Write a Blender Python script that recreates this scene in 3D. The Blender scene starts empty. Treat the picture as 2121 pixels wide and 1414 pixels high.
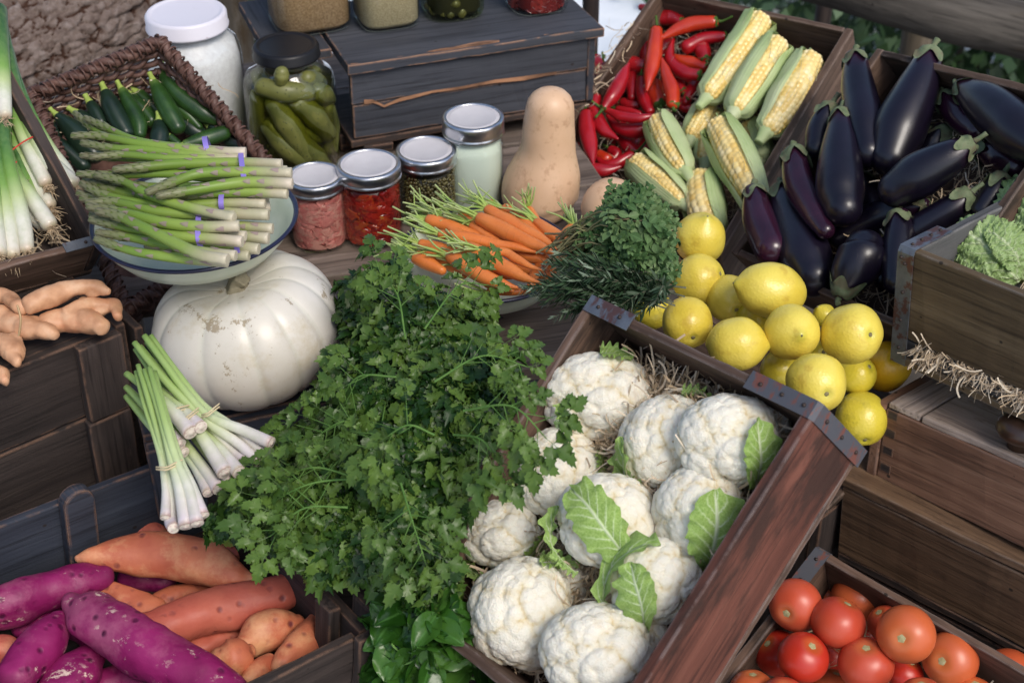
import bpy, math, random
import numpy as np
from mathutils import Vector, Matrix, noise as mnoise
random.seed(7); RS = np.random.RandomState(7)
S = bpy.context.scene; C = S.collection
PI = math.pi

# ------------------------------------------------------------------ camera
CAM_H, TILT, FPX = 1.15, math.radians(36), 50/36*2121
cam = bpy.data.cameras.new('camera'); cam.lens = 50; cam.sensor_width = 36
cam.clip_end = 200; cam.clip_start = .05
cam.dof.use_dof = True; cam.dof.focus_distance = 1.78; cam.dof.aperture_fstop = 6.5
camo = bpy.data.objects.new('camera', cam); C.objects.link(camo)
camo.location = (0, 0, CAM_H); camo.rotation_euler = (PI/2-TILT, 0, 0); S.camera = camo

# ------------------------------------------------------------------ world, sun, exposure
SUN_EL, SUN_AZ = math.radians(50), math.radians(147)   # azimuth measured from +Y clockwise: sun behind the viewer's right shoulder
w = bpy.data.worlds.new('World'); S.world = w; w.use_nodes = True
wn = w.node_tree; sky = wn.nodes.new('ShaderNodeTexSky'); sky.sky_type = 'NISHITA'; sky.sun_disc = False
sky.sun_elevation = SUN_EL; sky.sun_rotation = SUN_AZ; sky.air_density = 1.0; sky.dust_density = 2.5
bg = wn.nodes['Background']; bg.inputs['Strength'].default_value = .15
wn.links.new(sky.outputs[0], bg.inputs['Color'])
sl = bpy.data.lights.new('sun', 'SUN'); sl.energy = 1.6; sl.angle = math.radians(22); sl.color = (1, .95, .87)
so = bpy.data.objects.new('sun', sl); C.objects.link(so)
sd = Vector((math.sin(SUN_AZ)*math.cos(SUN_EL), math.cos(SUN_AZ)*math.cos(SUN_EL), math.sin(SUN_EL)))
so.rotation_euler = sd.to_track_quat('Z', 'Y').to_euler()
S.view_settings.view_transform = 'Standard'; S.view_settings.look = 'None'
S.view_settings.exposure = 0.27; S.view_settings.gamma = 1
S.render.engine = 'CYCLES'

# ------------------------------------------------------------------ where a point of the picture stands in the world
FW = np.array([0, math.cos(TILT), -math.sin(TILT)]); UP = np.array([0, math.sin(TILT), math.cos(TILT)])
RT = np.array([1., 0, 0]); CP = np.array([0, 0, CAM_H])
ZM = {0: (1, 0, 0), 1: (2.946, 0, 0), 2: (2.651, 500, 0), 3: (2.828, 1150, 0), 4: (2.209, 1500, 0), 5: (2.142, 0, 400),
      6: (3.2136, 780, 360), 7: (2.522, 1280, 400), 8: (1.7804, 900, 620), 9: (2.719, 0, 940), 10: (1.582, 400, 520), 11: (2.230, 1500, 780)}
def zc(k, x, y): s, ox, oy = ZM[k]; return x/s+ox, y/s+oy
def ray(x, y): return FW+RT*((x-1060.5)/FPX)-UP*((y-707)/FPX)
def Pd(x, y, d): return CP+ray(x, y)*d
def Pz(x, y, z): r = ray(x, y); return CP+r*((z-CAM_H)/r[2])
def depth(p): return float((np.asarray(p)-CP)@FW)
def proj(p): d = np.asarray(p)-CP; z = d@FW; return 1060.5+FPX*(d@RT)/z, 707-FPX*(d@UP)/z
def nrm(v): v = np.asarray(v, float); return v/(np.linalg.norm(v)+1e-12)
def eul(y, p, r):
    cy, sy, cp, sp, cr, sr = math.cos(y), math.sin(y), math.cos(p), math.sin(p), math.cos(r), math.sin(r)
    return np.array([[cy, -sy, 0], [sy, cy, 0], [0, 0, 1]])@np.array([[1, 0, 0], [0, cp, -sp], [0, sp, cp]])@np.array([[cr, 0, sr], [0, 1, 0], [-sr, 0, cr]])
class Frame:      # a crate: corner, axes (x along its rim, y away from the viewer, z up out of it) and size
    def __init__(s, v, k=1.0, size=None):
        s.o = CP+(np.array(v[:3])-CP)*k; s.R = eul(*v[3:6]); s.s = np.array(v[6:9])*k
        if size: s.s = np.array([a if a else b for a, b in zip(size, s.s)])
    def at(s, i, j, k): return s.o+s.R@(s.s*np.array([i, j, k]))
    def w(s, x, y, z): return s.o+s.R@np.array([x, y, z])
    def hit(s, x, y, h):
        n = s.R[:, 2]; p0 = s.o+n*h; r = ray(x, y); return CP+r*(((p0-CP)@n)/(r@n))
    def m(s): M4 = Matrix([list(s.R[i])+[s.o[i]] for i in range(3)]+[[0, 0, 0, 1]]); return M4
# corner, yaw/tilt/roll and size of each crate
CC = Frame([-0.069, 1.1963, -0.1585, -0.7647, 0.6644, -0.1554, 0.3424, 0.4215, 0.1292], 1.0)
EC = Frame([0.4217, 1.9448, -0.1565, -0.8602, 0.6925, -0.251, 0.4, 0.4061, 0.1166], 0.95)
KC = Frame([0.0397, 2.0105, -0.095, -0.5849, 0.4301, -0.0356, 0.3608, 0.4737, 0.1164], 1.05)
SC = Frame([-0.5516, 0.8153, -0.1767, 0.6836, 0.0234, 0.0892, 0.4979, 0.3964, 0.1512], 1.0)
TC = Frame([0.1531, 1.0022, -0.3, -0.7614, 0.365, 0.0014, 0.45, 0.38, 0.13], 1.1)
GC = Frame([0.5031, 1.499, 0.0291, -0.9107, -0.0024, -0.119, 0.45, 0.3, 0.1664], 1.0)
HB = Frame([0.4928, 1.4507, -0.1308, -0.8494, -0.1044, -0.1126, 0.5, 0.0758, 0.1166], 1.0)
LB = Frame([0.4592, 1.4486, -0.2697, -0.7782, 0.0451, -0.0701, 0.5, 0.3, 0.1397], 1.0)
OC = Frame([-0.7959, 1.4251, 0.1198, 0.6508, 0.5688, 0.1433, 0.3001, 0.45, 0.083], 1.0)
DC = Frame([-0.8361, 1.1932, -0.1289, 0.7217, 0.0106, 0.0274, 0.4498, 0.28, 0.2365], 1.0)
SB = Frame([-0.3382, 2.0462, 0.0474, 0.3616, -0.0173, 0.0076, 0.5032, 0.1802, 0.137], 1.0)
LB_YAW, SC_YAW, DC_YAW, SB_YAW = -0.778, 0.684, 0.722, 0.362


# ------------------------------------------------------------------ objects
def tag(o, label=None, cat=None, group=None, kind=None):
    if label: o['label'] = label
    if cat: o['category'] = cat
    if group: o['group'] = group
    if kind: o['kind'] = kind
    return o
def empty(name, loc, label=None, cat=None, group=None, mat4=None):
    o = bpy.data.objects.new(name, None); C.objects.link(o); o.empty_display_size = .02
    if mat4 is not None: o.matrix_world = mat4
    else: o.location = loc
    return tag(o, label, cat, group)
def mesh(V, F, att=None, smooth=True, uv=None):
    V = np.asarray(V, float); me = bpy.data.meshes.new('m')
    if isinstance(F, np.ndarray) and F.ndim == 2:
        n, k = F.shape; me.vertices.add(len(V)); me.vertices.foreach_set('co', V.ravel())
        me.loops.add(n*k); me.loops.foreach_set('vertex_index', F.astype(np.int32).ravel())
        me.polygons.add(n); me.polygons.foreach_set('loop_start', np.arange(0, n*k, k, dtype=np.int32))
        me.update(calc_edges=True)
    else: me.from_pydata([tuple(v) for v in V], [], [tuple(int(i) for i in f) for f in F])
    me.polygons.foreach_set('use_smooth', [smooth]*len(me.polygons))
    for nm, a in (att or {}).items():
        at = me.attributes.new(nm, 'FLOAT', 'POINT'); at.data.foreach_set('value', np.asarray(a, np.float32))
    me.validate(); me.update(); return me
def obj(name, V, F, mat, parent=None, att=None, smooth=True, origin=None):
    """V in world coordinates; origin = where the object's own origin stands (base of the thing)"""
    V = np.asarray(V, float)
    if origin is None:
        origin = V.mean(0); origin[2] = V[:, 2].min()
    if parent is not None and parent.rotation_euler[:] != (0, 0, 0): raise Exception('rotated parent')
    o = bpy.data.objects.new(name, mesh(V-origin, F, att, smooth)); C.objects.link(o)
    o.location = origin
    if parent is not None:
        o.parent = parent; p = parent; off = Vector((0, 0, 0))
        while p is not None: off += p.location; p = p.parent
        o.location = Vector(origin)-off
    if mat: o.data.materials.append(mat)
    return o
def join(*parts):   # [(V,F[,t])]
    Vs, Fs, Ts, n = [], [], [], 0
    for p in parts:
        V = np.asarray(p[0], float); Vs.append(V); Fs += [tuple(i+n for i in f) for f in p[1]]
        Ts.append(np.asarray(p[2]) if len(p) > 2 and p[2] is not None else np.zeros(len(V))); n += len(V)
    return np.vstack(Vs), Fs, np.concatenate(Ts)
def scatter(TV, TF, mats, tt=None):   # many copies of one small shape in one mesh
    TV = np.asarray(TV, float); TF = np.asarray(TF); n = len(mats); k = len(TV)
    A = np.array([m[0] for m in mats]); B = np.array([m[1] for m in mats])
    V = np.einsum('nij,kj->nki', A, TV)+B[:, None, :]
    F = TF[None]+(np.arange(n)*k)[:, None, None]
    T = np.tile(tt, n) if tt is not None else np.repeat(RS.rand(n), k)
    return V.reshape(-1, 3), F.reshape(-1, TF.shape[1]), T

# ------------------------------------------------------------------ round shapes
def catmull(P_, n):
    P_ = np.asarray(P_, float); m = len(P_)
    if m == 1: return np.repeat(P_, n, 0)
    Q = np.vstack([2*P_[0]-P_[1], P_, 2*P_[-1]-P_[-2]]); out = []
    for t in np.linspace(0, m-1-1e-9, n):
        i = int(t); u = t-i; a, b, c, d = Q[i:i+4]
        out.append(.5*((2*b)+(-a+c)*u+(2*a-5*b+4*c-d)*u*u+(-a+3*b-3*c+d)*u**3))
    return np.array(out)
class Tube:
    """a lofted body along a curve: eval(s, th, off) gives points of its skin"""
    def __init__(s, path, rad, n=26, cap=(1, 1), seg=20, up=None, mod=None):
        P_ = catmull(path, n); r = catmull(np.array(rad, float)[:, None], n)[:, 0]; r = np.maximum(r, 1e-4)
        T = np.gradient(P_, axis=0); T = np.array([nrm(t) for t in T])
        c0, c1 = cap; K = 5
        pre, post, rp, rq = [], [], [], []
        for i in range(K):
            a = (i+.02)/K*PI/2
            pre.append(P_[0]-T[0]*r[0]*c0*math.cos(a)); rp.append(r[0]*math.sin(a))
            post.append(P_[-1]+T[-1]*r[-1]*c1*math.sin(PI/2*(i+1)/K*.999)); rq.append(r[-1]*math.cos(PI/2*(i+1)/K*.99))
        P_ = np.vstack([pre, P_, post]); r = np.concatenate([rp, r, rq])
        T = np.vstack([[T[0]]*K, T, [T[-1]]*K])
        N = []; v = nrm(np.cross(T[0], up if up is not None else ([0, 0, 1] if abs(T[0][2]) < .9 else [1, 0, 0]))); 
        for t in T: v = nrm(v-t*(v@t)); N.append(v)
        s.P, s.r, s.T, s.N = P_, r, T, np.array(N); s.B = np.cross(T, s.N); s.seg = seg; s.mod = mod
        d = np.r_[0, np.cumsum(np.linalg.norm(np.diff(P_, axis=0), axis=1))]; s.L = d[-1]; s.t = d/s.L
    def eval(s, t, th, off=0.0):
        t = np.asarray(t, float); th = np.asarray(th, float)
        f = lambda A: np.stack([np.interp(t, s.t, A[:, i]) for i in range(3)], -1)
        r = np.interp(t, s.t, s.r)
        if s.mod: r = r*s.mod(t, th)
        r = r+off
        return f(s.P)+f(s.N)*(r*np.cos(th))[..., None]+f(s.B)*(r*np.sin(th))[..., None]
    def mesh(s, rows=None):
        n, g = len(s.t), s.seg
        tt = s.t if rows is None else np.unique(np.r_[s.t[:6], np.linspace(s.t[5], s.t[-6], rows), s.t[-6:]])
        n = len(tt); TT, TH = np.meshgrid(tt, np.linspace(0, 2*PI, g, endpoint=False), indexing='ij')
        V = s.eval(TT, TH).reshape(-1, 3)
        i, j = np.meshgrid(np.arange(n-1), np.arange(g), indexing='ij'); j2 = (j+1) % g
        F = np.stack([i*g+j, i*g+j2, (i+1)*g+j2, (i+1)*g+j], -1).reshape(-1, 4)
        F = [tuple(f) for f in F]+[tuple(range(g))[::-1], tuple((n-1)*g+k for k in range(g))]
        return V, F, np.repeat(tt, g)
def wob(V, amp, sc, seed=0):
    V = np.asarray(V, float); D = np.array([mnoise.noise_vector(Vector(v*sc)+Vector((seed*7.3, seed*3.1, 5))) for v in V]); return V+D*amp
def img_path(pts, zk, hit, rs=1.0):
    """picture points (x,y,r[,h]) -> world path + radii"""
    P_, R_ = [], []
    for p in pts:
        x, y = zc(zk, p[0], p[1]); q = hit(x, y, p[3] if len(p) > 3 else 0)
        P_.append(q); R_.append(p[2]/ZM[zk][0]*depth(q)/FPX*rs)
    return np.array(P_), R_
def ico(n=2):
    import bmesh
    b = bmesh.new(); bmesh.ops.create_icosphere(b, subdivisions=n, radius=1); V = np.array([v.co[:] for v in b.verts]); F = np.array([[v.index for v in f.verts] for f in b.faces]); b.free(); return V, F
def lathe(prof, seg=40, sq=0.0):
    """profile [(r,z)], sq>0 squares the section"""
    prof = np.array(prof, float); th = np.linspace(0, 2*PI, seg, endpoint=False); n = len(prof)
    e = 2+sq*6; k = (np.abs(np.cos(th))**e+np.abs(np.sin(th))**e)**(-1/e) if sq else np.ones(seg)
    V = np.array([[r*kk*math.cos(t), r*kk*math.sin(t), z] for r, z in prof for t, kk in zip(th, k)])
    F = [(i*seg+j, i*seg+(j+1) % seg, (i+1)*seg+(j+1) % seg, (i+1)*seg+j) for i in range(n-1) for j in range(seg)]
    return V, F
def ribbon(P_, W, N, thick=0.0):
    """strip along P_ with half widths W and side direction N"""
    V = []; F = []
    for p, w_, nn in zip(P_, W, N): V += [p-nn*w_, p+nn*w_]
    F = [(2*i, 2*i+1, 2*i+3, 2*i+2) for i in range(len(P_)-1)]
    return np.array(V), F
def basis(z, x=None):
    z = nrm(z); x = nrm(np.cross([.3, .2, 1] if x is None else x, z)); y = np.cross(z, x); return np.stack([x, y, z], 1)

# ------------------------------------------------------------------ materials
def col(c): return (c[0], c[1], c[2], 1)
class NT:
    def __init__(s, name):
        s.m = bpy.data.materials.new(name); s.m.use_nodes = True; s.t = s.m.node_tree; s.b = s.t.nodes['Principled BSDF']; s.i = s.b.inputs; s.o = s.t.nodes['Material Output']
        tc = s.n('ShaderNodeTexCoord'); oi = s.n('ShaderNodeObjectInfo')
        cb = s.n('ShaderNodeVectorMath', operation='MULTIPLY_ADD'); r3 = s.n('ShaderNodeCombineXYZ')
        for k in range(3): s.l(oi.outputs['Random'], r3.inputs[k])
        s.l(r3.outputs[0], cb.inputs[0]); cb.inputs[1].default_value = (7, 5, 9); s.l(tc.outputs['Object'], cb.inputs[2])
        s.v = cb.outputs[0]; s.rnd = oi.outputs['Random']; s.h = None
    def n(s, k, **kw):
        x = s.t.nodes.new(k)
        for a, b in kw.items(): setattr(x, a, b)
        return x
    def l(s, a, b): s.t.links.new(a, b)
    def mapped(s, st):
        m = s.n('ShaderNodeVectorMath', operation='MULTIPLY'); s.l(s.v, m.inputs[0]); m.inputs[1].default_value = st; return m.outputs[0]
    def noise(s, sc, det=5, st=None, rough=.6, dist=0):
        x = s.n('ShaderNodeTexNoise'); x.inputs['Scale'].default_value = sc; x.inputs['Detail'].default_value = det; x.inputs['Roughness'].default_value = rough; x.inputs['Distortion'].default_value = dist
        s.l(s.mapped(st) if st else s.v, x.inputs['Vector']); return x.outputs['Fac']
    def voro(s, sc, feat='F1', st=None):
        x = s.n('ShaderNodeTexVoronoi'); x.feature = feat; x.inputs['Scale'].default_value = sc
        s.l(s.mapped(st) if st else s.v, x.inputs['Vector']); return x.outputs['Distance']
    def attr(s, nm): x = s.n('ShaderNodeAttribute', attribute_name=nm); return x.outputs['Fac']
    def ramp(s, f, stops, mode='LINEAR'):
        x = s.n('ShaderNodeValToRGB'); x.color_ramp.interpolation = mode; e = x.color_ramp.elements
        while len(e) < len(stops): e.new(.5)
        for el, (p, c) in zip(e, stops): el.position = p; el.color = col(c) if not isinstance(c, (int, float)) else (c, c, c, 1)
        s.l(f, x.inputs[0]); return x.outputs[0]
    def mix(s, f, a, b, mode='MIX'):
        x = s.n('ShaderNodeMix', data_type='RGBA', blend_type=mode)
        for sk, val in ((x.inputs[0], f), (x.inputs[6], a), (x.inputs[7], b)):
            if hasattr(val, 'node'): s.l(val, sk)
            elif isinstance(val, (int, float)): sk.default_value = val
            else: sk.default_value = col(val)
        return x.outputs[2]
    def math(s, op, a, b=0, clamp=False):
        x = s.n('ShaderNodeMath', operation=op, use_clamp=clamp)
        for sk, val in zip(x.inputs, (a, b)):
            if hasattr(val, 'node'): s.l(val, sk)
            else: sk.default_value = val
        return x.outputs[0]
    def bump(s, f, strength, dist=.002):
        x = s.n('ShaderNodeBump'); x.inputs['Strength'].default_value = strength; x.inputs['Distance'].default_value = dist
        s.l(f, x.inputs['Height'])
        if s.h: s.l(s.h, x.inputs['Normal'])
        s.h = x.outputs[0]; return s
    def fin(s, base, rough=.5, spec=.5, coat=0, metal=0, sss=0, sr=.01, trans=0, cr=.15):
        if hasattr(base, 'node'): s.l(base, s.i['Base Color'])
        else: s.i['Base Color'].default_value = col(base)
        if hasattr(rough, 'node'): s.l(rough, s.i['Roughness'])
        else: s.i['Roughness'].default_value = rough
        s.i['Specular IOR Level'].default_value = spec; s.i['Metallic'].default_value = metal
        s.i['Coat Weight'].default_value = coat; s.i['Coat Roughness'].default_value = cr
        if sss:
            s.i['Subsurface Weight'].default_value = sss; s.i['Subsurface Radius'].default_value = (1, .6, .4); s.i['Subsurface Scale'].default_value = sr
        if s.h: s.l(s.h, s.i['Normal'])
        if trans:
            t = s.n('ShaderNodeBsdfTranslucent'); mx = s.n('ShaderNodeMixShader'); mx.inputs[0].default_value = trans
            if hasattr(base, 'node'): s.l(base, t.inputs[0])
            else: t.inputs[0].default_value = col(base)
            if s.h: s.l(s.h, t.inputs['Normal'])
            s.l(s.b.outputs[0], mx.inputs[1]); s.l(t.outputs[0], mx.inputs[2]); s.l(mx.outputs[0], s.o.inputs[0])
        return s.m
def edge_mask(s, rad=.004, lo=.55, hi=.97):
    bv = s.n('ShaderNodeBevel', samples=4); bv.inputs[0].default_value = rad; g = s.n('ShaderNodeNewGeometry')
    d = s.n('ShaderNodeVectorMath', operation='DOT_PRODUCT'); s.l(bv.outputs[0], d.inputs[0]); s.l(g.outputs['Normal'], d.inputs[1])
    x = s.math('SUBTRACT', 1.0, d.outputs['Value']); return s.math('MULTIPLY', x, 9.0, True)
def wood(name, c1, c2, c3, edge=None, rough=.75, stain=None, worn=None, wsc=9, grain=1.0, wthr=(.56, .66)):
    s = NT(name); g = s.noise(38*grain, 8, (.06, 1, 1), .7, .4); g2 = s.noise(7, 4, (.25, 1, 1), .6); 
    base = s.ramp(g, [(.30, c1), (.5, c2), (.72, c3)])
    base = s.mix(s.ramp(g2, [(.35, 0.0), (.7, .65)]), base, tuple(k*.45 for k in c1))
    if stain: base = s.mix(s.ramp(s.noise(14, 6, (.4, 1, 1)), [(.54, 0.0), (.63, .85)]), base, stain)
    if worn: base = s.mix(s.ramp(s.noise(wsc, 9, (.35, 1, 1), .75), [(wthr[0], 0.0), (wthr[1], 1.0)]), base, worn)
    fine = s.noise(160, 3, (.03, 1, 1)); base = s.mix(s.ramp(fine, [(.36, .55), (.48, 0.0)]), base, tuple(k*.3 for k in c1))
    if edge:
        em = edge_mask(s); em = s.math('MULTIPLY', em, s.ramp(s.noise(26, 6), [(.40, 0.0), (.52, 1.0)]), True); base = s.mix(em, base, edge)
    nails = s.voro(23, 'F1', (.8, 1, 1)); base = s.mix(s.ramp(nails, [(.045, .85), (.065, 0.0)]), base, (.02, .015, .012))
    s.bump(g, .6, .002); s.bump(fine, .7, .0012); return s.fin(base, rough, .3)

# ================================================================== setting
CREAM_EDGE = (.33, .17, .09)
m_dark = wood('wood_dark_stained', (0.023, 0.017, 0.016), (0.048, 0.036, 0.032), (0.086, 0.063, 0.055), edge=(.22, .12, .075), worn=(.075, .05, .04))
m_blue = wood('wood_painted_blue', (.020, .024, .036), (.034, .040, .057), (.052, .060, .080), edge=(.26, .14, .08), worn=(.10, .065, .05), grain=.8, wthr=(.64, .68))
m_grey = wood('wood_painted_grey', (.040, .043, .054), (.058, .062, .075), (.080, .084, .098), edge=(.45, .24, .13), worn=(.055, .045, .042), grain=.7, wthr=(.66, .72))
m_red = wood('wood_red_brown', (0.075, 0.027, 0.018), (0.144, 0.050, 0.033), (0.213, 0.083, 0.055), edge=(.20, .16, .15), stain=(.035, .018, .013))
m_in = wood('wood_crate_inside', (0.073, 0.043, 0.029), (0.138, 0.083, 0.058), (0.227, 0.138, 0.098), edge=(.22, .18, .165), stain=(.03, .02, .015))
m_brown = wood('wood_brown_crate', (0.107, 0.058, 0.032), (0.208, 0.124, 0.071), (0.315, 0.195, 0.116), edge=(.20, .15, .12), worn=(.055, .032, .02))
m_choc = wood('wood_chalky', (0.131, 0.063, 0.038), (0.229, 0.122, 0.076), (0.326, 0.195, 0.131), edge=(.19, .13, .11), worn=(.30, .28, .29), wthr=(.63, .72))
m_top = wood('wood_weathered_pale', (0.259, 0.190, 0.152), (0.431, 0.345, 0.284), (0.621, 0.517, 0.448), edge=(.28, .23, .20), worn=(.12, .07, .05))
m_table = wood('wood_table_grey', (0.099, 0.074, 0.059), (0.191, 0.147, 0.119), (0.314, 0.246, 0.208), edge=(.24, .20, .17), worn=(.045, .03, .025))
m_ec = wood('wood_tan_crate', (0.069, 0.040, 0.025), (0.125, 0.077, 0.053), (0.194, 0.125, 0.090), edge=(.24, .18, .145), stain=(.025, .017, .012))
m_olive = wood('wood_olive_crate', (0.072, 0.047, 0.025), (0.133, 0.091, 0.048), (0.199, 0.144, 0.083), edge=(.18, .165, .15), worn=(.13, .07, .03), wthr=(.6, .7))
m_gside = wood('wood_grey_weathered', (0.054, 0.054, 0.053), (0.102, 0.102, 0.101), (0.168, 0.166, 0.162), edge=(.24, .23, .22))

s = NT('galvanised_strap'); f = s.noise(30, 6); s.bump(f, .3, .001)
m_strap = s.fin(s.mix(s.ramp(s.noise(60, 5, (1, .5, 1)), [(.52, 0.0), (.6, .8)]), s.ramp(f, [(.3, (.10, .11, .13)), (.7, (.22, .235, .26))]), (.13, .045, .03)), .5, .5, metal=.65)
s = NT('iron_nail'); m_nail = s.fin((.05, .035, .03), .6, .5, metal=.5)
s = NT('rusted_strap'); m_rust = s.fin(s.mix(s.ramp(s.noise(70, 5, (1, .4, 1)), [(.53, 0.0), (.60, .8)]), (.085, .087, .10), (.20, .060, .035)), .6, .4, metal=.25)

def plank(root, name, c, l, mat, seed=None, bev=.0022, wv=.0019, kid=None):
    ax = int(np.argmax(l)); order = {0: (0, 1, 2), 1: (1, 2, 0), 2: (2, 0, 1)}[ax]
    L, A, B = l[order[0]], l[order[1]], l[order[2]]
    n = max(3, int(L/.018)); sd_ = RS.rand()*50 if seed is None else seed
    V = []; F = []
    for i in range(n+1):
        x = -L/2+L*i/n
        for (a, b) in ((-1, -1), (1, -1), (1, 1), (-1, 1)):
            q = mnoise.noise_vector(Vector((x*9+sd_, a*3, b*3)))*wv+mnoise.noise_vector(Vector((x*45+sd_, a*5, b*5)))*wv*.5
            V.append((x+(q[0] if i in (0, n) else 0), a*A/2+q[1], b*B/2+q[2]))
    for i in range(n):
        for k in range(4): F.append((4*i+k, 4*(i+1)+k, 4*(i+1)+(k+1) % 4, 4*i+(k+1) % 4))
    F += [(0, 1, 2, 3), (4*n+3, 4*n+2, 4*n+1, 4*n)]
    o = bpy.data.objects.new(name, mesh(V, F, smooth=False)); C.objects.link(o)
    R = np.zeros((3, 3)); R[order[0], 0] = 1; R[order[1], 1] = 1; R[order[2], 2] = 1
    M = Matrix([list(R[i])+[c[i]] for i in range(3)]+[[0, 0, 0, 1]])
    o.parent = root; o.matrix_local = M
    o.data.materials.append(mat)
    b = o.modifiers.new('b', 'BEVEL'); b.width = bev; b.segments = 2; b.limit_method = 'ANGLE'; b.angle_limit = math.radians(40)
    return o
def crate(name, label, f, th=.011, m=m_in, mx=None, walls='LRFB', cat='crate', rim=0, base=True, ends_high=0, group=None):
    """open crate standing in frame f; mx = {wall: material}"""
    r = empty(name, None, label, cat, group, mat4=f.m()); mx = mx or {}
    X, Y, Z = f.s
    if base: plank(r, 'base_board', (X/2, Y/2, th/2), (X-.002, Y-.002, th), mx.get('base', m))
    z0 = th+.0005; h = Z-z0
    e = th*1.3
    for wl in walls:
        if wl == 'L': plank(r, 'end_panel', (e/2, Y/2, z0+(h+ends_high)/2), (e, Y, h+ends_high), mx.get('L', m))
        if wl == 'R': plank(r, 'end_panel', (X-e/2, Y/2, z0+(h+ends_high)/2), (e, Y, h+ends_high), mx.get('R', m))
        if wl == 'F': plank(r, 'side_panel', (X/2, th/2+.0006, z0+h/2), (X-2*e-.001, th, h), mx.get('F', m))
        if wl == 'B': plank(r, 'side_panel', (X/2, Y-th/2-.0006, z0+h/2), (X-2*e-.001, th, h), mx.get('B', m))
    return r
def strap(r, p0, p1, p2, w, nrm_, mat, nails=2, th=.0016):
    """a metal strip bent round a corner: p0 -> p1 -> p2, laid on a surface"""
    pts = [np.array(p0, float), np.array(p1, float), np.array(p2, float)]; V = []; F = []
    segs = [(pts[0], pts[1]), (pts[1], pts[2])]
    W = np.array(w, float)
    path = [pts[0], pts[0]*.5+pts[1]*.5, pts[1]+(pts[0]-pts[1])*.04, pts[1]+(pts[2]-pts[1])*.04, pts[1]*.5+pts[2]*.5, pts[2]]
    nn = [np.array(n_, float) for n_ in nrm_]; N6 = [nn[0], nn[0], nrm(nn[0]*.9+nn[1]*.4), nrm(nn[0]*.4+nn[1]*.9), nn[1], nn[1]]
    for p, n_ in zip(path, N6):
        for a, b in ((-1, 0), (1, 0), (1, 1), (-1, 1)): V.append(p+W*a/2+n_*th*(b+.3))
    for i in range(5):
        for k in range(4): F.append((4*i+k, 4*i+4+k, 4*i+4+(k+1) % 4, 4*i+(k+1) % 4))
    F += [(0, 1, 2, 3), (23, 22, 21, 20)]
    o = bpy.data.objects.new('metal_strap', mesh(V, F, smooth=False)); C.objects.link(o); o.parent = r; o.data.materials.append(mat)
    iv, iF = ico(1)
    for (a, b), n_ in zip(segs, nn):
        for k in range(nails):
            t = (k+.6)/(nails+.1); c = a+(b-a)*t+n_*th*1.4
            q = bpy.data.objects.new('nail', mesh(iv*np.array([.0028]*3), iF)); q.location = c; C.objects.link(q); q.parent = o; q.data.materials.append(m_nail)
    return o

# ---- ground, far paving, table
s = NT('pale_paving'); f = s.noise(3, 5); m_ground = s.fin(s.ramp(f, [(.35, (.62, .68, .74)), (.65, (.84, .88, .92))]), .8)
g = obj('ground', [(-40, -10, -.9), (40, -10, -.9), (40, 60, -.9), (-40, 60, -.9)], [(0, 1, 2, 3)], m_ground, smooth=False); tag(g, kind='structure')
s = NT('soil'); m_soil = s.fin(s.ramp(s.noise(8, 6), [(.35, (.03, .024, .018)), (.65, (.07, .055, .04))]), .9)
g = obj('soil_bed', [(-1.6, -.6, -.896), (1.9, -.6, -.896), (1.9, 3.9, -.896), (-1.6, 3.9, -.896)], [(0, 1, 2, 3)], m_soil, smooth=False); tag(g, kind='structure')
g = obj('soil_bed', [(1.9, 2.9, -.896), (9, 2.9, -.896), (9, 12, -.896), (1.6, 12, -.896)], [(0, 1, 2, 3)], m_soil, smooth=False); tag(g, kind='structure')

ty = math.radians(16)
tr = empty('display_table', (-.5, 1.32, -.0), 'weathered grey plank table under the jars and the carrot bowl', 'table'); tr.rotation_euler = (0, 0, ty)
yy = 0.0
for k in range(7):
    w_ = [.135, .16, .15, .17, .14, .15, .16][k]
    x0_ = (.40 if k < 2 else -.12); x1_ = [.70, .74, .80, .82, .78, .66, .62][k]; plank(tr, 'table_board', ((x1_+x0_)/2, .05+yy+w_/2, -.013), (x1_-x0_, w_-.004, .024), m_table, bev=.003, wv=.002); yy += w_
for x_, y_ in ((.46, .1), (.66, .12), (.02, 1.0), (.55, 1.0)): plank(tr, 'leg', (x_, y_, -.46), (.06, .06, .86), m_table)

bx = Frame([float(v) for v in Pz(296, 905, -.001)]+[math.radians(21), 0, 0, .52, .22, .15]); bx.o = bx.o-np.array([0, 0, .150])
r = empty('blue_box', None, 'dark blue slatted box under the white pumpkin', 'box', mat4=bx.m())
for k, y_ in enumerate((.037, .112, .187)): plank(r, 'top_slat', (.26, y_, .144), (.52, .069, .012), m_blue)
for k in range(2): plank(r, 'side_panel', (.26, .008, .035+.07*k), (.516, .012, .064), m_blue)
for x_ in (.012, .26, .508): plank(r, 'post', (x_, .012, .066), (.024, .03, .12), m_blue)

bx = Frame([-.28, 1.02, -.62, math.radians(8), 0, 0, .46, .34, .22])
r = crate('wooden_crate', 'old dark crate in the shadow under the parsley heap', bx, m=m_dark)
bx2 = Frame([-.30, 1.02, -.395, math.radians(8), 0, 0, .44, .34, .14])
r = crate('wooden_crate', 'shallow dark crate holding the parsley bunches up', bx2, m=m_dark)

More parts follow.
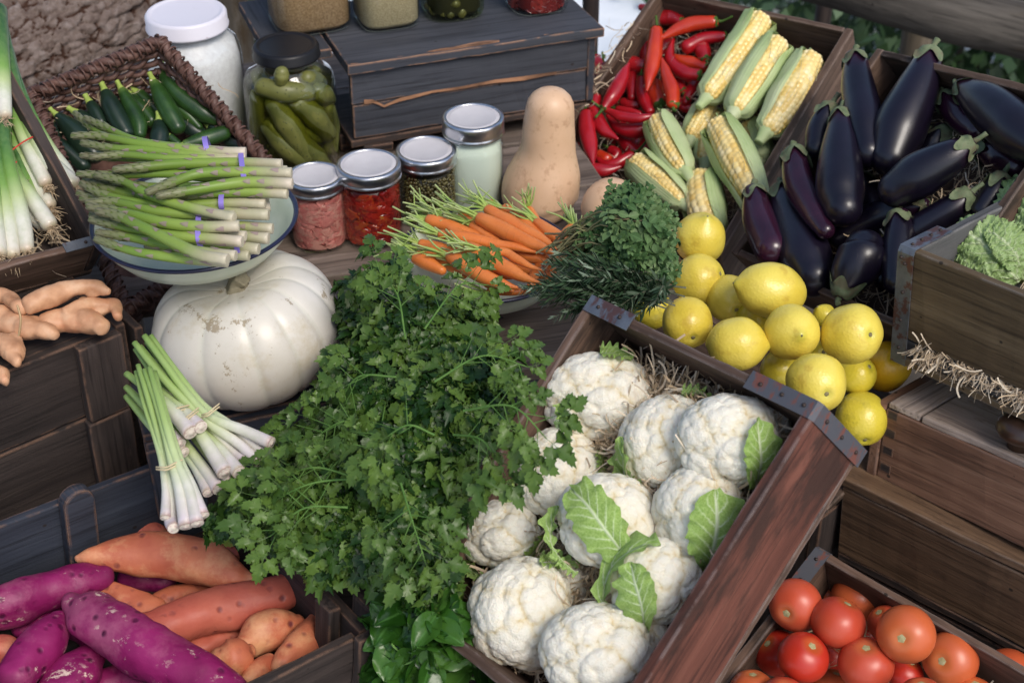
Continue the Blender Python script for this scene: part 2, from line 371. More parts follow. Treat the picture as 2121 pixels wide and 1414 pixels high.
# ---- crates of the stall
X, Y, Z = CC.s
r = crate('cauliflower_crate', 'tilted red-brown crate full of cauliflowers and wood wool', CC, m=m_in, mx={'R': m_red})
strap(r, (X-.09, Y-.006, Z), (X, Y-.006, Z), (X, Y-.006, .0), (0, .021, 0), [(0, 0, 1), (1, 0, 0)], m_rust, 3)
strap(r, (.0, Y-.006, Z-.1), (.0, Y-.006, Z), (.075, Y-.006, Z), (0, .021, 0), [(-1, 0, 0), (0, 0, 1)], m_strap, 2)
X, Y, Z = EC.s
crate('aubergine_crate', 'tilted tan crate heaped with dark aubergines', EC, m=m_ec)
X, Y, Z = KC.s
crate('chilli_and_corn_crate', 'tilted tan crate shared by red chillies and sweetcorn', KC, m=m_ec)
X, Y, Z = TC.s
r = crate('tomato_crate', 'dark crate of tomatoes with a rusty strapped corner', TC, m=m_in)
strap(r, (0.007, Y-.11, Z), (0.007, Y, Z), (.007, Y, .03), (.022, 0, 0), [(0, 0, 1), (0, 1, 0)], m_rust, 3)
# savoy crate on the right: slats with a gap
X, Y, Z = GC.s
r = empty('savoy_crate', None, 'slatted wooden crate with iron corner holding savoy cabbages', 'crate', mat4=GC.m())
plank(r, 'base_board', (X/2, Y/2, .006), (X, Y, .011), m_olive)
plank(r, 'side_panel', (X/2+.004, .008, Z*.62+.0), (X-.012, .014, Z*.76), m_olive)
plank(r, 'side_slat', (X/2+.002, .012, .022), (X-.01, .014, .026), m_gside)
plank(r, 'end_panel', (.0085, Y/2, Z*.62), (.015, Y-.02, Z*.76), m_gside)
plank(r, 'end_slat', (.0085, Y/2, .022), (.015, Y-.02, .026), m_gside)
plank(r, 'end_panel', (X-.0085, Y/2, Z/2), (.015, Y-.02, Z-.02), m_gside)
plank(r, 'side_panel', (X/2, Y-.008, Z*.6), (X-.04, .014, Z*.8), m_gside)
strap(r, (.0, .06, Z-.012), (.0, .0, Z-.012), (.0, .0, Z-.012), (0, 0, .02), [(-1, 0, 0), (0, -1, 0)], m_strap, 1)
strap(r, (.006, .001, .0), (.006, .0, Z+.001), (.006, .075, Z+.001), (.024, 0, 0), [(0, -1, 0), (0, 0, 1)], m_strap, 4)
# lidded box with a knob
X, Y, Z = HB.s; Y = .2
r = empty('lidded_box', None, 'chalk-stained brown box with finger joints and a round wooden knob', 'box', mat4=HB.m())
plank(r, 'side_panel', (X/2, .007, Z/2-.004), (X-.001, .013, Z-.010), m_choc)
plank(r, 'end_panel', (-.008, Y/2, Z/2-.002), (.015, Y+.004, Z-.006), m_choc)
plank(r, 'end_panel', (X+.008, Y/2, Z/2-.002), (.015, Y, Z-.006), m_choc)
plank(r, 'side_panel', (X/2, Y-.007, Z/2-.004), (X-.001, .013, Z-.010), m_choc)
plank(r, 'base_board', (X/2, Y/2, .004), (X-.002, Y-.028, .008), m_choc)
plank(r, 'lid_batten', (.026, Y/2-.0, Z-.004), (.048, Y-.004, .009), m_top)
plank(r, 'lid', (X/2+.026, Y/2-.0, Z-.004), (X-.054, Y-.004, .0105), m_top)
for k in range(4): plank(r, 'finger_joint', (.012, .0035, .020+.027*k), (.017, .008, .013), m_dark, bev=.0008, wv=.0004)
plank(r, 'batten', (-.021, .018, Z*.52), (.011, .03, Z*.35), m_choc)
s = NT('turned_wood_knob'); m_knob = s.fin(s.ramp(s.noise(40, 5, (1, 1, .1)), [(.3, (.03, .015, .009)), (.7, (.085, .045, .026))]), .38, .5, coat=.3)
V, F = lathe([(1.35*a_, 1.25*b_) for a_, b_ in [(.001, 0), (.012, .0), (.011, .006), (.020, .012), (.0245, .019), (.0235, .027), (.016, .033), (.001, .035)]], 32)
kp = Pz(2118, 925, -.012); 
o = bpy.data.objects.new('knob', mesh(V, F)); C.objects.link(o); o.parent = r; o.data.materials.append(m_knob)
o.location = (HB.R.T@(HB.hit(2112, 928, Z)-HB.o)); o.location.z = Z+.002
X, Y, Z = LB.s
r = empty('wooden_crate', None, 'long brown plank crate under the box with the knob', 'crate', mat4=LB.m())
plank(r, 'side_panel', (X/2, .008, Z/2-.008), (X, .015, Z-.02), m_brown)
plank(r, 'end_panel', (.008, Y/2+.01, Z/2-.008), (.014, Y-.02, Z-.02), m_brown)
plank(r, 'lid', (X/2, Y/2, Z-.008), (X+.008, Y, .014), m_brown)
plank(r, 'base_board', (X/2, Y/2, -.006), (X, Y, .013), m_dark)
plank(r, 'side_slat', (X/2, .011, -.045), (X, .015, .05), m_dark)
# supports
for (px, py, z_, hgt, lab) in ((1750, 1150, -.33, .55, 'dark crate standing on the ground below the brown plank crate'),):
    f_ = Frame([*(LB.w(0, .02, -.60)), LB_YAW, 0, 0, .5, .3, .52]); crate('wooden_crate', lab, f_, m=m_dark)

# sloping board the lemons lie on, behind the cauliflower crate
LR = Frame([*(Pd(1250, 640, 2.08)), math.radians(-46), math.radians(6), math.radians(8), .42, .24, .012]); LR.o = LR.o-np.array([0, 0, .075])
r = empty('lemon_board', None, 'sloping plank shelf under the pile of lemons', 'shelf', mat4=LR.m())
for k in range(3): plank(r, 'board', (.21, .042+.080*k, .0), (.41, .077, .012), m_ec)
f_ = Frame([LR.o[0]+.04, LR.o[1]-.02, -.89, math.radians(-46), 0, 0, .36, .2, .70]); crate('wooden_crate', 'tall crate standing on the ground below the lemons', f_, m=m_dark)
# ---- left: spring onion crate, dark crate, blue crate
X, Y, Z = OC.s
r = crate('spring_onion_crate', 'small dark crate of spring onions with a metal-capped rim', OC, m=m_dark, mx={'F': m_in})
strap(r, (X-.055, .006, Z), (X, .006, Z), (X, .006, .02), (0, .014, 0), [(0, 0, 1), (1, 0, 0)], m_strap, 1)
X, Y, Z = DC.s
r = empty('ginger_crate', None, 'tall dark-stained crate with corner battens under the ginger', 'crate', mat4=DC.m())
hz = Z/2
for k in range(2): plank(r, 'side_panel', (X/2-.02, .010, hz*k+hz/2), (X-.03, .014, hz-.004), m_dark)
for k in range(2): plank(r, 'end_panel', (X-.010, Y/2, hz*k+hz/2), (.014, Y-.01, hz-.004), m_dark)
plank(r, 'lid', (X/2-.01, Y/2, Z-.006), (X-.02, Y-.03, .010), m_dark)
for k in range(2):
    plank(r, 'corner_batten', (X-.052+.004*k, -.006, hz*k+hz/2), (.060, .016, hz-.003), m_dark)
    plank(r, 'corner_batten', (X+.003+.003*k, .012, hz*k+hz/2), (.012, .05, hz-.006), m_dark)
X, Y, Z = SC.s
r = empty('sweet_potato_crate', None, 'blue-painted crate with rounded corner posts holding sweet potatoes', 'crate', mat4=SC.m())
plank(r, 'base_board', (X/2, Y/2, .006), (X-.03, Y-.02, .011), m_dark)
plank(r, 'side_panel', (X/2, Y-.006, Z/2-.0), (X-.0, .012, Z), m_blue)
plank(r, 'side_panel', (X/2-.012, .006, Z/2-.005), (X-.03, .013, Z-.012), m_dark)
plank(r, 'end_panel', (X-.010, Y/2-.005, Z/2-.008), (.014, Y-.03, Z-.02), m_dark)
plank(r, 'end_panel', (.010, Y/2, Z/2-.008), (.014, Y-.03, Z-.02), m_blue)
plank(r, 'corner_post', (X+.006, .022, Z/2+.004), (.020, .056, Z+.012), m_dark, bev=.006)
plank(r, 'corner_batten', (X-.017, -.0075, Z/2-.002), (.034, .013, Z-.006), m_dark)
plank(r, 'end_slat', (X-.028, .06, Z/2), (.016, .03, Z-.01), m_dark)
# round-topped post on the blue back wall
def round_post(cx, lab=None):
    V = []; n = 12; hw, hh = .021, Z+.026
    pr = [(-hw, -.0), (hw, -.0)]+[(hw*math.cos(a), hh-hw+hw*math.sin(a)) for a in np.linspace(0, PI, n)]
    pr = [(a+mnoise.noise(Vector((a*70, b*70, 2)))*.003, b) for a, b in pr]
    m_ = len(pr); V = [(a, 0, b) for a, b in pr]+[(a, .02, b) for a, b in pr]
    F = [tuple(range(m_)), tuple(range(2*m_-1, m_-1, -1))]+[(i, i+m_, (i+1) % m_+m_, (i+1) % m_) for i in range(m_)]
    o = bpy.data.objects.new('corner_post', mesh(V, F, smooth=False)); C.objects.link(o); o.parent = r; o.data.materials.append(m_bluev)
    q = SC.R.T@(SC.hit(*cx, Z)-SC.o); o.location = (q[0], Y-.034, 0.0)
    b = o.modifiers.new('b', 'BEVEL'); b.width = .003; b.segments = 2; b.limit_method = 'ANGLE'
m_bluev = wood('wood_painted_blue_post', (.024, .029, .043), (.042, .049, .069), (.06, .068, .092), edge=(.30, .16, .09), worn=(.20, .115, .07), grain=.8, wthr=(.60, .64))
round_post((125, 1000)); 
f_ = Frame([SC.o[0]-.02, SC.o[1]-.0, -.89, SC_YAW, 0, 0, .52, .40, SC.o[2]+.87]); crate('wooden_crate', 'dark crate on the ground below the sweet potato crate', f_, m=m_dark)
f_ = Frame([DC.o[0]-.0, DC.o[1]+.02, -.89, DC_YAW, 0, 0, .44, .26, DC.o[2]+.885]); crate('wooden_crate', 'dark crate on the ground below the ginger crate', f_, m=m_dark)

# ---- grey shelf box behind the jars
X, Y, Z = SB.s
r = empty('shelf_box', None, 'long grey-painted box with a cracked front board carrying big jars', 'box', mat4=SB.m())
plank(r, 'top_board', (X/2+.049, Y/2+.03, Z-.008), (X-.062, Y+.085, .016), m_grey, bev=.0015, wv=.0022)
plank(r, 'top_board', (.024, .190, Z-.0085), (.10, .25, .016), m_grey, bev=.0015, wv=.002)
plank(r, 'end_panel', (.0, .20, Z/2-.012), (.012, .20, Z-.03), m_grey)
plank(r, 'front_board', (X/2+.045, .004, Z*.70), (X-.08, .014, Z*.46), m_grey, wv=.002)
plank(r, 'front_board', (X/2+.045, .007, Z*.24), (X-.082, .014, Z*.43), m_grey, wv=.003)
plank(r, 'end_panel', (X-.0, Y/2+.02, Z/2-.005), (.014, Y+.05, Z-.02), m_grey)
plank(r, 'bottom_board', (X/2+.045, Y/2, -.006), (X-.07, Y, .012), m_dark)
plank(r, 'foot', (.125, .02, -.019), (.05, .05, .014), m_dark); plank(r, 'foot', (X-.09, .06, -.02), (.05, .08, .016), m_dark)
# crack in the front
V = []; zz = Z*.468
pts = [(.085, .004), (.10, .003), (.108, -.002), (.118, -.009), (.128, -.006), (.145, -.002), (.17, .0), (.20, .003), (.25, .002), (.31, .004), (.36, .001), (.42, .002)]
for x_, dz in pts:
    w_ = .0022+.002*max(0, math.sin(x_*90)); V += [(x_+.02, -.0045, zz+dz-w_), (x_+.02, -.0045, zz+dz+w_)]
F = [(2*i, 2*i+2, 2*i+3, 2*i+1) for i in range(len(pts)-1)]
s = NT('raw_split_wood'); m_raw = s.fin(s.ramp(s.noise(60, 5, (.2, 1, 1)), [(.35, (.05, .025, .015)), (.6, (.42, .21, .11))]), .8)
o = bpy.data.objects.new('crack', mesh(V, F, smooth=False)); C.objects.link(o); o.parent = r; o.data.materials.append(m_raw)
for k, (x_, l_) in enumerate(((.155, .14), (.28, .12), (.44, .05))):
    plank(r, 'splinter', (x_, -.0035, Z-.006), (l_, .008, .013), m_raw, bev=.001, wv=.004)
# riser crate behind/below the shelf box, carries it
f_ = Frame([SB.o[0]+.05, SB.o[1]+.075, .002, SB_YAW, 0, 0, .42, .12, .030]); crate('wooden_crate', 'low dark crate in the gap under the grey shelf box', f_, m=m_dark)

# ---- tree trunk with plated bark
m_seg = 380; rows = 300
A = Pd(-260, 250, 2.62); B = Pd(140, 60, 2.80); D_ = Pd(250, -160, 2.95); E_ = Pd(330, -330, 3.05)
tb = Tube([A, B, D_, E_], [.155, .165, .17, .18], n=rows, cap=(.2, .2), seg=m_seg)
V, F, tt = tb.mesh()
Vn = np.array(V); n_r = len(Vn)//m_seg; ax_p = np.repeat(tb.P, m_seg, 0); dirn = Vn-ax_p; dl = np.linalg.norm(dirn, axis=1)[:, None]+1e-9
arc = tt*tb.L; ang = np.tile(np.linspace(0, 2*PI, m_seg, endpoint=False), n_r)
hgt = []
for a_, q in zip(ang, arc):
    v = Vector((math.cos(a_)*.165, math.sin(a_)*.165, q)); v = v+mnoise.noise_vector(v*16)*.010+mnoise.noise_vector(v*70)*.004
    vv = Vector((v.x*52, v.y*52, v.z*34)); d_, _ = mnoise.voronoi(vv)
    cr_ = min(1, (d_[1]-d_[0])*6); hgt.append(.010*cr_**.6+.0035*mnoise.noise(v*50)+.003*mnoise.noise(v*150)+.004*mnoise.noise(v*18)+.006*mnoise.cell(vv*.9))
Vn = Vn+dirn/dl*np.array(hgt)[:, None]
s = NT('plated_bark'); cr_ = s.voro(24, 'DISTANCE_TO_EDGE', None); f = s.noise(45, 8, None, .7)
bb = s.ramp(f, [(.3, (.085, .058, .048)), (.5, (.17, .13, .112)), (.7, (.28, .235, .215))]); bb = s.mix(s.ramp(s.attr('h'), [(.08, .95), (.30, 0.0)]), bb, (.045, .020, .012)); s.bump(f, .8, .004)
m_bark = s.fin(bb, .9, .2)
t_ = obj('tree_trunk', Vn, F, m_bark, att={'t': tt, 'h': np.array(hgt)/.018}); tag(t_, 'thick leaning tree trunk with cracked plated bark behind the wicker basket', 'tree trunk')

# ---- rough posts and rail behind the stall
m_pole = wood('wood_rough_pole', (.05, .042, .034), (.10, .088, .074), (.17, .15, .125), worn=(.05, .035, .02), rough=.85)
m_pole2 = wood('wood_pale_pole', (.10, .08, .055), (.19, .15, .105), (.28, .23, .17), worn=(.05, .035, .02), rough=.85)
def pole(name, path, rad, lab, cat, mat, seg=14):
    """built lying along local x so that its grain runs lengthwise"""
    path = [np.array(p, float) for p in path]; a, b = path[0], path[-1]; x = nrm(b-a); Rm = np.stack([x, basis(x)[:, 0], basis(x)[:, 1]], 1); Rm[:, 2] = np.cross(Rm[:, 0], Rm[:, 1])
    loc = [(Rm.T@(p-a)) for p in path]; V, F, t = Tube(loc, rad, n=30, cap=(.1, .1), seg=seg).mesh(); V = wob(V, .006, 7, a[0])
    o = bpy.data.objects.new(name, mesh(V, F)); C.objects.link(o); o.data.materials.append(mat)
    o.matrix_world = Matrix([list(Rm[i])+[a[i]] for i in range(3)]+[[0, 0, 0, 1]]); return tag(o, lab, cat)
q = Pd(1222, 60, 2.75); pole('post', [(q[0]-.01, q[1], -.9), (q[0], q[1], .3), (q[0], q[1], .9)], [.018, .016, .016], 'thin dark upright post between the grey shelf box and the chillies', 'post', m_dark)
q = Pd(478, 40, 3.0); pole('post', [(q[0]+.02, q[1], -.9), (q[0], q[1], .2), (q[0]-.01, q[1], .9)], [.04, .038, .034], 'brown upright post behind the big white jar', 'post', m_pole)
q = Pd(1897, 90, 3.3); pole('post', [(q[0], q[1], -.9), (q[0], q[1], 0), (q[0], q[1], .75)], [.038, .036, .034], 'round pale post under the fence rail behind the aubergines', 'post', m_pole2)
q = Pd(1705, 20, 3.4); pole('post', [(q[0], q[1], -.9), (q[0], q[1], 0), (q[0], q[1], .6)], [.022, .02, .02], 'thin dark post behind the corn crate', 'post', m_dark)
pole('fence_rail', [Pd(1500, -95, 3.1), Pd(1700, -40, 3.05), Pd(1950, 25, 2.98), Pd(2400, 125, 2.9)], [.052, .052, .058, .06], 'thick weathered round rail crossing the upper right corner', 'fence rail', m_pole, seg=20)

# ---- leafy shrubs far behind
s = NT('shrub_leaf'); m_shrub = s.fin(s.ramp(s.attr('t'), [(0, (.020, .045, .018)), (.6, (.05, .10, .035)), (1, (.12, .19, .10))]), .5, .4, trans=.25)
LF = [(0, 1, 2, 3)]; LV = np.array([(0, 0, 0), (.35, .5, .05), (0, 1, 0), (-.35, .5, .05)])
def shrub(c, R_, n, lab, ls=.06):
    ms = []
    c = np.array(c)
    for k in range(n):
        d = RS.randn(3); d = nrm(d)*np.array(R_)*RS.rand()**.4*(1+.25*mnoise.noise(Vector(d*2))); z = nrm(RS.randn(3)+[0, 0, .6]); ms.append((basis(z)@np.diag([ls, ls, ls])*(.6+.8*RS.rand()), c+d))
    V, F, T = scatter(LV, LF, ms); e = empty('shrub', (c[0], c[1], -.9), lab, 'shrub', 'leafy shrubs in the blurred background')
    obj('foliage', V, F, m_shrub, e, att={'t': T})
    st = [Tube([(c[0]+.05*a, c[1]+.05*b, -.9), (c[0]+a*R_[0]*.5, c[1]+b*R_[1]*.5, c[2])], [.02, .006], n=5, seg=6).mesh()[:2] for a, b in ((-1, 0), (0, 1), (1, -.4), (.3, .7))]
    V, F, T = join(*st); obj('stem', V, F, m_pole, e)
for (px, py, d, Rr, n, lab) in ((1960, 90, 4.3, (.75, .4, .5), 2000, 'dark shrub seen below the fence rail at the right edge'),
                               (2190, 120, 4.6, (.7, .5, .7), 1800, 'shrub at the right edge beyond the aubergine crate'),
                               (1740, 10, 5.0, (.5, .4, .45), 1200, 'shrub above the corn crate left of the pale post'),
                               (1570, -70, 5.2, (.5, .4, .35), 900, 'small shrub above the top of the chilli crate'),
                               (560, 30, 4.0, (.12, .12, .22), 160, 'wispy green shrub between the brown post and the shelf box')):
    shrub(Pd(px, py, d), Rr, n, lab)

# ================================================================== vegetables and fruit
def stalk_mat(name, a, b, sc=60): s = NT(name); f = s.noise(sc, 5); s.bump(f, .4, .001); return s.fin(s.ramp(f, [(.3, a), (.7, b)]), .7, .3)
def body(name, tb, mat, label=None, cat=None, group=None, rows=None, parent=None, wamp=0, wsc=10, sd_=0):
    V, F, t = tb.mesh(rows)
    if wamp: V = wob(V, wamp, wsc, sd_)
    o = obj(name, V, F, mat, parent, att={'t': t}); return tag(o, label, cat, group)
def kidmesh(name, V, F, mat, parent, t=None, smooth=True):
    V = np.asarray(V); return obj(name, V, F, mat, parent, att={'t': t} if t is not None else None, origin=V.mean(0), smooth=smooth)
def calyx(tb, n, t0, depth_, off=.0016, phase=0, lift=.003, m=40, k=7, sharp=.8):
    th = np.linspace(0, 2*PI, m, endpoint=False); V = []; F = []
    for i in range(k):
        u = i/(k-1); L = depth_*(.40+.60*np.maximum(0, np.cos((th+phase)*n/2)**2)**sharp*(1+.25*np.sin(th*3+phase*5)))
        V.append(tb.eval(t0+L*u, th, off+lift*max(0, u-.75)*4*np.abs(np.sin(th*2+phase))))
    V = np.vstack(V); F = [(i*m+j, i*m+(j+1) % m, (i+1)*m+(j+1) % m, (i+1)*m+j) for i in range(k-1) for j in range(m)]
    F.append(tuple(range(m))[::-1]); return V, F
def ball_hit(x, y, c, r):
    d = nrm(ray(x, y)); oc = c-CP; b = oc@d; q = b*b-(oc@oc-r*r)
    if q > 0: return CP+d*(b-math.sqrt(q))
    p = CP+d*b; return c+nrm(p-c)*r
def leaf_on(c, r, zk, line, hw, off=.003, ruf=.004, nu=18, nv=9, sd_=0, curl=.0):
    """leaf laid round a ball: centre line in picture points, half widths in the same units; returns V,F,u,v"""
    P_ = catmull(np.array(line, float), nu); W = catmull(np.array(hw, float)[:, None], nu)[:, 0]; T = np.gradient(P_, axis=0)
    V, U_, V_ = [], [], []
    for i in range(nu):
        t = nrm(T[i]); nn = np.array([-t[1], t[0]])
        for j in range(nv):
            v = -1+2*j/(nv-1); e = 1+.10*math.sin(i*2.3+sd_+3*abs(v))*abs(v)**2; p = P_[i]+nn*W[i]*v*e; x, y = zc(zk, *p)
            q = ball_hit(x, y, c, r); n_ = nrm(q-c)
            q = q+n_*(off+ruf*(.3+abs(v))*mnoise.noise(Vector((i*.55+sd_*9, v*2.2+j*.0, sd_)))+curl*abs(v)**3-.002*(1-abs(v))**4)
            V.append(q); U_.append(i/(nu-1)); V_.append(v)
    F = [(i*nv+j, i*nv+j+1, (i+1)*nv+j+1, (i+1)*nv+j) for i in range(nu-1) for j in range(nv-1)]
    return np.array(V), F, np.array(U_), np.array(V_)
def vein_leaf_mat(name, c_lo, c_hi, c_vein, n=9, w=.16, rough=.45, trans=.2, bs=.5, wr=60):
    s = NT(name); u, v = s.attr('t'), s.attr('v'); av = s.math('ABSOLUTE', v)
    mid = s.math('SUBTRACT', 1.0, s.math('MULTIPLY', av, 9.0), True)
    q = s.math('SUBTRACT', s.math('MULTIPLY', u, float(n)), s.math('MULTIPLY', av, n*.28)); q = s.math('ADD', q, s.math('MULTIPLY', s.noise(18, 2), .5)); fr = s.math('FRACT', q)
    sv = s.math('SUBTRACT', 1.0, s.math('MULTIPLY', s.math('ABSOLUTE', s.math('SUBTRACT', fr, .5)), 1/w), True)
    sv = s.math('MULTIPLY', sv, s.math('SUBTRACT', 1.05, av), True)
    vo = s.voro(130, 'DISTANCE_TO_EDGE'); net = s.ramp(vo, [(.0, .55), (.11, 0.0)])
    vm = s.math('MAXIMUM', s.math('MAXIMUM', mid, s.math('MULTIPLY', sv, .8)), s.math('MULTIPLY', net, .35))
    base = s.mix(s.ramp(s.noise(22, 5), [(.35, 0.0), (.65, 1.0)]), c_lo, c_hi); base = s.mix(vm, base, c_vein)
    s.bump(vm, bs, .002); s.bump(s.noise(wr, 5), .4, .0015); return s.fin(base, rough, .4, trans=trans)

# ---------------------------------------------------------------- aubergines
s = NT('aubergine_skin'); dr = s.ramp(s.voro(330), [(.10, 1.0), (.26, 0.0)]); msk = s.ramp(s.noise(20, 3), [(.46, 0.0), (.6, 1.0)])
s.bump(s.math('MULTIPLY', dr, msk), .30, .0008); s.bump(s.noise(9, 3), .15, .01)
m_aub = s.fin(s.mix(s.ramp(s.attr('t'), [(.04, .8), (.22, .0)]), s.ramp(s.noise(14, 4), [(.3, (.0035, .0025, .007)), (.7, (.008, .005, .014))]), (.030, .006, .022)), .33, .5, coat=.15)
s = NT('aubergine_skin_reddish'); s.bump(s.noise(9, 3), .15, .01); m_aub2 = s.fin(s.ramp(s.noise(20, 4), [(.3, (.016, .004, .012)), (.7, (.035, .008, .022))]), .24, .5, coat=.2)
s = NT('aubergine_calyx'); f = s.noise(90, 6); s.bump(f, .6, .0015); m_cal = s.fin(s.mix(s.ramp(s.noise(45, 4), [(.5, 0.0), (.6, .6)]), s.ramp(f, [(.3, (.085, .115, .055)), (.7, (.20, .235, .13))]), (.10, .065, .04)), .75, .3)
AUB = [  # zoom 4 points x,y,r,h from calyx to bottom
 ([(600, 262, 48), (612, 400, 76), (642, 560, 90), (662, 700, 72)], .115, 0, 'tall slim aubergine standing at the upper left, its dry calyx touching the crate rim'),
 ([(946, 240, 52), (885, 400, 98), (808, 590, 124), (765, 720, 96)], .10, 0, 'largest aubergine leaning right, brown calyx highest of all'),
 ([(536, 520, 44), (532, 690, 90), (532, 860, 112), (545, 950, 88)], .135, 0, 'broad glossy aubergine standing in the centre left with a green hooked calyx'),
 ([(488, 490, 44), (440, 590, 60), (425, 680, 55)], .12, 0, 'aubergine mostly hidden behind the broad glossy one, green calyx just above its shoulder'),
 ([(318, 705, 56), (352, 850, 72), (415, 970, 66), (460, 1050, 45)], .135, 1, 'slim reddish purple aubergine with pale green calyx, left of the broad glossy one'),
 ([(140, 880, 52), (165, 1010, 78), (215, 1140, 80)], .135, 1, 'leftmost aubergine, dull purple, calyx touching a corn husk'),
 ([(262, 868, 52), (308, 1000, 92), (368, 1170, 122), (410, 1270, 96)], .11, 0, 'long wet aubergine with a bright streak of light beside the leftmost one'),
 ([(1130, 655, 42), (1030, 720, 84), (890, 805, 106), (785, 870, 84)], .12, 0, 'aubergine lying aslant with its calyx pointing to the upper right'),
 ([(1082, 400, 42), (1190, 475, 98), (1330, 590, 118), (1440, 670, 90)], .10, 0, 'fat aubergine at the right edge lying along the back rim'),
 ([(1010, 450, 45), (1070, 530, 60), (1160, 600, 60)], .065, 1, 'narrow aubergine tucked under the fat one at the back rim'),
 ([(930, 935, 28), (800, 965, 64), (650, 1015, 78), (530, 1085, 60)], .07, 0, 'aubergine lying across the bottom, half under the others, thin green calyx'),
 ([(1120, 890, 44), (1030, 960, 66), (880, 1055, 68), (760, 1120, 50)], .08, 0, 'long aubergine running up to the savoy crate rim with a green calyx at its end'),
 ([(800, 990, 52), (800, 1080, 68), (792, 1200, 74), (790, 1290, 60)], .10, 0, 'small upright dull aubergine beside the corner of the savoy crate'),
 ([(535, 1345, 46), (575, 1265, 92), (628, 1180, 116), (640, 1140, 96)], .12, 0, 'wet rounded aubergine upside down, its grey green stalk hanging over the lemons'),
 ([(1270, 815, 48), (1230, 890, 58), (1180, 960, 54)], .065, 0, 'aubergine behind the savoy crate rim with a dark green calyx'),
 ([(1010, 600, 50), (960, 660, 62), (900, 700, 50)], .04, 0, 'shaded aubergine deep in the gap right of the largest one'),
 ([(1180, 690, 50), (1260, 720, 80), (1340, 760, 70)], .05, 1, 'dark purple aubergine in the shade under the fat one'),
 ([(640, 820, 40), (668, 900, 60), (690, 980, 55)], .06, 0, 'shaded aubergine showing only a strip right of the broad glossy one'),
 ([(700, 1110, 50), (740, 1180, 60), (745, 1290, 60)], .04, 0, 'shaded aubergine between the upside-down one and the small upright one'),
]
for k, (pts, h, mt, lab) in enumerate(AUB):
    P_, R_ = img_path(pts, 4, lambda x, y, q: EC.hit(x, y, h+q))
    tb = Tube(P_, R_, n=24, cap=(.5, .95), seg=28, up=FW); ph = RS.rand()*6
    o = body('aubergine', tb, [m_aub, m_aub2][mt], lab, 'aubergine', 'aubergines heaped in the tan crate', wamp=.002, wsc=9)
    V, F = calyx(tb, 5, .012, .34*R_[0]/tb.L*9*.62, off=.0012, phase=ph, lift=.0035); kidmesh('calyx', wob(V, .0016, 80, k), F, m_cal, o)
    a = tb.eval(.012, 0)*.5+tb.eval(.012, PI)*.5; d = -tb.T[0]
    ln = .016 if k != 13 else .012
    V, F, _ = Tube([a-d*.004, a+d*ln*.5, a+d*ln+np.array([.003, 0, .002])], [R_[0]*.40, R_[0]*.26, R_[0]*.30], n=6, cap=(0, .15), seg=10).mesh(); kidmesh('stem', wob(V, .001, 90), F, m_cal, o)

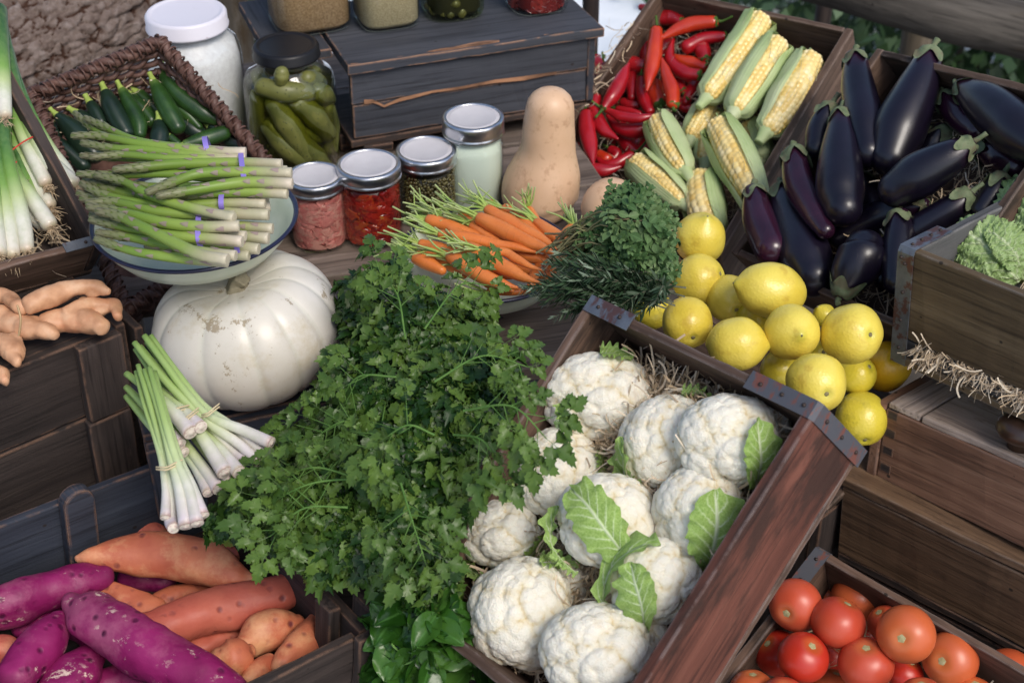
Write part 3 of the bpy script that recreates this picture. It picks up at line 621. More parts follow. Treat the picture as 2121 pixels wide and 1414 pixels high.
# ---------------------------------------------------------------- chillies
def chmat(nm, a, b): s = NT(nm); s.bump(s.noise(40, 3), .12, .003); return s.fin(s.ramp(s.noise(16, 4), [(.3, a), (.7, b)]), .28, .5, coat=.35, sss=.0)
m_ch = chmat('chilli_red', (.27, .004, .010), (.42, .009, .014)); m_ch2 = chmat('chilli_orange_red', (.42, .018, .008), (.54, .050, .012)); m_ch3 = chmat('chilli_unripe', (.30, .10, .02), (.16, .13, .03))
m_cs = stalk_mat('chilli_stalk', (.03, .07, .012), (.09, .17, .03))
CH = [
 ([(590, 28, 30), (545, 110, 36), (445, 220, 28), (345, 330, 8)], .075, 0, 'long red chilli sloping along the left rim from the top'),
 ([(815, 60, 40), (740, 35, 44), (660, 25, 30)], .08, 0, 'red chilli at the very top with its stalk facing the viewer'),
 ([(735, 125, 34), (680, 100, 52), (620, 110, 40)], .065, 0, 'fat dark red chilli left below the topmost one'),
 ([(930, 128, 36), (810, 140, 44), (700, 180, 34), (608, 235, 9)], .095, 2, 'large orange-red chilli pointing left with a dark green stalk end'),
 ([(1025, 165, 28), (975, 150, 36), (930, 125, 30)], .05, 0, 'red chilli poking out under the tallest corn cob'),
 ([(990, 215, 28), (880, 228, 40), (775, 275, 44)], .075, 0, 'blunt red chilli with an orange underside below the large orange-red one'),
 ([(592, 185, 38), (582, 300, 48), (560, 420, 40), (537, 530, 8)], .105, 1, 'long orange chilli hanging straight down with its stalk upwards'),
 ([(835, 440, 36), (750, 425, 42), (672, 350, 34), (690, 235, 9)], .085, 0, 'hooked red chilli curving up right of the long orange one'),
 ([(530, 185, 36), (515, 270, 38), (530, 360, 28)], .06, 0, 'red chilli behind the long orange one on its left'),
 ([(495, 295, 24), (430, 320, 30)], .05, 0, 'small dark chilli half hidden left of the long orange one'),
 ([(520, 385, 40), (440, 375, 46), (365, 360, 36)], .07, 0, 'blunt red chilli lying level in the upper left'),
 ([(240, 345, 30), (255, 400, 44), (310, 500, 28)], .055, 0, 'red chilli at the upper left corner beside the shelf box'),
 ([(310, 400, 46), (345, 450, 42), (375, 490, 26)], .06, 0, 'stubby red chilli with a green cap in the upper left'),
 ([(285, 630, 22), (340, 560, 46), (392, 460, 40), (428, 375, 9)], .10, 0, 'big bright red chilli pointing steeply up in the left half'),
 ([(450, 440, 30), (452, 510, 34), (447, 570, 26)], .06, 0, 'small red chilli hanging down beside the big bright one'),
 ([(690, 610, 38), (682, 530, 44), (650, 430, 32), (627, 345, 8)], .105, 1, 'orange-red chilli pointing up from behind the left corn cob'),
 ([(505, 470, 30), (512, 560, 38), (555, 655, 28)], .07, 0, 'red chilli hanging in the centre below the long orange one'),
 ([(610, 600, 40), (590, 545, 46), (592, 490, 30)], .07, 1, 'orange chilli with a dark green calyx beside the one pointing up'),
 ([(238, 575, 34), (232, 670, 42), (285, 760, 38), (368, 812, 8)], .085, 0, 'curved red chilli bending to the lower right in the left half'),
 ([(300, 645, 16), (400, 685, 30), (500, 695, 26), (575, 680, 14)], .095, 0, 'thin dark red chilli lying across the middle'),
 ([(575, 725, 34), (480, 765, 46), (370, 750, 34), (305, 675, 9)], .085, 0, 'fat red chilli curved like a smile under the thin one'),
 ([(180, 675, 42), (188, 760, 50), (205, 860, 44), (225, 960, 9)], .095, 0, 'straight red chilli pointing straight down at the left edge'),
 ([(175, 580, 30), (172, 640, 34), (168, 690, 22)], .06, 3, 'unripe brown-green chilli with an upright stalk at the left edge'),
 ([(125, 930, 34), (190, 985, 42), (290, 1000, 36), (382, 975, 8)], .085, 0, 'red chilli curved along the bottom left above the squash'),
 ([(450, 905, 28), (370, 955, 36), (290, 965, 30), (248, 930, 14)], .075, 0, 'red chilli with a dark green stalk end near the lowest corn'),
 ([(260, 905, 30), (300, 930, 34)], .05, 1, 'tiny orange chilli tip in the bottom left heap'),
 ([(390, 810, 38), (430, 855, 44), (470, 890, 30)], .055, 0, 'red chilli half hidden under the smile-shaped one'),
 ([(545, 800, 40), (530, 860, 46), (500, 920, 40)], .055, 0, 'dark red chilli against the left corn husk'),
 ([(110, 1090, 26), (180, 1055, 30), (240, 1040, 26)], .05, 0, 'red chilli lowest at the left behind the lying squash'),
 ([(125, 810, 22), (115, 880, 26), (105, 950, 18)], .05, 0, 'red chilli squeezed against the standing squash'),
 ([(700, 350, 34), (790, 370, 40), (880, 395, 34)], .06, 1, 'orange-red chilli lying level left of the tallest corn cob'),
 ([(880, 340, 34), (865, 300, 46), (870, 280, 36)], .07, 0, 'stubby chilli with its star calyx turned to the viewer beside the tallest corn'),
 ([(745, 530, 28), (725, 490, 36), (700, 460, 22)], .06, 0, 'dark red chilli between the one pointing up and the tallest corn'),
 ([(825, 470, 30), (790, 540, 34), (765, 600, 26)], .055, 0, 'dark red chilli left of the tallest corn husk end'),
 ([(400, 600, 28), (440, 615, 32), (480, 615, 26)], .05, 0, 'small shaded red chilli in the middle of the heap'),
 ([(370, 640, 22), (430, 655, 26), (500, 670, 20)], .06, 0, 'thin shaded red chilli just above the thin dark one'),
 ([(780, 110, 34), (730, 85, 40), (690, 75, 30)], .05, 1, 'orange chilli showing between the top two red ones'),
 ([(720, 590, 28), (760, 630, 30), (800, 640, 24)], .045, 0, 'shaded red chilli above the right end of the left cob'),
 ([(230, 510, 34), (270, 530, 36), (310, 540, 30)], .05, 0, 'red chilli end in straw at the left above the curved one'),
 ([(330, 880, 28), (360, 900, 30), (340, 930, 22)], .035, 0, 'shaded chilli low in the left heap'),
 ([(617, 76, 30), (560, 60, 36), (502, 43, 20)], .035, 0, 'chilli deep in the top of the heap, mostly covered by others'),
 ([(681, 236, 30), (640, 280, 36), (598, 323, 20)], .035, 0, 'chilli deep in the upper middle of the heap, mostly covered by others'),
 ([(517, 596, 30), (470, 560, 36), (422, 523, 20)], .035, 0, 'chilli deep in the centre of the heap, mostly covered by others'),
 ([(372, 842, 30), (330, 800, 36), (287, 757, 20)], .035, 0, 'chilli deep in the lower left of the heap, mostly covered by others'),
 ([(270, 955, 30), (330, 960, 36), (389, 964, 20)], .035, 0, 'chilli deep in the bottom of the heap, mostly covered by others'),
 ([(448, 891, 30), (480, 840, 36), (511, 788, 20)], .035, 0, 'chilli deep in the lower middle of the heap, mostly covered by others'),
 ([(353, 500, 30), (350, 560, 36), (346, 619, 20)], .035, 0, 'chilli deep in the middle left of the heap, mostly covered by others'),
 ([(274, 410, 30), (280, 470, 36), (285, 529, 20)], .035, 0, 'chilli deep in the upper left of the heap, mostly covered by others'),
 ([(858, 248, 30), (800, 260, 36), (741, 271, 20)], .035, 0, 'chilli deep in the upper right of the heap, mostly covered by others'),
 ([(609, 551, 30), (640, 500, 36), (670, 448, 20)], .035, 0, 'chilli deep in the centre right of the heap, mostly covered by others'),
 ([(489, 721, 30), (430, 730, 36), (370, 738, 20)], .035, 0, 'chilli deep in the lower centre of the heap, mostly covered by others'),
 ([(198, 1045, 30), (160, 1000, 36), (121, 954, 20)], .035, 0, 'chilli deep in the bottom left corner of the heap, mostly covered by others'),
 ([(724, 391, 30), (760, 440, 36), (795, 488, 20)], .035, 0, 'chilli deep in the right of the heap, mostly covered by others'),
]
for k, (pts, h, mt, lab) in enumerate(CH):
    h += .02 if pts[0][0] < 350 else 0
    P_, R_ = img_path(pts, 3, lambda x, y, q: KC.hit(x, y, h+q), 1.02)
    tb = Tube(P_, R_, n=22, cap=(.75, .9), seg=16, up=FW)
    V, F, t = tb.mesh(); V = wob(V, .0014, 45, k); mm = [m_ch, m_ch2, m_ch2, m_ch3][mt]
    o = obj('chilli', V, F, mm, att={'t': t}); tag(o, lab, 'chilli', 'red chillies in the shared crate')
    V, F = calyx(tb, 5, .006, .22*R_[0]/tb.L*2.2, off=.0008, phase=k, lift=.0008, m=20, k=5); V1, F1 = V, F
    d = -tb.T[0]; a = tb.P[0]; sd2 = nrm(d*1.2+np.array([0, 0, .5])+RS.randn(3)*.4)
    V, F, _ = Tube([a-d*.002, a+d*.008, a+d*.010+sd2*.018], [.0036, .0023, .0021], n=7, cap=(0, .3), seg=7).mesh()
    V, F, _ = join((V1, F1), (V, F)); kidmesh('stalk', V, F, m_cs, o)

# ---------------------------------------------------------------- sweetcorn
s = NT('corn_kernels'); cr_ = s.attr('c'); cell_ = s.attr('k')
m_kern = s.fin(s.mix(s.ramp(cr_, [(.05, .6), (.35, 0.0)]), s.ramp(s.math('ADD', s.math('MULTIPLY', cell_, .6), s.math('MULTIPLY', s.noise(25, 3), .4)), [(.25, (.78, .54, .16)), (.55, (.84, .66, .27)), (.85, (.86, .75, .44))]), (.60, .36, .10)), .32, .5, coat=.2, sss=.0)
s = NT('corn_husk'); f = s.noise(70, 4, None); u = s.attr('v'); st_ = s.math('FRACT', s.math('MULTIPLY', s.math('ADD', u, s.math('MULTIPLY', s.noise(10, 2), .05)), 7.0)); st2 = s.math('ABSOLUTE', s.math('SUBTRACT', st_, .5))
base = s.ramp(s.math('ADD', s.math('MULTIPLY', s.noise(12, 3), .8), s.math('MULTIPLY', s.attr('t'), .25)), [(.25, (.30, .43, .14)), (.5, (.50, .62, .29)), (.8, (.68, .74, .46))])
base = s.mix(s.ramp(st2, [(.0, .55), (.22, 0.0)]), base, (.55, .62, .36)); s.bump(st2, .45, .0015); m_husk = s.fin(base, .5, .35, trans=.25)
s = NT('corn_silk'); m_silk = s.fin((.62, .60, .38), .5, trans=.3)
def husk(tb, th0, th1, t0, t1, off=.003, flare=.0, nu=22, nv=11, taper=(.6, .35), sd_=0):
    V, U_, W_ = [], [], []
    for i in range(nu):
        u = i/(nu-1); wd = 1-taper[0]*max(0, (.25-u)/.25)**1.5-taper[1]*max(0, (u-.8)/.2)**1.5
        for j in range(nv):
            v = j/(nv-1); th = (th0+th1)/2+(th1-th0)*(v-.5)*wd
            t = t0+(t1-t0)*u; q = tb.eval(min(max(t, 0), 1), th, off+.0012*math.sin(v*19+sd_)+.003*mnoise.noise(Vector((u*4, v*3, sd_)))+flare*(1-u)**2)
            if t < 0: q = q-tb.T[0]*(-t)*tb.L
            if t > 1: q = q+tb.T[-1]*(t-1)*tb.L-(q-tb.P[-1])*min(.9, (t-1)*4.0)
            V.append(q); U_.append(u); W_.append((th-th0)/1.2+sd_)
    F = [(i*nv+j, i*nv+j+1, (i+1)*nv+j+1, (i+1)*nv+j) for i in range(nu-1) for j in range(nv-1)]
    return np.array(V), F, np.array(U_), np.array(W_)
def cob(tb, rows=14):
    m = rows*6; L = tb.L; kn = max(6, int(L/(2*PI*np.mean(tb.r[6:-6])/rows*.92))); n = kn*6
    T_, TH = np.meshgrid(np.linspace(.0, 1, n), np.linspace(0, 2*PI, m, endpoint=False), indexing='ij')
    tw = TH*rows/2+.25*np.sin(T_*5)*1.0; a = np.abs(np.sin(tw)); ph = (np.floor(TH*rows/2/PI) % 2)*.5; b = np.abs(np.sin((T_*kn+ph)*PI))
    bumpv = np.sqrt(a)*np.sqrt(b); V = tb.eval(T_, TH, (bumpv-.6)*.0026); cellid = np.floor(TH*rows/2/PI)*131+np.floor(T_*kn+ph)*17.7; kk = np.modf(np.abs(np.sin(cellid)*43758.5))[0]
    i, j = np.meshgrid(np.arange(n-1), np.arange(m), indexing='ij'); j2 = (j+1) % m
    F = np.stack([i*m+j, i*m+j2, (i+1)*m+j2, (i+1)*m+j], -1).reshape(-1, 4)
    return V.reshape(-1, 3), F, bumpv.ravel(), kk.ravel()
CORN = [  # zoom 3: cob from top end to butt, height, husks (angle 0 = right of picture, 90 = to the viewer, 180 = left)
 ([(1200, 118, 66), (1110, 260, 78), (1000, 420, 76), (905, 545, 58)], .115, [(116, 235, -.05, 1.05), (-70, 58, -.0, 1.02), (225, 300, .0, 1)], 'tallest corn cob at the upper left of the row of three, husk open in front'),
 ([(1305, 255, 62), (1230, 370, 80), (1150, 500, 82), (1070, 625, 66)], .12, [(112, 240, -.04, 1.12), (-75, 66, .0, 1.12), (230, 300, 0, 1)], 'middle corn cob of the upper three, wrapped in pale husk on both sides'),
 ([(1500, 345, 66), (1430, 470, 86), (1340, 620, 86), (1255, 745, 62)], .115, [(124, 240, -.06, 1.0), (-70, 36, .0, 1.05), (230, 300, 0, 1)], 'right corn cob of the upper three with a folded husk tip on top'),
 ([(600, 705, 48), (640, 790, 64), (690, 890, 66), (745, 975, 52)], .115, [(-80, 84, -.12, 1.22), (142, 240, .0, 1.3), (225, 300, 0, 1.2)], 'corn cob beside the chillies under a broad pale husk leaf'),
 ([(950, 735, 58), (1010, 830, 80), (1070, 950, 86), (1135, 1075, 74), (1180, 1180, 55)], .13, [(-80, 74, -.08, 1.1), (150, 240, .0, 1.1), (225, 300, 0, 1)], 'long corn cob in the centre running down to the aubergines'),
 ([(475, 950, 52), (545, 1010, 66), (640, 1090, 68), (730, 1170, 50)], .10, [(106, 250, -.08, 1.25), (-70, 60, .0, 1.2), (240, 300, 0, 1)], 'lowest left corn cob lying aslant above the squash'),
 ([(850, 1030, 54), (860, 1120, 80), (880, 1230, 86), (920, 1330, 66)], .10, [(-80, 88, -.06, 1.1), (200, 300, .0, 1.1)], 'upright corn cob just behind the topmost lemon, striped green husk on its right'),
 ([(900, 625, 44), (860, 700, 56), (810, 790, 52)], .075, [(130, 260, -.05, 1.0), (-70, 40, .0, 1.1)], 'small corn cob half hidden below the tallest one'),
 ([(945, 690, 50), (910, 800, 60), (890, 920, 56)], .06, [(150, 260, -.02, 1.0), (-70, 0, .0, 1.0)], 'corn cob buried under the long centre one'),
 ([(1130, 745, 48), (1180, 830, 60), (1190, 920, 50)], .055, [(-80, 110, .12, 1.0), (150, 260, .05, 1.0)], 'corn cob behind the long centre one, showing mostly green husk'),
]
for k, (pts, h, hs, lab) in enumerate(CORN):
    P_, R_ = img_path(pts, 3, lambda x, y, q: KC.hit(x, y, h+q), 1.10 if k < 3 else 1.22)
    tb = Tube(P_, R_, n=24, cap=(.35, .8), seg=24, up=FW); V, F, c_, kk = cob(tb)
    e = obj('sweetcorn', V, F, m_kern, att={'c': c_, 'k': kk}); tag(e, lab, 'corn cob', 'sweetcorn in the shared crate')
    for q, (a, b, t0, t1) in enumerate(hs):
        V, F, U_, W_ = husk(tb, math.radians(a), math.radians(b), t0, t1, off=.0055+.0014*q, flare=.004, sd_=k*3+q, taper=(.75 if k in (2, 6) and q == 0 else .5, .3))
        o = obj('husk_leaf', V, F, m_husk, e, att={'t': U_, 'v': W_}, origin=V.mean(0))
        V, F, U_, W_ = husk(tb, math.radians(a)+.12*(1 if b > a else -1), math.radians(b)-.12, t0+.02, t1, off=.0036, flare=.001, sd_=k*3+q+.5)
        obj('husk_leaf', V, F, m_husk, e, att={'t': U_, 'v': W_}, origin=V.mean(0))
    d = tb.T[-1]; a = tb.P[-1]; V, F, _ = Tube([a-d*.006, a+d*.010, a+d*.020], [R_[-1]*.75, R_[-1]*.5, R_[-1]*.42], n=6, cap=(0, .2), seg=12).mesh(); kidmesh('stalk', wob(V, .001, 60), F, m_husk, e, t=np.full(len(V), .9))
    sk = []
    for q in range(20):
        th = RS.rand()*PI; t = RS.rand()*.8; p = tb.eval(t, th, .003); p2 = tb.eval(min(1, t+.25), th+.3*RS.randn(), .004); V, F, _ = Tube([p, (p+p2)/2+RS.randn(3)*.003, p2], [.0003]*3, n=5, seg=4).mesh(); sk.append((V, F))
    V, F, _ = join(*sk); kidmesh('silk', V, F, m_silk, e)

# ---------------------------------------------------------------- lemons
def lemmat(nm, a, b, c): 
    s = NT(nm); s.bump(s.math('SUBTRACT', 1.0, s.ramp(s.voro(300, 'SMOOTH_F1'), [(.0, 0.0), (.5, 1.0)])), .28, .0009); s.bump(s.noise(30, 3), .15, .004)
    f = s.noise(12, 5); base = s.ramp(f, [(.3, a), (.65, b)]); base = s.mix(s.ramp(s.attr('t'), [(.0, .55), (.10, 0.0), (.90, 0.0), (1.0, .5)]), base, (.36, .40, .04))
    return s.fin(s.mix(s.ramp(s.noise(35, 4), [(.58, 0.0), (.68, .45)]), base, c), .36, .5, coat=.18, sss=.0, cr=.25)
m_lem = lemmat('lemon_peel', (.66, .49, .045), (.76, .62, .10), (.46, .28, .03)); m_lem2 = lemmat('lemon_peel_greenish', (.60, .46, .020), (.68, .56, .055), (.30, .26, .03)); m_lem3 = lemmat('lemon_peel_deep_yellow', (.66, .34, .008), (.74, .44, .02), (.4, .2, .02))
m_lb = stalk_mat('lemon_button', (.12, .10, .04), (.28, .24, .12), 200)
def fruit_dir(cx, cy, r, bx_, by_, away=0):
    dx, dy = (bx_-cx)/r, -(by_-cy)/r; q = dx*dx+dy*dy
    if q > .95: k_ = math.sqrt(.95/q); dx *= k_; dy *= k_; q = .95
    return nrm(RT*dx+UP*dy-FW*math.sqrt(1-q)*(-1 if away else 1))
LEM = [  # zoom 7: centre, radius, (button x,y), kind n nipple/b button, stretch, depth, material, label
 (430, 238, 136, 448, 150, 'n', 1.06, 2.02, 0, 'topmost lemon with a green nipple, between the oregano and the corn'),
 (422, 452, 136, 532, 422, 'b', 1.02, 1.97, 0, 'large lemon directly below the topmost one'),
 (585, 552, 126, 604, 614, 'b', 1.05, 1.95, 0, 'lemon behind the long one with its brown button facing down'),
 (800, 508, 146, 590, 470, 'n', 1.32, 1.87, 0, 'long oval lemon lying sideways on top, nipple pointing left'),
 (180, 606, 106, 110, 560, 'b', 1.0, 1.98, 1, 'small greenish lemon at the far left beside the rosemary'),
 (360, 676, 134, 380, 757, 'b', 1.05, 1.86, 0, 'lemon leaning on the crate edge, button at its bottom'),
 (622, 788, 142, 762, 792, 'n', 1.12, 1.80, 0, 'lemon by the crate edge with its nipple pointing right'),
 (905, 726, 148, 922, 742, 'n', 1.05, 1.80, 0, 'lemon in the middle whose nipple points at the viewer'),
 (1220, 736, 160, 1287, 740, 'b', 1.04, 1.80, 0, 'big round lemon with a pale button right of centre'),
 (1035, 990, 160, 1060, 1046, 'b', 1.04, 1.74, 0, 'big lemon with a puckered button above the strapped corner'),
 (845, 925, 104, 880, 1010, 'b', 1.0, 1.86, 1, 'shaded lemon low behind the crate edge'),
 (1400, 905, 130, 1402, 862, 'b', 1.15, 1.95, 2, 'deep yellow lemon half under the savoy crate'),
 (1272, 1176, 140, 1270, 1287, 'b', 1.05, 1.90, 1, 'lowest lemon beside the lidded box, greenish yellow'),
 (1245, 950, 106, 1300, 900, 'b', 1.0, 1.92, 1, 'small shaded lemon behind the big lemon with a puckered button'),
 (1078, 640, 62, 1040, 600, 'n', 1.0, 1.88, 1, 'lemon peeping out between the centre one and the big round one'),
 (1040, 810, 80, 1060, 830, 'b', 1.0, 1.88, 1, 'shaded lemon in the gap under the centre one and the big round one'),
 (700, 640, 90, 760, 640, 'b', 1.0, 1.93, 1, 'shaded lemon under the long oval one'),
]
for k, (cx, cy, r, bx_, by_, kd, st, d, mt, lab) in enumerate(LEM):
    x, y = zc(7, cx, cy); c = Pd(x, y, d); R_ = r/ZM[7][0]*d/FPX; ax = fruit_dir(cx, cy, r, bx_, by_); R_ *= .99
    n, g = 44, 48; V = []; TT = []
    for i in range(n):
        a = PI*(i+.02)/(n-.96); z = math.cos(a)*st; rr = math.sin(a)
        if kd == 'n': z += .16*math.exp(-(a/.24)**2); z -= .05*math.exp(-((PI-a)/.2)**2)
        else: z -= .09*math.exp(-(a/.17)**2); z -= .12*math.exp(-((PI-a)/.24)**2)
        for j in range(g):
            th = 2*PI*j/g; q = 1+.065*mnoise.noise(Vector((math.cos(th)*1.2, math.sin(th)*1.2, z*1.3+k*5))); pk = 1+.02*math.sin(th*7+k)*math.exp(-((a-.35)/.2)**2)*(kd == 'b')
            V.append((rr*q*pk*math.cos(th), rr*q*pk*math.sin(th), z)); TT.append(i/(n-1))
    V = c+(np.array(V)*R_)@basis(ax).T
    F = [(i*g+j, (i+1)*g+j, (i+1)*g+(j+1) % g, i*g+(j+1) % g) for i in range(n-1) for j in range(g)]+[tuple(range(g)), tuple((n-1)*g+j for j in range(g))[::-1]]
    o = obj('lemon', V, F, [m_lem, m_lem2, m_lem3][mt], att={'t': TT}); tag(o, lab, 'lemon', 'lemons piled between the crates')
    tip = c+ax*R_*((st+.155) if kd == 'n' else (st-.095))
    V, F = lathe([(.0001, .0016), (.0024, .0014), (.0034, .0004), (.0038, -.0010)] if kd == 'b' else [(.0001, .0008), (.0013, .0006), (.0018, -.0008)], 10); kidmesh('button', tip+V@basis(ax).T, F, m_lb, o)

# ---------------------------------------------------------------- tomatoes
def tommat(nm, a, b, c): s = NT(nm); s.bump(s.noise(8, 2), .1, .01); fine = s.ramp(s.voro(420), [(.0, .35), (.10, 0.0)]); base = s.mix(fine, s.ramp(s.noise(7, 3), [(.3, a), (.7, b)]), c); base = s.mix(s.ramp(s.attr('t'), [(.02, .55), (.16, 0.0)]), base, (.50, .17, .035)); return s.fin(base, .36, .45, coat=.12, cr=.3)
m_tom = tommat('tomato_skin', (.48, .050, .026), (.56, .095, .042), (.58, .20, .08)); m_tom2 = tommat('tomato_skin_orange', (.52, .09, .03), (.58, .14, .045), (.58, .24, .10)); m_tom3 = tommat('tomato_skin_deep', (.42, .018, .010), (.50, .035, .016), (.55, .16, .08))
m_tb = stalk_mat('tomato_scar', (.30, .26, .11), (.46, .42, .24), 250)
TOM = [
 (330, 1053, 122, 260, 1083, 1.80, 0, 'tomato at the upper left with a pale star scar on its lower left'),
 (612, 1020, 116, 640, 900, 1.88, 1, 'tomato at the top of the heap against the back board'),
 (480, 1010, 66, 520, 960, 1.93, 1, 'tomato peeping out between the top two'),
 (525, 1135, 126, 575, 1022, 1.77, 0, 'plain round tomato in the upper middle without a visible scar'),
 (840, 1188, 133, 781, 1188, 1.80, 1, 'largest tomato, greenish scar slightly left of its middle'),
 (745, 1135, 84, 700, 1070, 1.90, 0, 'tomato behind the largest one on its left'),
 (655, 1327, 127, 640, 1220, 1.74, 0, 'plain tomato low in the middle of the heap'),
 (1045, 1305, 127, 967, 1292, 1.84, 1, 'orange-tinged tomato right of the largest, scar at its left'),
 (365, 1295, 118, 400, 1214, 1.75, 2, 'deep red tomato with a green scar on top, lower left'),
 (248, 1276, 106, 180, 1210, 1.82, 2, 'deep red tomato at the left edge of the heap'),
 (1312, 1375, 120, 1275, 1392, 1.88, 1, 'tomato at the right edge with a pale round scar'),
 (128, 1450, 104, 128, 1350, 1.76, 1, 'orange tomato cut off at the bottom left'),
 (272, 1490, 108, 272, 1400, 1.72, 0, 'tomato at the bottom edge left of centre'),
 (500, 1440, 96, 520, 1340, 1.80, 1, 'tomato behind the plain low one at the bottom edge'),
 (912, 1495, 112, 900, 1390, 1.74, 0, 'tomato at the bottom edge right of centre'),
 (835, 1370, 84, 860, 1300, 1.87, 2, 'shaded tomato under the largest one'),
 (500, 1285, 76, 520, 1230, 1.90, 2, 'shaded tomato deep in the gap in the middle'),
 (660, 1190, 70, 650, 1120, 1.92, 2, 'shaded tomato in the gap left of the largest one'),
 (1150, 1480, 100, 1150, 1390, 1.82, 1, 'tomato cut off at the bottom edge at the right'),
]
for k, (cx, cy, r, bx_, by_, d, mt, lab) in enumerate(TOM):
    d *= (1.0 if cx < 700 else .955); x, y = zc(11, cx, cy); c = Pd(x, y, d); R_ = r/ZM[11][0]*d/FPX; ax = fruit_dir(cx, cy, r, bx_, by_)
    n, g = 36, 44; V = []; TT = []
    for i in range(n):
        a = PI*(i+.02)/(n-.96); z = math.cos(a)*.90-.10*math.exp(-(a/.22)**2); rr = math.sin(a)**.92*1.02
        for j in range(g):
            th = 2*PI*j/g; q = 1+.02*math.sin(th*5+k)*math.exp(-((a-.5)/.5)**2)+.02*mnoise.noise(Vector((math.cos(th), math.sin(th), z+k*3)))
            V.append((rr*q*math.cos(th), rr*q*math.sin(th), z)); TT.append(i/(n-1))
    V = c+(np.array(V)*R_)@basis(ax).T
    F = [(i*g+j, (i+1)*g+j, (i+1)*g+(j+1) % g, i*g+(j+1) % g) for i in range(n-1) for j in range(g)]+[tuple(range(g)), tuple((n-1)*g+j for j in range(g))[::-1]]
    o = obj('tomato', V, F, [m_tom, m_tom2, m_tom3][mt], att={'t': TT}); tag(o, lab, 'tomato', 'tomatoes heaped in the lower right crate')
    q = np.array([(math.cos(t_)*(.0048+.0022*(i_ % 2)), math.sin(t_)*(.0048+.0022*(i_ % 2)), 0.0) for i_, t_ in enumerate(np.linspace(0, 2*PI, 10, endpoint=False))]+[(0, 0, .0016)])
    kidmesh('scar', c+ax*R_*.812+q@basis(ax).T, [(i_, (i_+1) % 10, 10) for i_ in range(10)], m_tb, o)

# ---------------------------------------------------------------- cauliflowers
def fib(n, jit, rs):
    i = np.arange(n)+.5; ph = np.arccos(1-2*i/n); th = PI*(1+5**.5)*i; P_ = np.stack([np.cos(th)*np.sin(ph), np.sin(th)*np.sin(ph), np.cos(ph)], 1)
    P_ += rs.randn(n, 3)*jit; return P_/np.linalg.norm(P_, axis=1)[:, None]
def domes(V, pts, R):
    out = np.empty(len(V)); h2 = np.empty(len(V))
    for a in range(0, len(V), 4000):
        D = V[a:a+4000]@pts.T; D.partition(D.shape[1]-2, axis=1); d1 = D[:, -1]; d2 = D[:, -2]
        a1 = np.arccos(np.clip(d1, -1, 1)); a2 = np.arccos(np.clip(d2, -1, 1))
        out[a:a+4000] = np.sqrt(np.maximum(0, 1-(a1/R)**2)); h2[a:a+4000] = (a2-a1)/R
    return out, h2
def curd_mesh(seed):
    rs = np.random.RandomState(seed); V, F = ico(6); n0 = V.copy()
    V0 = V+.0
    b1, g1 = domes(V, fib(15, .16, rs), .62); b2, g2 = domes(V, fib(190, .05, rs), .195); b3, g3 = domes(V, fib(1100, .012, rs), .080)
    r = .80+.145*b1+.075*b2+.034*b3
    low = np.clip((-V[:, 2]-.35)/.5, 0, 1); r = r*(1-.25*low)
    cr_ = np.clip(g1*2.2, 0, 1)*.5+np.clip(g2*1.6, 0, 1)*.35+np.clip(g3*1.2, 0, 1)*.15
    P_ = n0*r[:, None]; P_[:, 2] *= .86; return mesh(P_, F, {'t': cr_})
CURDS = [curd_mesh(k) for k in (1, 5, 9)]
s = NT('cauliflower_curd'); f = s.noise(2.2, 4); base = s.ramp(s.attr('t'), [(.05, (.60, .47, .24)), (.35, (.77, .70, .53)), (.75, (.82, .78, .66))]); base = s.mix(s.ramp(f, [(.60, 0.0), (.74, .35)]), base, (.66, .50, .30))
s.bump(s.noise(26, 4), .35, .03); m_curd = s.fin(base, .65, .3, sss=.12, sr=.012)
m_cleaf = vein_leaf_mat('cauliflower_leaf', (.24, .42, .06), (.40, .58, .15), (.76, .84, .58), n=7, w=.17, trans=.25)
m_cstalk = stalk_mat('cauliflower_stalk', (.45, .55, .22), (.62, .68, .40), 40)
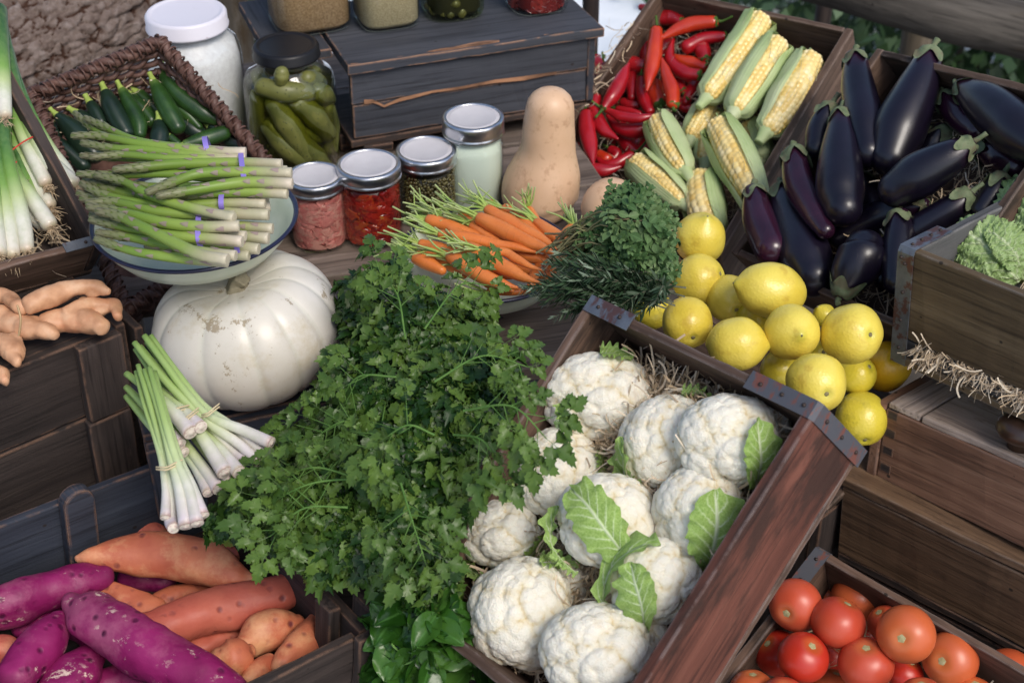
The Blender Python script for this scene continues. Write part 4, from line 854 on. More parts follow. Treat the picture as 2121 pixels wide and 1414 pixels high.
CF = [ # zoom 8: centre, rx, ry, height over the crate floor, variant, leaves [(line, half widths)], label
 (598, 355, 198, 152, .075, 0, [([(470, 380), (490, 425), (530, 440)], [14, 16, 6]), ([(610, 205), (660, 205), (720, 230)], [18, 22, 8])], 'cauliflower at the top of the crate lying before bare wood wool'),
 (455, 640, 150, 162, .07, 1, [([(300, 775), (300, 720), (305, 660)], [26, 20, 8]), ([(590, 560), (600, 610), (592, 665)], [14, 18, 8])], 'cauliflower against the parsley, partly under its leaves'),
 (850, 530, 155, 176, .068, 2, [([(770, 690), (715, 640), (705, 500)], [30, 30, 10]), ([(900, 352), (950, 345), (1010, 355)], [14, 18, 6])], 'cauliflower squeezed left of the upper right one, green leaf under its left side'),
 (1085, 520, 180, 162, .088, 0, [([(1180, 690), (1200, 600), (1195, 520), (1185, 440)], [30, 62, 56, 10])], 'upper right cauliflower with one pointed leaf against the crate wall'),
 (975, 790, 160, 172, .070, 1, [([(1000, 1000), (1020, 920), (1035, 820), (1030, 700)], [12, 84, 96, 55])], 'cauliflower with a large veined upright leaf near the right wall'),
 (645, 820, 190, 158, .085, 2, [([(690, 925), (625, 850), (560, 770), (505, 720)], [40, 82, 76, 48]), ([(470, 980), (425, 930), (420, 850), (455, 775)], [20, 34, 30, 12]), ([(395, 960), (440, 985), (520, 990)], [36, 40, 16])], 'central cauliflower with a broad leaf folded across its left half'),
 (238, 862, 150, 118, .07, 0, [([(240, 1000), (180, 1020), (110, 990), (80, 920)], [20, 40, 52, 24]), ([(330, 960), (370, 920), (405, 860)], [26, 34, 14]), ([(150, 1050), (100, 1010), (70, 960)], [20, 36, 18])], 'leftmost cauliflower, shaded by parsley, with a thick green leaf below'),
 (815, 1035, 172, 138, .075, 1, [([(780, 1185), (765, 1120), (735, 1040), (720, 980)], [20, 62, 62, 22]), ([(650, 1150), (615, 1080), (650, 980), (760, 925), (830, 930)], [20, 32, 36, 26, 10])], 'cauliflower near the lower right wall with a curled leaf around its left side'),
 (325, 1155, 186, 196, .078, 2, [([(380, 970), (440, 975), (520, 990)], [18, 26, 12])], 'large plain cauliflower at the lower left of the crate'),
 (600, 1300, 198, 172, .082, 0, [], 'bottommost cauliflower, plain and round, cut by the lower edge'),
 (1225, 450, 78, 95, .05, 2, [], 'small cauliflower squeezed behind the upper right one in the corner'),
 (480, 1050, 80, 90, .05, 1, [], 'small cauliflower part showing right of the large plain one'),
 (790, 1230, 70, 80, .05, 0, [], 'small cauliflower beside the bottommost one at the right wall'),
]
for k, (cx, cy, rx, ry, h, vr, lv, lab) in enumerate(CF):
    x, y = zc(8, cx, cy); c = CC.hit(x, y, h); d = depth(c); sx, sy = rx/ZM[8][0]*d/FPX, ry/ZM[8][0]*d/FPX; sz = (sx+sy)/2*.92
    zdir = nrm(-FW*.75+CC.R[:, 2]*.5+RS.randn(3)*.12); xd = nrm(RT-zdir*(RT@zdir)); yd = np.cross(zdir, xd); a = [0, 2.1, 4.2][k % 3]
    Rm = np.stack([xd, yd, zdir], 1)@np.diag([sx, sy, sz]); q = np.array([[math.cos(a), -math.sin(a), 0], [math.sin(a), math.cos(a), 0], [0, 0, 1]])
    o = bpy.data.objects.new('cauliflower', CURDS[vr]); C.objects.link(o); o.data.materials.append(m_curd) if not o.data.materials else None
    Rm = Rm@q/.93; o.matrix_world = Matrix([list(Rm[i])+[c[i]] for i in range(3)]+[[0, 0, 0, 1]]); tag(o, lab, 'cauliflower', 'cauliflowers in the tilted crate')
    S_ = np.stack([xd*sx, yd*sy, zdir*sz], 1); Si = np.linalg.inv(S_); Mi = o.matrix_world.inverted()
    for q_, (ln, hw) in enumerate(lv):
        nu, nv = 24, 13; P_ = catmull(np.array(ln, float), nu); W = catmull(np.array(hw, float)[:, None], nu)[:, 0]; T = np.gradient(P_, axis=0); V = []; U_ = []; V_ = []
        for i in range(nu):
            t = nrm(T[i]); nn = np.array([-t[1], t[0]]); w_ = W[i]*min(1, (nu-1-i)/3+.15)
            for j in range(nv):
                v = -1+2*j/(nv-1); e = 1+.045*abs(v)**3*math.sin(i*1.9+k*3+(2 if v > 0 else 0)); p = P_[i]+nn*w_*v*e; X_, Y_ = zc(8, *p)
                rr = nrm(ray(X_, Y_)); o2 = Si@(CP-c); d2 = Si@rr; A_ = d2@d2; B_ = o2@d2; C_ = o2@o2-1.13; D_ = B_*B_-A_*C_
                pt = CP+rr*((-B_-math.sqrt(D_))/A_) if D_ > 0 else c+S_@nrm(o2+d2*(-B_/A_))*max(1.03, min(1.3, np.linalg.norm(o2+d2*(-B_/A_))))
                n_ = nrm(pt-c); pt = pt+n_*(.004+.005*abs(v)**2*(.6+mnoise.noise(Vector((i*.5, v*2, k+q_*.3))))+.0035*abs(v)**3*math.sin(i*1.3+v)-.003*(1-abs(v))**6); V.append(pt); U_.append(i/(nu-1)); V_.append(v)
        F = [(i*nv+j, i*nv+j+1, (i+1)*nv+j+1, (i+1)*nv+j) for i in range(nu-1) for j in range(nv-1)]
        V = np.array([Mi@Vector(v) for v in V]); lf = bpy.data.objects.new('leaf', mesh(V-V.mean(0), F, {'t': U_, 'v': V_})); C.objects.link(lf); lf.parent = o; lf.location = V.mean(0); lf.data.materials.append(m_cleaf)

# ---------------------------------------------------------------- carrots in an enamel bowl
s = NT('enamel_pale_green'); f = s.noise(30, 4); m_enam = s.fin(s.ramp(f, [(.3, (.50, .57, .44)), (.7, (.60, .64, .51))]), .28, .5, coat=.25, cr=.15)
s = NT('enamel_navy_rim'); m_rim = s.fin(s.mix(s.ramp(s.noise(40, 5), [(.6, 0.0), (.68, .7)]), (.012, .014, .045), (.05, .03, .025)), .3, .5)
def bowl(label, c, R_, dep, tilt, group=None):
    e = empty('enamel_bowl', c, label, 'bowl', group); ax = nrm([0, math.sin(tilt), math.cos(tilt)]); B_ = basis(ax, [0, 1, 0])
    pr = [(.001, -dep), (R_*.55, -dep), (R_*.66, -dep*.95), (R_*.80, -dep*.72), (R_*.91, -dep*.36), (R_*.965, -.004), (R_, .0015)]
    pr2 = [(R_, .003), (R_*.96, .0), (R_*.90, -dep*.34), (R_*.785, -dep*.68), (R_*.65, -dep*.90), (R_*.54, -dep*.95), (.001, -dep*.955)]
    V, F = lathe(pr+pr2, 80); kidmesh('bowl_body', c+V@B_.T, F, m_enam, e)
    V, F = lathe([(R_*.972, .0015), (R_*.985, .0042), (R_+.0015, .0046), (R_+.003, .0022), (R_+.001, -.0005), (R_*.985, -.0012)], 80); kidmesh('rim', c+V@B_.T, F, m_rim, e)
    return e
cb = Pd(1006, 527, 1.985); bowl('pale green enamel bowl with a dark rim holding the carrots', cb, .121, .050, 0)
s = NT('carrot_skin'); f = s.noise(22, 5, None); rg = s.noise(1, 3); tt = s.attr('t'); ring = s.n('ShaderNodeTexNoise'); cbx = s.n('ShaderNodeCombineXYZ'); s.l(s.math('MULTIPLY', tt, 60.0), cbx.inputs[0]); s.l(s.math('MULTIPLY', s.noise(60, 1), 1.5), cbx.inputs[1]); s.l(cbx.outputs[0], ring.inputs[0]); ring.inputs['Scale'].default_value = 1
s.bump(ring.outputs[0], .35, .0012); base = s.ramp(f, [(.3, (.62, .15, .025)), (.7, (.76, .24, .055))]); base = s.mix(s.ramp(tt, [(.03, .5), (.10, 0.0)]), base, (.42, .13, .04)); base = s.mix(s.ramp(ring.outputs[0], [(.62, 0.0), (.68, .35)]), base, (.45, .13, .03)); m_car = s.fin(base, .38, .45, coat=.15)
s = NT('carrot_stalk_green'); m_cst = s.fin(s.ramp(s.attr('t'), [(.0, (.36, .42, .10)), (.4, (.28, .42, .09)), (1, (.38, .44, .20))]), .5, .3)
CAR = [ # zoom 6 points top->tip ; height above bowl rim plane (m)
 ([(345, 308, 36), (430, 330, 42), (560, 375, 38), (700, 425, 28), (860, 480, 12)], .034, 'carrot at the upper left with its stalks over the red tomato jar side'),
 ([(640, 348, 34), (720, 400, 36), (830, 455, 32), (980, 520, 12)], .038, 'short thick-topped carrot in the middle row of the bowl'),
 ([(690, 298, 40), (850, 380, 52), (1010, 455, 44), (1120, 500, 28), (1195, 535, 8)], .054, 'largest carrot lying on top, left of the centre top'),
 ([(745, 240, 36), (880, 320, 46), (1040, 405, 38), (1130, 455, 24), (1185, 495, 10)], .052, 'long carrot parallel behind the largest one'),
 ([(855, 240, 38), (950, 300, 42), (1050, 380, 30), (1150, 450, 12)], .045, 'carrot with tilted crown just in front of the standing squash'),
 ([(1015, 250, 34), (1045, 310, 40), (1100, 390, 36), (1160, 470, 20)], .034, 'upright carrot whose two green shoots touch the squash'),
 ([(1070, 325, 32), (1150, 385, 44), (1230, 445, 38), (1300, 505, 22), (1358, 558, 5)], .050, 'carrot with a long thin tail reaching the oregano'),
 ([(425, 402, 28), (600, 430, 38), (780, 465, 34), (920, 490, 28), (1060, 520, 8)], .048, 'slender carrot lying flat across the left half of the bowl'),
 ([(615, 490, 44), (720, 555, 58), (860, 630, 48), (960, 680, 34), (1090, 730, 9)], .050, 'thick carrot in the front row, second from the bowl edge'),
 ([(490, 550, 40), (600, 615, 52), (740, 695, 48), (840, 730, 32), (940, 755, 8)], .042, 'ringed carrot lowest in front, half over the parsley'),
 ([(270, 555, 44), (330, 590, 46), (430, 640, 30)], .026, 'dull carrot at the left edge behind the parsley tips'),
 ([(720, 512, 22), (850, 525, 28), (930, 565, 30), (1000, 605, 20), (1098, 640, 6)], .058, 'small crooked carrot on top near the bowl front'),
 ([(740, 785, 22), (900, 785, 24), (1020, 770, 20), (1115, 748, 8)], .014, 'thin carrot lying along the front rim of the bowl'),
 ([(930, 520, 34), (1050, 560, 36), (1170, 605, 16)], .034, 'carrot tail end in the middle right, its top buried'),
 ([(1340, 440, 28), (1280, 490, 46), (1210, 550, 40)], .028, 'carrot at the right edge half under the herb bunch'),
 ([(1300, 365, 34), (1265, 400, 38), (1200, 480, 36)], .036, 'carrot with a pale stalk beside the oregano stems'),
 ([(590, 560, 30), (700, 620, 34), (830, 680, 16)], .026, 'shaded carrot under the thick front one'),
 ([(1085, 600, 20), (1050, 670, 32), (1030, 745, 26)], .026, 'stubby carrot piece pointing down beside the rosemary'),
 ([(770, 670, 18), (860, 685, 18), (930, 690, 8)], .030, 'tiny carrot showing between the front two'),
 ([(375, 275, 20), (430, 300, 26), (520, 340, 24)], .022, 'small carrot farthest back at the left, a single sprig on it'),
 ([(745, 205, 34), (800, 240, 34), (900, 310, 26)], .036, 'carrot crown peeping over the long one at the back'),
 ([(420, 540, 30), (560, 590, 36), (700, 660, 26)], .018, 'reddish carrot buried at the left under the ringed one'),
 ([(1080, 400, 34), (1150, 450, 34), (1240, 520, 26)], .020, 'carrot buried in the back right part of the bowl'),
 ([(900, 590, 30), (1000, 640, 34), (1110, 670, 26)], .012, 'carrot at the bottom of the bowl near the front right'),
 ([(1110, 560, 30), (1160, 640, 36), (1150, 700, 30)], .012, 'carrot under the rosemary at the right of the bowl'),
 ([(300, 470, 36), (420, 500, 40), (600, 540, 24)], .030, 'carrot at the left of the bowl below the slender flat one'),
 ([(330, 520, 34), (450, 590, 40), (580, 670, 26)], .022, 'carrot at the left front of the bowl over the rim'),
 ([(520, 300, 32), (640, 340, 38), (760, 380, 22)], .030, 'carrot at the back left between two crowns'),
 ([(480, 350, 30), (580, 420, 36), (700, 490, 22)], .034, 'carrot crossing under the short thick-topped one'),
 ([(960, 330, 30), (1060, 420, 34), (1150, 520, 20)], .036, 'carrot beneath the long tailed one at the right'),
 ([(620, 640, 32), (760, 730, 36), (900, 780, 18)], .026, 'carrot lowest in front beside the ringed one'),
 ([(560, 250, 28), (660, 290, 34), (780, 350, 20)], .028, 'carrot farthest back beside the cream powder jar'),
]
def hitz(x, y, z): return Pz(x, y, z)
for k, (pts, h, lab) in enumerate(CAR):
    P_, R_ = img_path(pts, 6, lambda x, y, q: Pz(x, y, cb[2]-.012+h+q), 1.08)
    tb = Tube(P_, R_, n=30, cap=(.55, 1.0), seg=18, up=FW); V, F, t = tb.mesh(); V = wob(V, .0016, 35, k)
    o = obj('carrot', V, F, m_car, att={'t': t}); tag(o, lab, 'carrot', 'carrots heaped in the enamel bowl')
    a = tb.P[0]; d = -tb.T[0]; st = []; nst = 0 if k in (13, 17, 18, 22, 23, 24) else (6+k % 4)
    for q in range(nst):
        dd = nrm(d+nrm(-RT*.8+np.array([0, 0, .35])+RS.randn(3)*.3)*.9+RS.randn(3)*.2); ln = .026+.030*RS.rand()
        if k in (5,): dd = nrm(np.array([-.15+.2*RS.randn(), .1, 1])); ln = .035
        s0 = a-d*.001+basis(d)@np.array([RS.randn()*.002, RS.randn()*.002, 0]); st.append(Tube([s0, s0+dd*ln*.5+RS.randn(3)*.0015, s0+dd*ln+RS.randn(3)*.003], [.0019, .0014, .0013], n=7, cap=(0, .2), seg=6).mesh())
        if RS.rand() < .4: b = s0+dd*ln*.6; st.append(Tube([b, b+nrm(dd+RS.randn(3)*.6)*ln*.5], [.0009, .0007], n=4, cap=(0, .2), seg=5).mesh())
    if st: V, F, t = join(*st); kidmesh('stalks', V, F, m_cst, o, t=t)

# ---------------------------------------------------------------- sweet potatoes
def swmat(nm, a, b, sp, c_end, pale, fleck=False):
    s = NT(nm); f = s.noise(16, 6); pits = s.ramp(s.voro(52, 'F1', (1, 1, 1)), [(.12, 1.0), (.28, 0.0)]); pits = s.math('MULTIPLY', pits, s.ramp(s.noise(24, 3), [(.45, 0.0), (.6, 1.0)]))
    base = s.ramp(f, [(.3, a), (.7, b)]); base = s.mix(s.ramp(s.noise(9, 6, None, .7), [(.50, 0.0), (.64, .75)]), base, pale); base = s.mix(s.math('MULTIPLY', s.ramp(s.noise(55, 6, (.6, 1, 1), .75), [(.585, 0.0), (.63, .9)]), s.ramp(s.noise(11, 2), [(.45, 0.0), (.55, 1.0)])), base, (.72, .55, .45)) if fleck else base; base = s.mix(pits, base, sp); base = s.mix(s.ramp(s.attr('t'), [(.0, .7), (.08, 0.0), (.93, 0.0), (1.0, .7)]), base, c_end)
    s.bump(f, .6, .004); s.bump(s.noise(70, 5, (.5, 1, 1)), .5, .0015); s.bump(s.math('MULTIPLY', pits, -1.0), .5, .003); return s.fin(base, .5, .35)
m_sw = swmat('sweet_potato_orange_skin', (.46, .11, .060), (.64, .21, .10), (.20, .05, .05), (.60, .32, .18), (.74, .40, .20))
m_sr = swmat('sweet_potato_red_skin', (.40, .075, .055), (.56, .15, .095), (.20, .05, .05), (.55, .26, .15), (.66, .27, .15))
m_pu = swmat('sweet_potato_purple_skin', (.17, .005, .065), (.29, .016, .120), (.06, .005, .03), (.14, .02, .06), (.36, .09, .17), True)
s = NT('x'); bpy.data.materials.remove(s.m)
SW = [ # zoom 9
 ([(450, 592, 22), (560, 585, 62), (740, 562, 100), (940, 560, 118), (1150, 620, 112), (1310, 690, 74), (1410, 712, 36)], .085, 'o', 'big orange sweet potato on top of the heap with a pointed pale left end'),
 ([(565, 345, 42), (640, 400, 72), (760, 440, 74), (880, 470, 58)], .045, 'r', 'red sweet potato standing against the blue back board'),
 ([(1735, 735, 44), (1610, 770, 84), (1380, 840, 102), (1150, 900, 112), (950, 950, 108), (820, 975, 80)], .070, 'r', 'long reddish sweet potato lying across the crate to the right edge'),
 ([(545, 788, 34), (640, 805, 60), (760, 850, 76), (880, 880, 70)], .055, 'o', 'orange sweet potato with a pale tip beside the purple ones'),
 ([(830, 860, 48), (950, 800, 56), (1110, 765, 50), (1220, 750, 36)], .035, 'o', 'sweet potato showing as a strip between the two biggest ones'),
 ([(1380, 1090, 62), (1470, 1030, 96), (1580, 980, 88), (1660, 955, 44)], .060, 'o', 'short pointed orange sweet potato near the front right corner'),
 ([(1250, 1150, 66), (1310, 1145, 100), (1380, 1120, 84), (1418, 1105, 34)], .075, 'o', 'round sweet potato with a small nub facing the viewer'),
 ([(1590, 1190, 58), (1690, 1080, 86), (1770, 960, 56), (1805, 850, 36)], .070, 'o', 'sweet potato with a narrow neck leaning up in the front right corner'),
 ([(1400, 1290, 46), (1460, 1220, 58), (1520, 1160, 36)], .065, 'o', 'small orange sweet potato at the bottom edge beside the crate rim'),
 ([(950, 1090, 56), (1100, 1080, 66), (1320, 1010, 60)], .030, 'r', 'shaded sweet potato under the long reddish one'),
 ([(855, 350, 34), (880, 390, 48), (920, 430, 44)], .035, 'o', 'dark sweet potato end behind the lemongrass'),
 ([(1190, 540, 36), (1260, 535, 46), (1330, 555, 40)], .040, 'r', 'sweet potato half hidden under the parsley leaves'),
 ([(1420, 560, 26), (1455, 565, 32), (1480, 575, 22)], .040, 'o', 'sweet potato tip poking out of the parsley'),
 ([(1150, 1170, 50), (1180, 1230, 60), (1300, 1300, 60)], .025, 'r', 'shaded sweet potato between the round one and the long purple one'),
 ([(-140, 870, 112), (60, 840, 122), (280, 770, 108), (450, 725, 94), (575, 690, 56)], .075, 'p', 'purple sweet potato at the left edge pointing to the right'),
 ([(425, 830, 54), (520, 900, 122), (720, 1040, 138), (930, 1150, 140), (1150, 1260, 128), (1330, 1350, 90)], .100, 'p', 'longest purple sweet potato running down to the bottom edge'),
 ([(110, 1240, 100), (190, 1120, 112), (270, 1020, 104), (340, 940, 56)], .080, 'p', 'short purple sweet potato standing in the lower left'),
 ([(330, 1360, 110), (430, 1240, 122), (510, 1140, 84), (550, 1090, 46)], .055, 'p', 'purple sweet potato at the bottom edge under the longest one'),
 ([(-60, 1120, 96), (20, 1120, 90), (80, 1150, 60)], .045, 'r', 'dull reddish sweet potato cut off at the left edge'),
 ([(400, 560, 20), (420, 610, 34), (470, 660, 60)], .030, 'p', 'purple sweet potato end with a rootlet beside the blue post'),
 ([(700, 690, 46), (790, 700, 60), (930, 720, 62)], .018, 'p', 'dark purple sweet potato in the shade under the big orange one'),
 ([(600, 1280, 70), (700, 1260, 80), (800, 1290, 70)], .030, 'p', 'shaded purple sweet potato at the bottom edge'),
 ([(120, 960, 60), (400, 960, 80), (520, 1030, 70)], .030, 'p', 'shaded purple sweet potato behind the short one'),
]
for k, (pts, h, mt, lab) in enumerate(SW):
    P_, R_ = img_path(pts, 9, lambda x, y, q: SC.hit(x, y, h+q), 1.13)
    tb = Tube(P_, R_, n=34, cap=(.9, .9), seg=30, up=FW); V, F, t = tb.mesh(); V = wob(V, .007, 15, k); V = wob(V, .0022, 50, k)
    o = obj('sweet_potato', V, F, {'o': m_sw, 'r': m_sr, 'p': m_pu}[mt], att={'t': t}); tag(o, lab, 'sweet potato', 'sweet potatoes in the blue crate')
# pale flecks are a feature of the purple skins
nt = m_pu.node_tree

# ---------------------------------------------------------------- wicker basket
s = NT('wicker_strand'); f = s.noise(60, 5); m_wick = s.fin(s.ramp(f, [(.3, (.055, .024, .018)), (.7, (.16, .085, .066))]), .55, .4)
BQ = [Pz(66, 196, .205), Pz(332, 86, .265), Pz(628, 420, .055), Pz(262, 640, .045)]   # rim corners: far left, far right, near right, near left
bn = nrm(np.cross(BQ[2]-BQ[0], BQ[1]-BQ[3])); bn = bn*np.sign(bn[2]); cq = sum(BQ)/4
e = empty('wicker_basket', cq-bn*.13, 'brown wicker basket with twisted rim tilted against the tree trunk', 'basket')
def bil(i, u, dep):
    a, b = BQ[i], BQ[(i+1) % 4]; p = a+(b-a)*u; ins = (cq-p)*.10*dep/.1; return p+ins-bn*dep
for i, nm in ((0, 'back_weave'), (1, 'right_weave'), (2, 'front_weave'), (3, 'left_weave')):
    ln = np.linalg.norm(BQ[(i+1) % 4]-BQ[i]); nseg = max(6, int(ln/.011)); out = nrm((BQ[i]+BQ[(i+1) % 4])/2-cq); st = []
    for r_ in range(11):
        dep = .010+r_*.0088
        P_ = [bil(i, u, dep)+out*.0042*math.sin(u*nseg*PI/2+(r_ % 2)*PI+.3)+mnoise.noise_vector(Vector((u*9, r_*2.2, i)))*.0022 for u in np.linspace(0, 1, nseg*2)]
        st.append(Tube(P_, [.0046+.0008*math.sin(r_*3)]*4, n=nseg*3, cap=(0, 0), seg=7).mesh())
    V, F, t = join(*st); kidmesh(nm, V, F, m_wick, e, t)
    st = []
    for q in range(2):
        P_ = [bil(i, u, .0)+out*.0050*math.cos(u*ln*120+q*PI)+bn*.0050*math.sin(u*ln*120+q*PI)+mnoise.noise_vector(Vector((u*6, q, i)))*.001 for u in np.linspace(-.01, 1.01, int(ln*340))]
        st.append(Tube(P_, [.0062]*3, n=int(ln*520), cap=(.5, .5), seg=8).mesh())
    P_ = [bil(i, u, .0)+(out*math.cos(u*ln*650)+bn*math.sin(u*ln*650))*.0108 for u in np.linspace(0, 1, int(ln*1600))]
    st.append(Tube(P_, [.0018]*2, n=int(ln*1900), cap=(0, 0), seg=4).mesh())
    V, F, t = join(*st); kidmesh('rim', V, F, m_wick, e, t)
bb = [bil(i, 0, .105) for i in range(4)]; V = [b for b in bb]+[b-bn*.006 for b in bb]; kidmesh('base', V, [(0, 1, 2, 3), (7, 6, 5, 4), (0, 4, 5, 1), (1, 5, 6, 2), (2, 6, 7, 3), (3, 7, 4, 0)], m_wick, e, smooth=False)
V, F, t = join(*[Tube([BQ[2]+np.array([-.004+.004*q, -.01, -.006+.008*q]), BQ[2]+np.array([.012, .005*q, .010]), BQ[2]+np.array([.006, .02, -.022+.006*q])], [.007, .009, .006], n=10, seg=8).mesh() for q in range(3)]); kidmesh('handle', wob(V, .002, 60), F, m_wick, e, t)
def bhit(x, y, h): r = ray(x, y); p0 = cq-bn*.10+bn*h; return CP+r*(((p0-CP)@bn)/(r@bn))

# ---------------------------------------------------------------- courgettes
s = NT('courgette_skin'); v2 = s.voro(240); fl = s.ramp(v2, [(.09, .35), (.2, 0.0)]); base = s.ramp(s.noise(26, 5, None), [(.3, (.010, .030, .008)), (.55, (.022, .062, .012)), (.8, (.05, .11, .022))])
base = s.mix(fl, base, (.13, .21, .06)); base = s.mix(s.ramp(s.attr('t'), [(.03, .8), (.13, 0.0)]), base, (.12, .20, .045)); s.bump(s.noise(20, 3), .2, .003); m_cou = s.fin(base, .34, .45, coat=.12, cr=.3)
s = NT('courgette_skin_dark'); s.bump(s.noise(20, 3), .2, .003); m_cou2 = s.fin(s.ramp(s.noise(26, 5), [(.3, (.006, .016, .010)), (.8, (.016, .036, .020))]), .36, .45, coat=.1)
COU = [
 ([(1000, 430, 30), (1030, 520, 52), (1130, 610, 62), (1240, 690, 60), (1310, 725, 46)], .075, 0, 'long courgette lying along the right side of the basket'),
 ([(940, 505, 30), (980, 590, 52), (1040, 700, 62), (1085, 780, 50)], .085, 0, 'bright green courgette leaning in the middle with its stalk up'),
 ([(745, 555, 28), (790, 640, 44), (845, 750, 52), (855, 820, 40)], .075, 0, 'curved courgette left of the middle with a bent stalk'),
 ([(645, 570, 34), (675, 640, 56), (730, 740, 62), (770, 810, 50)], .075, 1, 'dark ridged courgette standing in the left half of the basket'),
 ([(800, 590, 32), (860, 660, 46), (925, 740, 46)], .055, 0, 'courgette behind the curved one'),
 ([(850, 580, 40), (920, 640, 44), (985, 700, 44)], .045, 0, 'pale green courgette partly under the bright one'),
 ([(555, 640, 34), (585, 690, 48), (620, 750, 46)], .060, 1, 'short courgette left of the dark ridged one'),
 ([(355, 710, 28), (420, 770, 58), (500, 860, 72), (575, 940, 66)], .070, 1, 'long dark courgette at the left side above the asparagus tips'),
 ([(350, 770, 34), (345, 820, 40)], .055, 1, 'courgette end facing the viewer by the spring onion crate'),
 ([(330, 860, 40), (420, 930, 54), (510, 1010, 50)], .060, 1, 'dark courgette lowest at the left beside the spring onion crate'),
 ([(970, 750, 32), (975, 820, 58), (965, 890, 56)], .080, 1, 'short blackish courgette pointing at the viewer'),
 ([(1070, 660, 34), (1150, 710, 40), (1215, 775, 24)], .065, 0, 'slim green courgette right of the bright one'),
 ([(1110, 750, 44), (1170, 790, 52), (1220, 820, 46)], .055, 1, 'dark courgette under the slim green one'),
 ([(1130, 885, 30), (1240, 855, 52), (1360, 815, 48), (1395, 800, 34)], .085, 0, 'courgette lying level just above the top asparagus bunch'),
 ([(1300, 775, 46), (1400, 850, 60), (1500, 910, 56), (1580, 960, 44)], .060, 1, 'courgette along the right rim near the handle'),
 ([(1040, 840, 26), (1085, 880, 28)], .080, 0, 'small courgette tip beside the blackish one'),
 ([(480, 700, 36), (540, 740, 44), (600, 800, 44)], .055, 1, 'courgette behind the asparagus tips'),
]
for k, (pts, h, mt, lab) in enumerate(COU):
    P_, R_ = img_path(pts, 1, lambda x, y, q: bhit(x, y, h+q)); tb = Tube(P_, R_, n=24, cap=(.6, .9), seg=20, up=FW, mod=lambda t, th: 1+.025*np.cos(th*5))
    o = body('courgette', tb, [m_cou, m_cou2][mt], lab, 'courgette', 'courgettes in the wicker basket', wamp=.001, wsc=30, sd_=k)
    d = -tb.T[0]; a = tb.P[0]; V, F, _ = Tube([a-d*.004, a+d*.008, a+d*.014], [R_[0]*.85, R_[0]*.5, R_[0]*.55], n=8, cap=(0, .1), seg=10).mesh(); kidmesh('stem', wob(V, .0008, 90), F, m_cst, o, t=np.full(len(V), .2))

# ---------------------------------------------------------------- asparagus in the second bowl
ab = Pd(404, 452, 1.815); bowl('pale green enamel bowl with a navy rim holding asparagus', ab, .1285, .047, 0)
s = NT('asparagus_skin'); sc_ = s.attr('k'); tt = s.attr('t'); base = s.ramp(tt, [(.0, (.095, .10, .045)), (.12, (.11, .15, .03)), (.40, (.16, .26, .035)), (.72, (.26, .35, .07)), (.88, (.42, .37, .25)), (1, (.58, .50, .40))])
base = s.mix(s.ramp(s.noise(20, 4), [(.35, .0), (.7, .35)]), base, (.11, .20, .03)); base = s.mix(s.math('MULTIPLY', sc_, .8), base, (.26, .17, .19)); s.bump(s.noise(50, 3), .2, .001); m_asp = s.fin(base, .42, .4)
s = NT('purple_rubber_band'); m_band = s.fin((.24, .18, .55), .5, .4); s = NT('red_rubber_band'); m_rband = s.fin((.55, .05, .03), .5)
def spear(P_, R_, sd_):
    rs = np.random.RandomState(sd_); tb = Tube(P_, R_, n=30, cap=(1.2, .03), seg=12, up=FW); V, F, t = tb.mesh(); ps = [(V, F, t, np.zeros(len(V)))]
    def bract(t0, th, ln, w_, lift):
        VV = []; KK = []
        for i in range(5):
            u = i/4; ww = w_*(1-u)**.8*(1-.2*(u == 0))
            for j in (-1, 0, 1): VV.append(tb.eval(max(.002, t0-ln*u/tb.L), th+j*ww, .0002+lift*u+.0006*(j == 0))); KK.append(1.0)
        FF = [(i*3+j, i*3+j+1, (i+1)*3+j+1, (i+1)*3+j) for i in range(4) for j in (0, 1)]; return np.array(VV), FF, np.full(15, t0), np.array(KK)*(.9 if t0 > .25 else .35)
    for q in range(26): u = .012+.20*(q/26)**1.1; ps.append(bract(u+.03, q*2.4, .013, .75, .0012))
    for q in range(7): u = .30+.10*q+.02*rs.randn(); ps.append(bract(min(u, .97), rs.rand()*2.6+.3 if rs.rand() < .8 else rs.rand()*6, .010, .55, .0006)) if u < .95 else None
    Vs = np.vstack([p[0] for p in ps]); n = 0; Fs = []
    for p in ps: Fs += [tuple(i+n for i in f) for f in p[1]]; n += len(p[0])
    return Vs, Fs, np.concatenate([p[2] for p in ps]), np.concatenate([p[3] for p in ps]), tb
def zz1(k, x, y, dz): X_, Y_ = zc(k, x, y); return X_, Y_, dz
